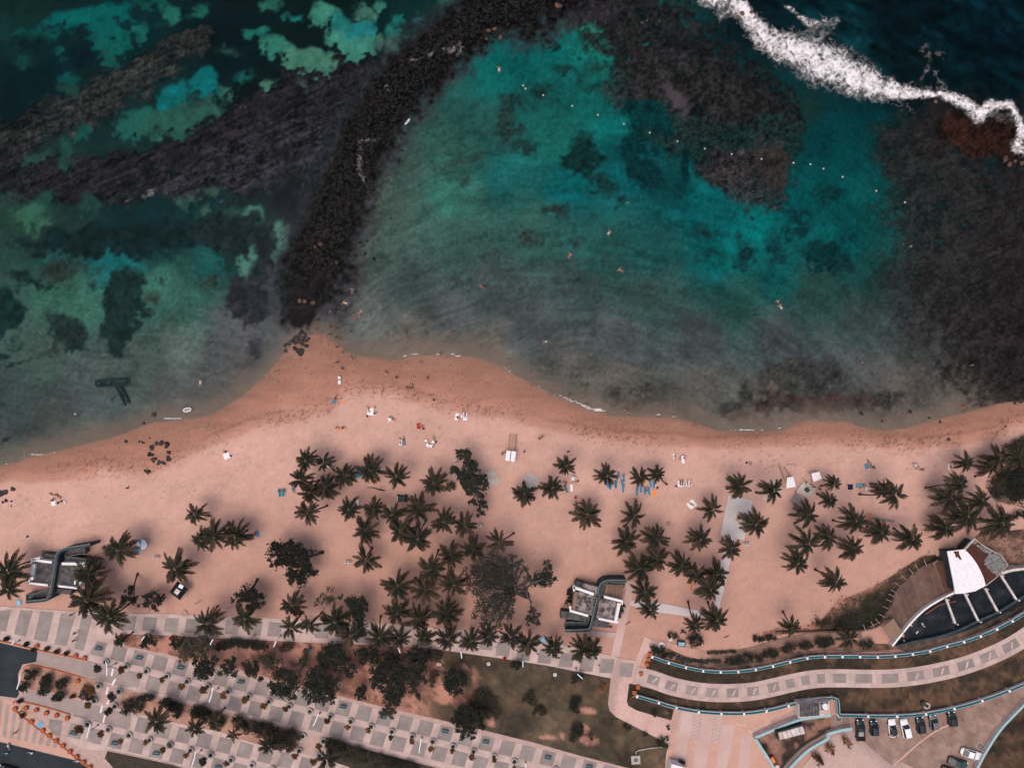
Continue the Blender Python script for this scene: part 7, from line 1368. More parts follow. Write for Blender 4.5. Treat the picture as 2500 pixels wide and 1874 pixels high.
for t, X, Y, k, w_, rz in (('S6',730,85,'swim','white',-30),('S6',447,250,'swim','red',-20),('S6',817,355,'swim','red',60),('S6',272,870,'swim','white',110),('S2',858,1475,'stand','red',0),('S7',120,590,'swim','black',30),('S7',138,622,'swim','white',40),('S7',1003,172,'stand','orange',0),('S7',1060,187,'stand','white',0),('S7',703,1020,'walk','black',0),('S7',1497,1040,'stand','white',0),('S7',1440,1345,'stand','orange',0),
('S5',912,290,'stand','black',0),('S5',1432,285,'stand','orange',0),('S5',1650,477,'swim','red',50),('S5',710,505,'swim','teal',0),('S5',660,590,'swim','white',70),('S5',556,652,'stand','white',0),('S5',618,630,'stand','red',0),('S5',620,655,'stand','navy',0),('S5',768,658,'swim','pink',-45),('S5',836,650,'stand','white',0),('S5',793,735,'stand','orange',0),('S5',558,765,'stand','red',0),('S5',592,778,'stand','black',0),('S5',608,780,'stand','blue',0),('S5',460,778,'stand','blue',0),('S5',553,817,'stand','white',0),('S5',712,800,'stand','teal',0),('S5',1098,788,'stand','red',0),('S5',1102,808,'stand','black',0),('S5',1423,800,'stand','orange',0),('S5',1450,800,'stand','white',0),('S5',600,838,'stand','black',0),('S5',622,853,'stand','red',0),('S5',602,907,'walk','black',0),('S5',647,947,'walk','black',20),('S5',707,993,'walk','white',50),('S5',608,1018,'walk','blue',0),('S5',635,1062,'walk','white',0),('S5',645,1064,'walk','navy',0),('S5',620,1145,'sit','white',0),('S5',1347,960,'walk','navy',0),('S5',1208,1022,'walk','white',0),('S5',950,1088,'sit','blue',0),('S5',963,1090,'sit','navy',0),('S5',1035,1127,'walk','navy',0),('S5',1143,1130,'sit','white',0),('S5',1258,1130,'walk','black',40),('S5',1110,1200,'sit','red',0),('S5',1133,1180,'sit','white',0),('S5',1143,1200,'sit','red',90),('S5',1012,567,'stand','teal',0),
('S4',1448,1165,'swim','white',0),('S4',540,1390,'stand','black',0),('S1',1772,503,'swim','white',0),('S6',430,1270,'walk','white',0),('S6',445,1255,'walk','black',0),('S6',562,1322,'stand','black',0),('S6',860,1375,'walk','white',0),('S6',840,1362,'walk','orange',0),
('S5',590,1280,'sit','red',0),('S5',830,1358,'lie','black',10),('S5',873,1358,'lie','orange',-5),('S5',872,1390,'sit','black',0),('S5',985,1415,'sit','white',0),('S5',1003,1430,'sit','orange',0),('S5',600,1490,'sit','orange',0),('S5',640,1492,'sit','black',0),('S5',1213,1478,'sit','white',0),('S5',1225,1500,'sit','black',0),('S5',1527,1395,'lie','black',0),('S5',1470,1415,'sit','navy',0),
('M0',512,712,'sit','black',0),('M0',600,722,'sit','navy',0),('M0',505,655,'lie','black',70),('M0',565,670,'lie','black',50),('M1',603,248,'sit','black',0),('M1',1118,640,'lie','white',5),('M1',1155,635,'lie','blue',0),('M1',1250,610,'lie','teal',10),('M1',415,862,'sit','white',0),('M1',447,865,'sit','navy',0),('M1',850,1045,'sit','black',0),('M1',885,1025,'sit','navy',0),
('M2',700,140,'lie','white',0),('M2',735,130,'lie','black',0),('M2',955,160,'sit','white',0),('M2',1005,170,'sit','navy',0),('M2',1030,115,'sit','white',30),('M2',1250,335,'sit','white',90),('M2',470,535,'sit','red',0),('M2',1190,930,'sit','white',0),
('M3',315,245,'walk','black',0),('M3',462,118,'walk','navy',70),('M3',487,103,'walk','orange',60),('M3',717,540,'sit','red',0),('M3',790,520,'sit','white',0),('M3',718,600,'sit','teal',0),('M3',770,590,'lie','white',0),('M3',690,540,'sit','white',0),('M3',1215,478,'sit','black',0),('M3',1195,560,'lie','black',0),('M3',1265,570,'lie','navy',0),('M3',1400,630,'lie','teal',0),('M3',1480,620,'sit','black',0),('M3',1515,625,'lie','black',0),('M3',1560,560,'lie','white',0),('M3',1385,545,'sit','black',0),('M3',820,745,'sit','red',0),('M3',850,735,'sit','orange',0),('M3',875,755,'sit','white',0),('M3',130,250,'stand','white',0),
('M4',190,290,'lie','black',0),('M4',235,310,'sit','white',0),('M4',268,305,'sit','orange',0),('M4',240,540,'lie','black',0),('M4',262,540,'lie','black',0),('M4',308,545,'lie','navy',0),('M4',338,550,'lie','red',0),('M4',348,750,'lie','black',60),('M4',1490,560,'stand','white',0),('M4',1510,580,'stand','black',0),('M4',1570,600,'walk','navy',0),('M4',345,1545,'lie','orange',0),('M4',1445,535,'sit','navy',0),
('M5',475,345,'lie','black',30),('M5',495,375,'lie','blue',10),('M5',520,390,'sit','black',0),('M5',940,385,'sit','white',0),('M5',988,415,'sit','black',0),('M5',1265,395,'lie','black',10),('M5',420,575,'lie','blue',-60),
('B0',725,385,'walk','black',0),('B0',715,452,'walk','black',0),('B0',690,215,'walk','red',0),('B0',220,1110,'walk','navy',0),('B0',170,1308,'walk','black',0),('B1',852,415,'walk','orange',0)):
    px, py = T(t, X, Y); z = {'B': .05}.get(t[0]); person(px, py, k, w_, rz if (rz or k in ('swim', 'lie')) else None, z, top=(t[0] == 'B' or (k == 'walk' and R.random() < .4)), where='on the promenade' if t[0] == 'B' else 'on the sand')
# ------------------------------------------------------------ beach things
def gz(px, py):
    ys_ = float(np.interp(px, SHX, SHY)); yw_ = float(np.interp(px, WTX, WTY))
    if py > yw_: return -.04
    if py > ys_: t = (yw_-py)/(yw_-ys_); return -.04+(WZ+.04)*t*t*(3-2*t)
    return WZ
def towel(t, X, Y, w_, l_, rz, m, col, kind='towel', extra=None):
    px, py = T(t, X, Y); k = 3.948 if t[0] == 'M' else 2.961; w_ = w_/k/S; l_ = l_/k/S
    o = empty('beach_'+kind, P(px, py, gz(px, py)+.02), math.radians(rz)); nx, ny = 5, 8; v = []; a0 = R.uniform(0, 6)
    for j in range(ny):
        for i in range(nx):
            x = (i/(nx-1)-.5)*w_; y = (j/(ny-1)-.5)*l_; v.append((x+.03*math.sin(j*1.7+a0), y+.03*math.sin(i*2+a0), .015+.03*abs(math.sin(i*1.9+j*1.3+a0))))
    vt = v+[(p[0], p[1], p[2]-.012) for p in v]; n = nx*ny; f = [(j*nx+i, j*nx+i+1, (j+1)*nx+i+1, (j+1)*nx+i) for j in range(ny-1) for i in range(nx-1)]
    f += [tuple(q+n for q in g[::-1]) for g in f]; 
    MB().add(vt, f).obj('cloth', m, o, True)
    if extra == 'stripes':
        for i in range(4): MB().box(((i/3-.5)*w_*.8, 0, .055), (w_*.08, l_*.96, .01)).obj('stripe', m_tealpale, o)
    else: MB().box((0, l_*.5-.06, .05), (w_*.96, .05, .01)).obj('hem', m, o)
    reg(o, f'{col} beach {kind}', kind, px, py, 'towels and mats on the sand'); return o
TW = [('M0',515,740,40,52,0,m_whitefab,'white'),('M1',605,285,62,58,25,m_whitefab,'creased white'),('M1',1600,382,56,38,-10,m_whitefab,'white'),('M1',1248,600,34,60,10,m_bluef,'blue'),('M1',903,1035,34,60,5,m_bluef,'blue'),('M2',878,10,34,34,0,m_red,'dark red'),('M2',702,160,28,50,0,m_whitefab,'white'),('M2',736,160,28,50,3,m_bluef,'blue'),('M3',1567,645,42,66,-8,m_orangef,'orange'),('M3',1480,545,24,38,0,m_orangef,'small orange'),('M4',187,290,30,56,4,m_whitefab,'white'),('M4',246,555,60,58,0,m_whitefab,'large white'),('M4',322,555,58,56,0,m_whitefab,'large white'),('M4',350,752,76,72,40,m_whitefab,'large tilted white'),('M5',458,385,42,52,10,m_bluef,'pale blue'),('M5',300,585,50,52,4,m_navy,'square navy'),('M5',1260,393,32,60,8,m_whitefab,'white'),
('S5',578,1300,30,30,30,m_bluef,'blue'),('S5',640,1313,22,26,-5,m_orangef,'orange'),('S5',852,1375,64,52,0,m_whitefab,'large white'),('S5',1192,1478,30,42,2,m_red,'dark red'),('S5',1467,1412,26,50,-12,m_whitefab,'narrow white'),('S5',1527,1410,28,56,0,m_whitefab,'white'),('S5',1502,1410,12,18,0,m_whitefab,'tiny white'),('S5',625,1500,30,24,10,m_orangef,'orange'),('S5',985,1430,34,28,15,m_whitefab,'white'),('M4',345,1540,30,50,-10,m_orangef,'orange')]
TW = [q for q in TW if not (q[0] == 'M2' and q[7] == 'dark red')]
for q in TW: towel(*q)
towel('M5',395,572,46,86,88,m_tealf,'green and teal striped','towel','stripes')
def lounger(t, X, Y, rz, m, col):
    px, py = T(t, X, Y); o = empty('beach_lounger', P(px, py, gz(px, py)), math.radians(rz))
    MB().box((0, -.25, .30), (.54, 1.2, .06)).obj('seat', m, o); MB().box((0, .62, .50), (.62, .75, .06), 0, ('X', .55)).obj('backrest', m, o)
    for x in (-.29, .29):
        MB().box((x, -.1, .26), (.05, 1.7, .05)).obj('side_rail', m_metalw, o)
        for y in (-.75, .3): MB().box((x, y, .13), (.05, .05, .26)).obj('leg', m_metalw, o)
    reg(o, f'{col} lounger', 'lounger', px, py, 'loungers on the beach')
for t, X, Y, rz, m_, c_ in (('M1',1120,645,5,m_tealf,'teal'),('M1',1157,640,-5,m_tealf,'teal'),('M3',1215,480,-10,m_bluef,'blue'),('M3',1272,500,5,m_bluef,'blue'),('M3',1258,555,8,m_bluef,'blue'),('M3',1265,600,0,m_bluef,'blue'),('M3',1115,560,20,m_bluef,'blue'),('M3',1150,575,-20,m_bluef,'blue'),('M3',1195,560,0,m_tealf,'dark'),('M3',1400,628,0,m_bluef,'blue'),('M3',1437,600,5,m_bluef,'blue'),('M3',1475,622,0,m_bluef,'blue'),('M3',1515,628,10,m_bluef,'blue'),('M3',1527,550,15,m_bluef,'blue'),('M3',1562,560,0,m_bluef,'blue'),('M3',715,605,20,m_tealf,'teal'),('M3',770,590,0,m_whitefab,'white'),('M2',290,735,-5,m_whitefab,'white'),('M2',930,875,10,m_tealf,'teal'),('M2',960,165,20,m_whitefab,'white'),('M2',1005,172,-30,m_whitefab,'white'),('S5',620,1150,0,m_whitefab,'white'),('M4',262,320,10,m_whitefab,'white')): lounger(t, X, Y, rz, m_, c_)
def umbrella(t, X, Y, r, ms, lab, h=2.1):
    px, py = T(t, X, Y); k = 3.948 if t[0] == 'M' else 2.961; r = r/k/S; c = P(px, py, h); o = empty('beach_umbrella', (c.x, c.y, gz(px, py)))
    MB().tube([(0, 0, -.2), (0, 0, h+.1)], .025, 6).obj('pole', m_metalw, o)
    n = 8
    for i in range(n):
        mb = MB(); a0 = 2*math.pi*i/n; a1 = 2*math.pi*(i+1)/n; am = (a0+a1)/2; p = lambda q, a, z: (q*r*math.cos(a), q*r*math.sin(a), z)
        vs = [(0,0,h+.06)]+[p(.5,a,h-.10) for a in (a0,am,a1)]+[p(1,a0,h-.42),p(.97,am,h-.40),p(1,a1,h-.42),p(1,a1,h-.52),p(.97,am,h-.50),p(1,a0,h-.52)]
        mb.add(vs, [(0,1,2),(0,2,3),(1,4,5,2),(2,5,6,3),(4,9,8,5),(5,8,7,6)]).obj('canopy_panel', ms[i % len(ms)], o)
    reg(o, '', 'umbrella', px, py, None, lab)
umbrella('M0', 1355, 1145, 50, [m_whitefab, m_whitefab, m_cyan], 'large white and blue beach umbrella touching a palm')
umbrella('M0', 1292, 1200, 40, [m_cyan, m_bluef], 'small cyan umbrella half under the palm beside the larger one')
umbrella('M3', 790, 505, 22, [m_whitefab, m_whitefab], 'small white umbrella over the group between the palms', 1.5)
umbrella('M5', 942, 378, 18, [m_tan, m_whitefab], 'small pale umbrella alone near the right of the upper beach', 1.5)
umbrella('M3', 812, 690, 13, [m_red], 'small dark red umbrella above the brown tipped palm', 1.3)
umbrella('M2', 465, 528, 18, [m_red, m_orangef], 'red and orange umbrella beneath the upper left palms', 1.4)
umbrella('S4', 522, 1393, 8, [m_whitefab], 'tiny white parasol in the shallows at lower left', .9)
px, py = T('M2', 305, 455); o = empty('beach_shelter', P(px, py, 0)); MB().add([(-.7,-.8,1.2),(.6,-.7,1.3),(.65,.7,1.25),(-.6,.8,1.2),(0,0,1.5)], [(0,1,4),(1,2,4),(2,3,4),(3,0,4)]).obj('sheet', m_cyan, o); MB().add([(-.35,.8,1.2),(.15,.85,1.2),(.1,1.3,1.05),(-.4,1.25,1.0)], [(0,1,2,3)]).obj('flap', m_cyan, o)
for x in (-.6, .6):
    for y in (-.7, .7): MB().tube([(x, y, -.1), (x, y, 1.25)], .025, 5).obj('pole', m_metalw, o)
reg(o, '', 'shelter', px, py, None, 'bright cyan sheet shelter between two upper left palms')
for t, q, l in (('M4',[(1270,495),(1330,485),(1352,580),(1262,600)],'gridded white canopy over the second lifeguard stand'),('M4',[(1505,455),(1580,438),(1605,505),(1525,535)],'loose white canopy right of the second lifeguard stand')):
    px = sum(T(t, *a)[0] for a in q)/4; py = sum(T(t, *a)[1] for a in q)/4; o = empty('shade_canopy', P(px, py, 0)); b0 = o.location
    W = [(p[0]-b0.x, p[1]-b0.y) for p in PP(TT(t, *q), 2.4)]; MB().prism(W, 2.34, 2.42).obj('canvas', m_whitefab, o)
    for p in W: MB().tube([(p[0]*.92, p[1]*.92, 0), (p[0]*.92, p[1]*.92, 2.34)], .05, 6).obj('post', m_wood, o)
    for i in range(1, 4):
        a = Vector(W[0]).lerp(Vector(W[1]), i/4); b_ = Vector(W[3]).lerp(Vector(W[2]), i/4); mb = MB(); ribbon(mb, [tuple(a), tuple(b_)], .05, 2.42, 2.45); mb.obj('batten', m_whitedull, o)
    reg(o, '', 'canopy', px, py, None, l)
def stand(t, roofs, ramp, rungs, lab, px, py):
    o = empty('lifeguard_stand', P(px, py, 0)); b0 = o.location; rl_ = lambda q, z: [(p[0]-b0.x, p[1]-b0.y) for p in PP(TT(t, *q), z)]
    for q in roofs: 
        MB().prism(rl_(q, 3.0), 2.94, 3.02).obj('roof_panel', m_whitefab, o)
        for p in rl_(q, 3.0): MB().tube([(p[0]*.95, p[1]*.95, 0), (p[0]*.95, p[1]*.95, 2.94)], .05, 5).obj('post', m_wood, o)
    if roofs:
        c = rl_([roofs[0][0], roofs[-1][1], roofs[-1][2], roofs[0][3]], 1.6); MB().prism(c, 1.45, 1.6).obj('platform', m_wood, o)
    a, b_, c, d = [Vector(p) for p in rl_(ramp, .5)]
    n = 16
    for i in range(n):
        u0 = i/n+.01; u1 = (i+.86)/n; z = 1.5*u0+.06
        pts = [a.lerp(d, u0), b_.lerp(c, u0), b_.lerp(c, u1), a.lerp(d, u1)]
        if rungs and i > 8: pts = [a.lerp(d, u0), b_.lerp(c, u0), b_.lerp(c, u0+.03), a.lerp(d, u0+.03)]
        MB().prism([tuple(p) for p in pts], z-.05, z).obj('ramp_plank', m_plazao, o)
    for p, q in ((a, d), (b_, c)): MB().tube([(p.x, p.y, .15), (q.x, q.y, 1.6)], .05, 5).obj('ramp_rail', m_wood, o)
    reg(o, '', 'lifeguard stand', px, py, None, lab)
stand('M3', [[(130,330),(146,232),(185,240),(175,335)],[(182,338),(193,238),(238,246),(220,345)]], [(180,70),(240,75),(226,240),(165,230)], True, 'wooden lifeguard stand with twin white roof panels and long ramp', 1247, 1110)
stand('M4', [], [(1188,362),(1250,395),(1275,480),(1232,520)], False, 'slim wooden ramp leading to the gridded white canopy', 1910, 1150)
# black tent kiosk
o = empty('tent_kiosk', P(433, 1441, 0)); b0 = o.location
q = [T('M1',130,1490),T('M1',235,1570),T('B1',148,92),T('M1',55,1600)]; W = [(p[0]-b0.x, p[1]-b0.y) for p in PP(q, 2.2)]; cc = [(p[0]-b0.x, p[1]-b0.y) for p in PP([T('M1',100,1582),T('M1',130,1555),T('M1',165,1592),T('M1',130,1622)], 3.0)]
ctr = Vector((sum(p[0] for p in W)/4, sum(p[1] for p in W)/4)); 
for i in range(4): j = (i+1) % 4; MB().add([(*W[i],2.2),(*W[j],2.2),(*(ctr+(Vector(W[j])-ctr)*.36),3.0),(*(ctr+(Vector(W[i])-ctr)*.36),3.0)], [(0,1,2,3)]).obj('tent_panel', m_black, o); MB().tube([(*W[i],2.22),(*(ctr+(Vector(W[i])-ctr)*.36),3.03)], .06, 5).obj('teal_seam', m_teal, o); MB().tube([(*W[i],0),(*W[i],2.2)], .05, 5).obj('post', m_grey, o)
MB().prism([tuple(ctr+(Vector(p)-ctr)*.36) for p in W], 2.98, 3.02).obj('pale_top', m_whitedull, o)
w2 = P(*T('M1',167,1542), 2.7)-b0; MB().box((w2.x, w2.y, 2.75), (1.0, .8, .3), -.5).obj('roof_box', m_metalw, o)
reg(o, '', 'kiosk', 433, 1441, None, 'black peaked tent with teal seams and pale square top')
for t, X, Y in (('M0',1500,1257),('M0',1525,1258),('M2',187,1302),('M2',215,1302),('M2',1465,952),('M2',1490,952),('M4',858,1130),('M4',883,1130),('M3',1322,1000)):
    px, py = T(t, X, Y); o = empty('round_bin', P(px, py, -.03)); MB().lathe([(.28,0),(.32,.8),(.33,.86),(.24,.88),(.23,.80),(.22,.3)], 18).obj('drum', m_white, o, True); MB().lathe([(.01,.32),(.23,.34)], 12).obj('opening', m_black, o); reg(o, 'white round bin with a black opening', 'bin', px, py, 'white round bins on the sand')
for t, X, Y, m_, nm, lab in (('M0',628,728,m_whitefab,'cool_box','white cool box beside a seated navy clad person'),('M0',560,738,m_darkteal,'beach_bag','dark bag between the white towel and the cool box'),('M5',450,602,m_whitefab,'cool_box','white cool box at the end of the striped towel'),('M1',645,285,m_black,'beach_bag','black bag on the creased white towel'),('M2',1225,330,m_whitefab,'beach_bag','white bag beside the tall ragged tree'),('M3',832,528,m_brroof,'beach_bag','brown bag right of the small white umbrella'),('M3',1600,592,m_brroof,'beach_bag','brown bag right of the orange mat'),('M4',20,592,m_brroof,'beach_bag','brown bag below the leaning palm by the loungers'),('M4',200,575,m_brroof,'beach_bag','brown bag left of the twin white mats'),('M4',880,350,m_navy,'beach_bag','small navy bag on open sand above the platform'),('M5',527,405,m_tealf,'beach_bag','teal bag below the pale blue towel'),('M2',1045,150,m_brroof,'beach_bag','brown bag beside the white loungers'),('S5',820,1408,m_black,'beach_bag','black bag below the large white beach mat'),('S5',1300,1290,m_black,'beach_bag','black bag alone on the upper beach'),('M0',265,1062,m_darkteal,'beach_bag','small dark bag alone above the left beach house'),('M3',740,245,m_black,'beach_bag','small black bag above a palm on the central beach'),('M3',458,572,m_darkteal,'beach_bag','dark bag beside the diamond slab corner'),('M3',105,262,m_tan,'folded_chair','folded pale chair left of the lifeguard stand')):
    px, py = T(t, X, Y); o = empty(nm, P(px, py, gz(px, py)), R.uniform(0, 3)); s = .30 if nm == 'beach_bag' else .42
    MB().add([(-s,-s*.6,0),(s,-s*.6,0),(s,s*.6,0),(-s,s*.6,0),(-s*.85,-s*.45,s*.8),(s*.85,-s*.45,s*.8),(s*.85,s*.45,s*.8),(-s*.85,s*.45,s*.8)], [(0,1,5,4),(1,2,6,5),(2,3,7,6),(3,0,4,7),(4,5,6,7)]).obj('body', m_, o)
    MB().tube([(-s*.5,0,s*.8),(-s*.3,0,s*1.1),(s*.3,0,s*1.1),(s*.5,0,s*.8)], .03, 5).obj('handle', m_black, o); reg(o, '', nm.replace('_', ' '), px, py, None, lab)
for t, X, Y, r, m_, lab in (('M3',1383,705,.32,m_orange,'small brown swim ring left on the sand below the loungers'),('M4',915,358,.30,m_grey,'dark swim ring on open sand above the platform'),('M4',128,935,.38,m_grey,'dark hoop lying on the sand between two palms'),('S5',730,697,.45,m_red,'red and white swim ring floating near the sandbar')):
    px, py = T(t, X, Y); mb = MB(); n = 20; mb.tube([(r*math.cos(2*math.pi*i/n), r*math.sin(2*math.pi*i/n), .08) for i in range(n+1)], .085, 7, False); o = mb.obj('swim_ring', m_, None, True, P(px, py, gz(px, py))); reg(o, '', 'swim ring', px, py, None, lab)
# play structure with slide, driftwood, log
px, py = T('M5', 475, 880); o = empty('play_structure', P(px, py, 0)); 
for x in (-.45, .45):
    for y in (-.9, 0, .9): MB().tube([(x, y, 0), (x, y, 1.2)], .09, 6).obj('post', m_orangef, o)
for y in (-.9, -.3, .3, .9): MB().box((0, y, 1.1), (1.1, .22, .08)).obj('deck_board', m_orangef, o)
MB().add([(.5,-.25,1.0),(.5,.25,1.0),(6.1,-.75,.12),(6.1,-1.0,.12),(.5,-.3,1.2),(6.1,-1.02,.25),(.5,.3,1.2),(6.1,-.73,.25)], [(0,2,1),(0,3,2),(0,4,5,3),(1,2,7,6)]).obj('slide', m_greyslab, o); reg(o, '', 'play structure', px, py, None, 'orange post frame with a long grey slide among right palms')
def drift(t, pts, r, lab, m=m_barkg):
    mb = MB(); W = [P(*T(t, *p), .05+R.uniform(0, .12)) for p in pts]; mb.tube(W, [r*(1-.7*i/len(W)) for i in range(len(W))], 6); mb.tube([W[1], W[1]+Vector((.3, .4, .1)), W[1]+Vector((.5, .9, .1))], [r*.6, r*.2], 5) if len(W) > 2 else None
    reg(mb.obj('driftwood', m, None, True), '', 'driftwood', *T(t, *pts[0]), None, lab)
drift('M2', [(548,620),(500,612),(470,602),(430,592),(378,590)], .16, 'long crooked driftwood branch below the upper palms')
drift('M4', [(1278,372),(1320,376),(1365,376)], .2, 'pale log lying left above the loose white canopy', m_paleslab)
drift('B3', [(1250,325),(1275,305),(1300,295)], .1, 'small twisted branch beside the straight concrete path')
drift('B1', [(290,128),(320,115),(352,95)], .07, 'thin stick lying on sand below the black tent')
drift('M0', [(1215,595),(1225,600),(1240,590)], .2, 'dark stump of driftwood on the open left beach')
drift('B4', [(640,440),(662,437),(690,425)], .09, 'small forked branch above the back path')
# ------------------------------------------------------------ rocks
def rockmesh(seed, m):
    rnd = random.Random(seed); bm = bmesh.new(); bmesh.ops.create_icosphere(bm, subdivisions=2, radius=1)
    for v in bm.verts: n = 1+.28*math.sin(v.co.x*3+seed)*math.cos(v.co.y*2.6+seed*2)+rnd.uniform(-.10, .10); v.co *= n; v.co.z *= .62
    me = bpy.data.meshes.new('boulder_shape'); bm.to_mesh(me); bm.free(); me.materials.append(m); return me
RK = [rockmesh(i, m_rock) for i in range(5)]; RKb = [rockmesh(i+9, mat('brown_rock', (.13, .075, .05), .8, (.07, .045, .035), 1.5, 6, .6, .25, fine=.3)) for i in range(3)]
def rock(px, py, r, desc, grp, me=None, z=None):
    z = gz(px, py) if z is None else z; s = r/S; o = link('boulder', me or R.choice(RK), None, P(px, py, z), (0, 0, R.uniform(0, 6.28)), (s*R.uniform(.85, 1.2), s*R.uniform(.75, 1.05), s*.75)); reg(o, desc, 'rock', px, py, grp)
cx, cy = T('M0', 1545, 245)
for i in range(30):
    a = i*.62; q = R.uniform(17, 27) if i % 3 else R.uniform(20, 30); rock(cx+math.cos(a)*q*.95, cy+math.sin(a)*q*1.15+3, R.uniform(3, 6.5), 'dark boulder of the rough stone circle', 'boulders in a ring')
for t, X, Y, r in (('M0',1370,150,3),('M0',1385,160,3),('M0',1345,148,2.5),('M0',1443,115,2.5),('M0',1215,148,5),('M0',1400,430,3.5),('M0',1432,438,5.5),('M0',10,648,9),('M0',55,632,6.5),('M0',125,605,6),('M0',60,716,4.5),('M0',28,732,4),('M0',108,768,2),('M0',112,722,3),('S4',1110,1400,6),('S4',30,1582,5),('S4',1040,1460,4),('S7',1480,1240,6),('S7',1010,1260,5),('S7',722,1390,5),('S7',1287,1450,4),('S7',870,1445,2.5),('S7',1210,1420,2.5),('S7',1075,1375,4),('S7',1705,1285,4),('S7',1735,1300,5),('S7',1830,1310,5),('S7',1870,1300,6),('S7',1760,1480,3),('S7',1350,1575,4)): rock(*T(t, X, Y), r, 'dark boulder near the waterline', 'loose boulders along the shore')
for X, Y, r in ((335,942,11),(380,900,6),(228,937,5),(295,917,5),(225,895,5),(255,880,6),(285,865,7),(310,845,8),(340,870,8),(360,845,6),(330,825,6),(300,880,5),(350,890,5),(395,850,5),(318,860,6),(375,865,5),(345,800,6),(370,820,5)): rock(*T('S5', X, Y), r, 'dark boulder of the spit tip clump', 'boulders at the sand spit', z=gz(*T('S5', X, Y)))
for t, X, Y, r in (('S2',1755,95,9),('S2',1690,105,10),('S2',1660,120,8),('S2',1720,125,7),('S3',1385,715,8),('S3',1255,735,6),('S2',360,40,7),('S2',380,45,5),('S2',970,165,4),('S2',1005,150,3.5),('S2',1095,155,4),('S1',1697,222,6),('S1',1740,210,5),('S1',1780,270,5),('S1',1680,280,4),('S5',330,575,5),('S5',365,578,6),('S5',425,590,6),('S5',480,165,6),('S5',440,185,4),('S5',597,298,4),('S3',1760,1150,8),('S3',1790,1190,8),('S3',1830,1165,6),('S3',1880,1180,7)): rock(*T(t, X, Y), r, 'reddish brown rock breaking the surface', 'exposed rocks on the reef', R.choice(RKb), WZ-.1)
mb = MB(); tm = []
for k in range(2600):
    u = R.random(); i = min(int(u*8), 7); a, b_ = REEF[0][0][i], REEF[0][0][i+1]; f_ = R.random(); px = a[0]+(b_[0]-a[0])*f_; py = a[1]+(b_[1]-a[1])*f_; w_ = (a[2]+(b_[2]-a[2])*f_)*.9
    px += R.gauss(0, w_*.62); py += R.gauss(0, w_*.4)
    if py < -10: continue
    s = R.uniform(.12, .45)*(1.6 if R.random() < .1 else 1); p = P(px, py, WZ-R.uniform(.05, .5)); pr = [(math.cos(j*1.2566)*s*R.uniform(.7, 1.1), math.sin(j*1.2566)*s*R.uniform(.7, 1.1)) for j in range(5)]
    v = [(p.x+x, p.y+y, p.z-s*.5) for x, y in pr]+[(p.x+x*.7, p.y+y*.7, p.z+s*.15) for x, y in pr]+[(p.x, p.y, p.z+s*.3)]
    mb.add(v, [(j, (j+1) % 5, (j+1) % 5+5, j+5) for j in range(5)]+[(j+5, (j+1) % 5+5, 10) for j in range(5)])
o = mb.obj('reef_rubble', m_reefrock); o['kind'] = 'stuff'; o['category'] = 'rubble'; o['label'] = 'dark wet rubble forming the curved breakwater reef'
# sunken T-shaped frame
o = empty('sunken_frame', P(270, 950, WZ-.9)); b0 = o.location; mb = MB()
m_weed = mat('weedy_timber', (.022, .024, .027), .9, (.05, .05, .052), 1.4, 5, .5)
for q in (((690,1162),(735,1150),(830,1150),(915,1138)),((700,1185),(760,1192),(830,1185),(915,1172))):
    MB().tube([P(*T('S4', *a), WZ-.75)-b0 for a in q], .30, 7).obj('long_beam', m_weed, o, True)
for q in (((838,1195),(870,1260),(905,1330)),((868,1185),(900,1250),(938,1312))): MB().tube([P(*T('S4', *a), WZ-.75)-b0 for a in q], .26, 7).obj('short_beam', m_weed, o, True)
for q in (((860,1240),(895,1228)),((880,1275),(918,1262)),((898,1310),(932,1298)),((740,1155),(745,1188)),((800,1152),(805,1188)),((915,1135),(918,1175))): MB().tube([P(*T('S4', *a), WZ-.75)-b0 for a in q], .2, 6).obj('cross_tie', m_weed, o, True)
c = P(*T('S4', 712, 1173), WZ-.8)-b0; MB().lathe([(.3,.1),(.75,.25),(.95,0),(.6,-.2)], 14, (c.x, c.y, c.z)).obj('round_footing', m_weed, o, True)
reg(o, '', 'wreckage', 270, 950, None, 'dark T shaped frame lying underwater in the left bay')
# buoys, board
BU = [('S2',110,620),('S2',127,642),('S2',255,690),('S2',465,767),('S2',650,832),('S2',838,897),('S2',1025,960),('S2',1225,1023),('S2',1423,1075),('S2',1617,1115),('S2',1833,1150),('S3',228,1178),('S3',350,1188),('S3',445,1220),('S3',583,1280),('S3',827,1380),('S3',1033,1463)]
for t, X, Y in BU:
    px, py = T(t, X, Y); o = empty('mooring_buoy', P(px, py, WZ)); MB().lathe([(.01,-.2),(.16,-.12),(.20,.06),(.16,.2),(.06,.26),(.05,.36),(.01,.37)], 12).obj('float', m_white, o, True); MB().lathe([(.195,.02),(.21,.06),(.195,.10)], 12).obj('band', m_orangef, o); reg(o, 'white float of the buoy line', 'buoy', px, py, 'white buoys across the lagoon')
px, py = T('S1', 1110, 880); o = empty('paddle_board', P(px, py, WZ), -.7); o.scale = (.7, .7, .7)
v = []; 
for y, w_ in ((-1.3,.05),(-1.1,.22),(-.5,.34),(.3,.36),(.9,.26),(1.25,.06)): v += [(-w_, y, .02), (w_, y, .02), (w_*.8, y, .12), (-w_*.8, y, .12)]
MB().add(v, [(a*4+j, a*4+(j+1) % 4, a*4+4+(j+1) % 4, a*4+4+j) for a in range(5) for j in range(4)]+[(3,2,1,0),(20,21,22,23)]).obj('hull', m_whitefab, o); MB().box((0,-.2,.14), (.4,.9,.03)).obj('deck_pad', m_greyslab, o); reg(o, '', 'board', px, py, None, 'white paddle board drifting beside the dark breakwater')
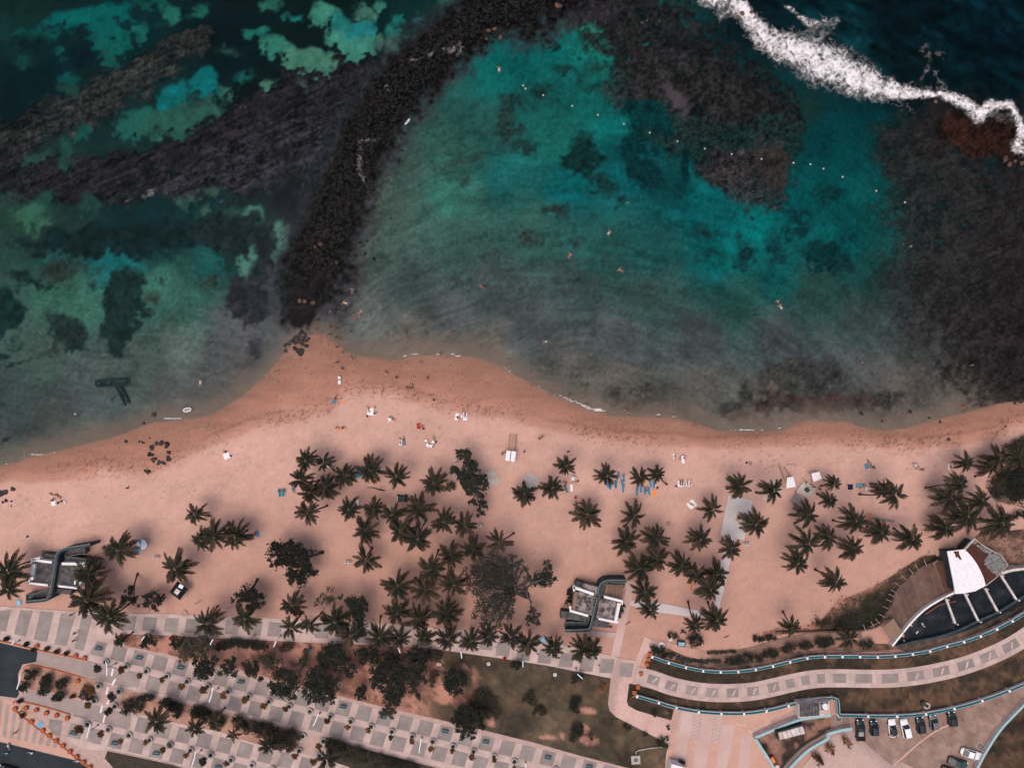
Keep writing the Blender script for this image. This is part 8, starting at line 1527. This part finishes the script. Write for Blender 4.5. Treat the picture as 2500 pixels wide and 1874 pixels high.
px, py = T('S4', 1355, 1362); o = empty('inflatable_boat', P(px, py, WZ), .2); mb = MB(); n = 24; mb.tube([(.95*math.cos(2*math.pi*i/n), .42*math.sin(2*math.pi*i/n), .1) for i in range(n+1)], .12, 7, False); mb.obj('tube_hull', m_whitefab, o, True); MB().box((0,0,.03), (1.5,.6,.04)).obj('floor', m_greyslab, o); reg(o, '', 'boat', px, py, None, 'small pale inflatable boat by the shore of the left bay')

# ------------------------------------------------------------ labels: what a thing is, what it is near, which one of those
LM = [(128,1385,'the left beach house'),(343,1330,'the striped umbrella'),(433,1441,'the black tent'),(392,1100,'the stone ring'),(983,1215,'the beach buggy'),(1225,1420,'the gnarled casuarina'),(1150,1160,'the ragged dark tree'),(1445,1480,'the right beach house'),(1247,1112,'the lifeguard stand'),(1293,1185,'the diamond slab'),(1520,1190,'the blue loungers'),(1798,1262,'the white platform'),(1925,1178,'the white canopies'),(2240,1450,'the round deck'),(2360,1390,'the torn roof'),(2480,1200,'the edge thicket'),(700,1350,'the sea grape tree'),(600,1310,'the palm trio'),(1762,1400,'the narrow white path'),(1527,1510,'the straight concrete path'),(90,1640,'the asphalt area'),(60,1740,'the striped crossing'),(125,1665,'the planted island'),(500,1745,'the lower planting bed'),(1250,1700,'the park lawn'),(900,1640,'the sandy park'),(600,1585,'the clipped hedge'),(1075,1600,'the tan cabinet'),(1551,1851,'the concrete plinth'),(1661,1567,'the teal skip'),(2010,1728,'the tiled block'),(1820,1690,'the curved walk'),(2200,1780,'the parking lot'),(700,560,'the breakwater'),(1800,430,'the lagoon reef patch'),(740,820,'the sand spit'),(1120,910,'the sand drawings'),(2390,330,'the red brown reef'),(1990,960,'the dark shore reef'),(1440,60,'the lagoon tip'),(270,950,'the sunken frame'),(1250,960,'the central shore'),(1640,1010,'the weedy shore patches'),(2400,960,'the right shore'),(1420,670,'the lagoon centre'),(560,1120,'the open left sand'),(165,1225,'the left sand'),(2010,1140,'the upper right sand'),(1100,1075,'the upper central sand'),(880,1000,'the spit towels'),(1850,1310,'the bins by the platform'),(1080,1370,'the central palm grove'),(2080,1340,'the right palm grove'),(2280,1260,'the far right palms')]
def direction(dx, dy):
    if math.hypot(dx, dy) < 22: return 'at'
    if abs(dx) > abs(dy)*2: return 'right of' if dx > 0 else 'left of'
    if abs(dy) > abs(dx)*2: return 'below' if dy > 0 else 'above'
    return ('lower ' if dy > 0 else 'upper ')+('right of' if dx > 0 else 'left of')
G = {}
for o, desc, px, py in REG:
    l = min(LM, key=lambda q: math.hypot(q[0]-px, q[1]-py)); w_ = l[2]
    if w_ == 'the lower planting bed' and False: pass
    G.setdefault(f'{desc} {direction(px-l[0], py-l[1])} {w_}', []).append((px, py, o))
NUM = ['first', 'second', 'third', 'fourth', 'fifth', 'sixth', 'seventh', 'eighth', 'ninth', 'tenth', 'eleventh', 'twelfth', 'thirteenth', 'fourteenth', 'fifteenth', 'sixteenth', 'seventeenth', 'eighteenth', 'nineteenth', 'twentieth', 'twenty-first', 'twenty-second', 'twenty-third', 'twenty-fourth', 'twenty-fifth', 'twenty-sixth', 'twenty-seventh', 'twenty-eighth', 'twenty-ninth', 'thirtieth', 'thirty-first', 'thirty-second', 'thirty-third']
SH = lambda s: ' '.join(s.split())
for base, L_ in G.items():
    if len(L_) == 1: t_ = [base]
    else:
        xs_ = [q[0] for q in L_]; ys_ = [q[1] for q in L_]; hor = max(xs_)-min(xs_) >= max(ys_)-min(ys_); L_.sort(key=lambda q: q[0] if hor else q[1]); n = len(L_)
        if n == 2: t_ = [base+(', left one' if hor else ', upper one'), base+(', right one' if hor else ', lower one')]
        else: t_ = [base+', '+NUM[i]+(' from left' if hor else ' from top') for i in range(n)]
    for q, s in zip(L_, t_):
        w_ = s.split()
        if len(w_) > 16:
            for a, b_ in ((' with dark leafy plant', ' with plant'), ('round concrete planter with small ', 'round planter with '), (' medium sized ', ' '), ('medium sized ', ''), ('dark boulder in the clump where the sand spit meets the breakwater', 'dark boulder of the sand spit clump'), ('dark boulder of the rough stone circle', 'dark boulder of the stone ring'), ('reddish brown rock breaking the surface', 'reddish rock breaking the surface'), ('white float of the buoy line', 'white float of the buoy line'), ('white round bin with a black opening', 'white round bin'), ('teal slatted bench on a grey panel', 'teal slatted bench'), (' floating face down', ' floating')):
                s = s.replace(a, b_)
        q[2]['label'] = SH(s)
        if len(s.split()) > 16: print('LONG', s)
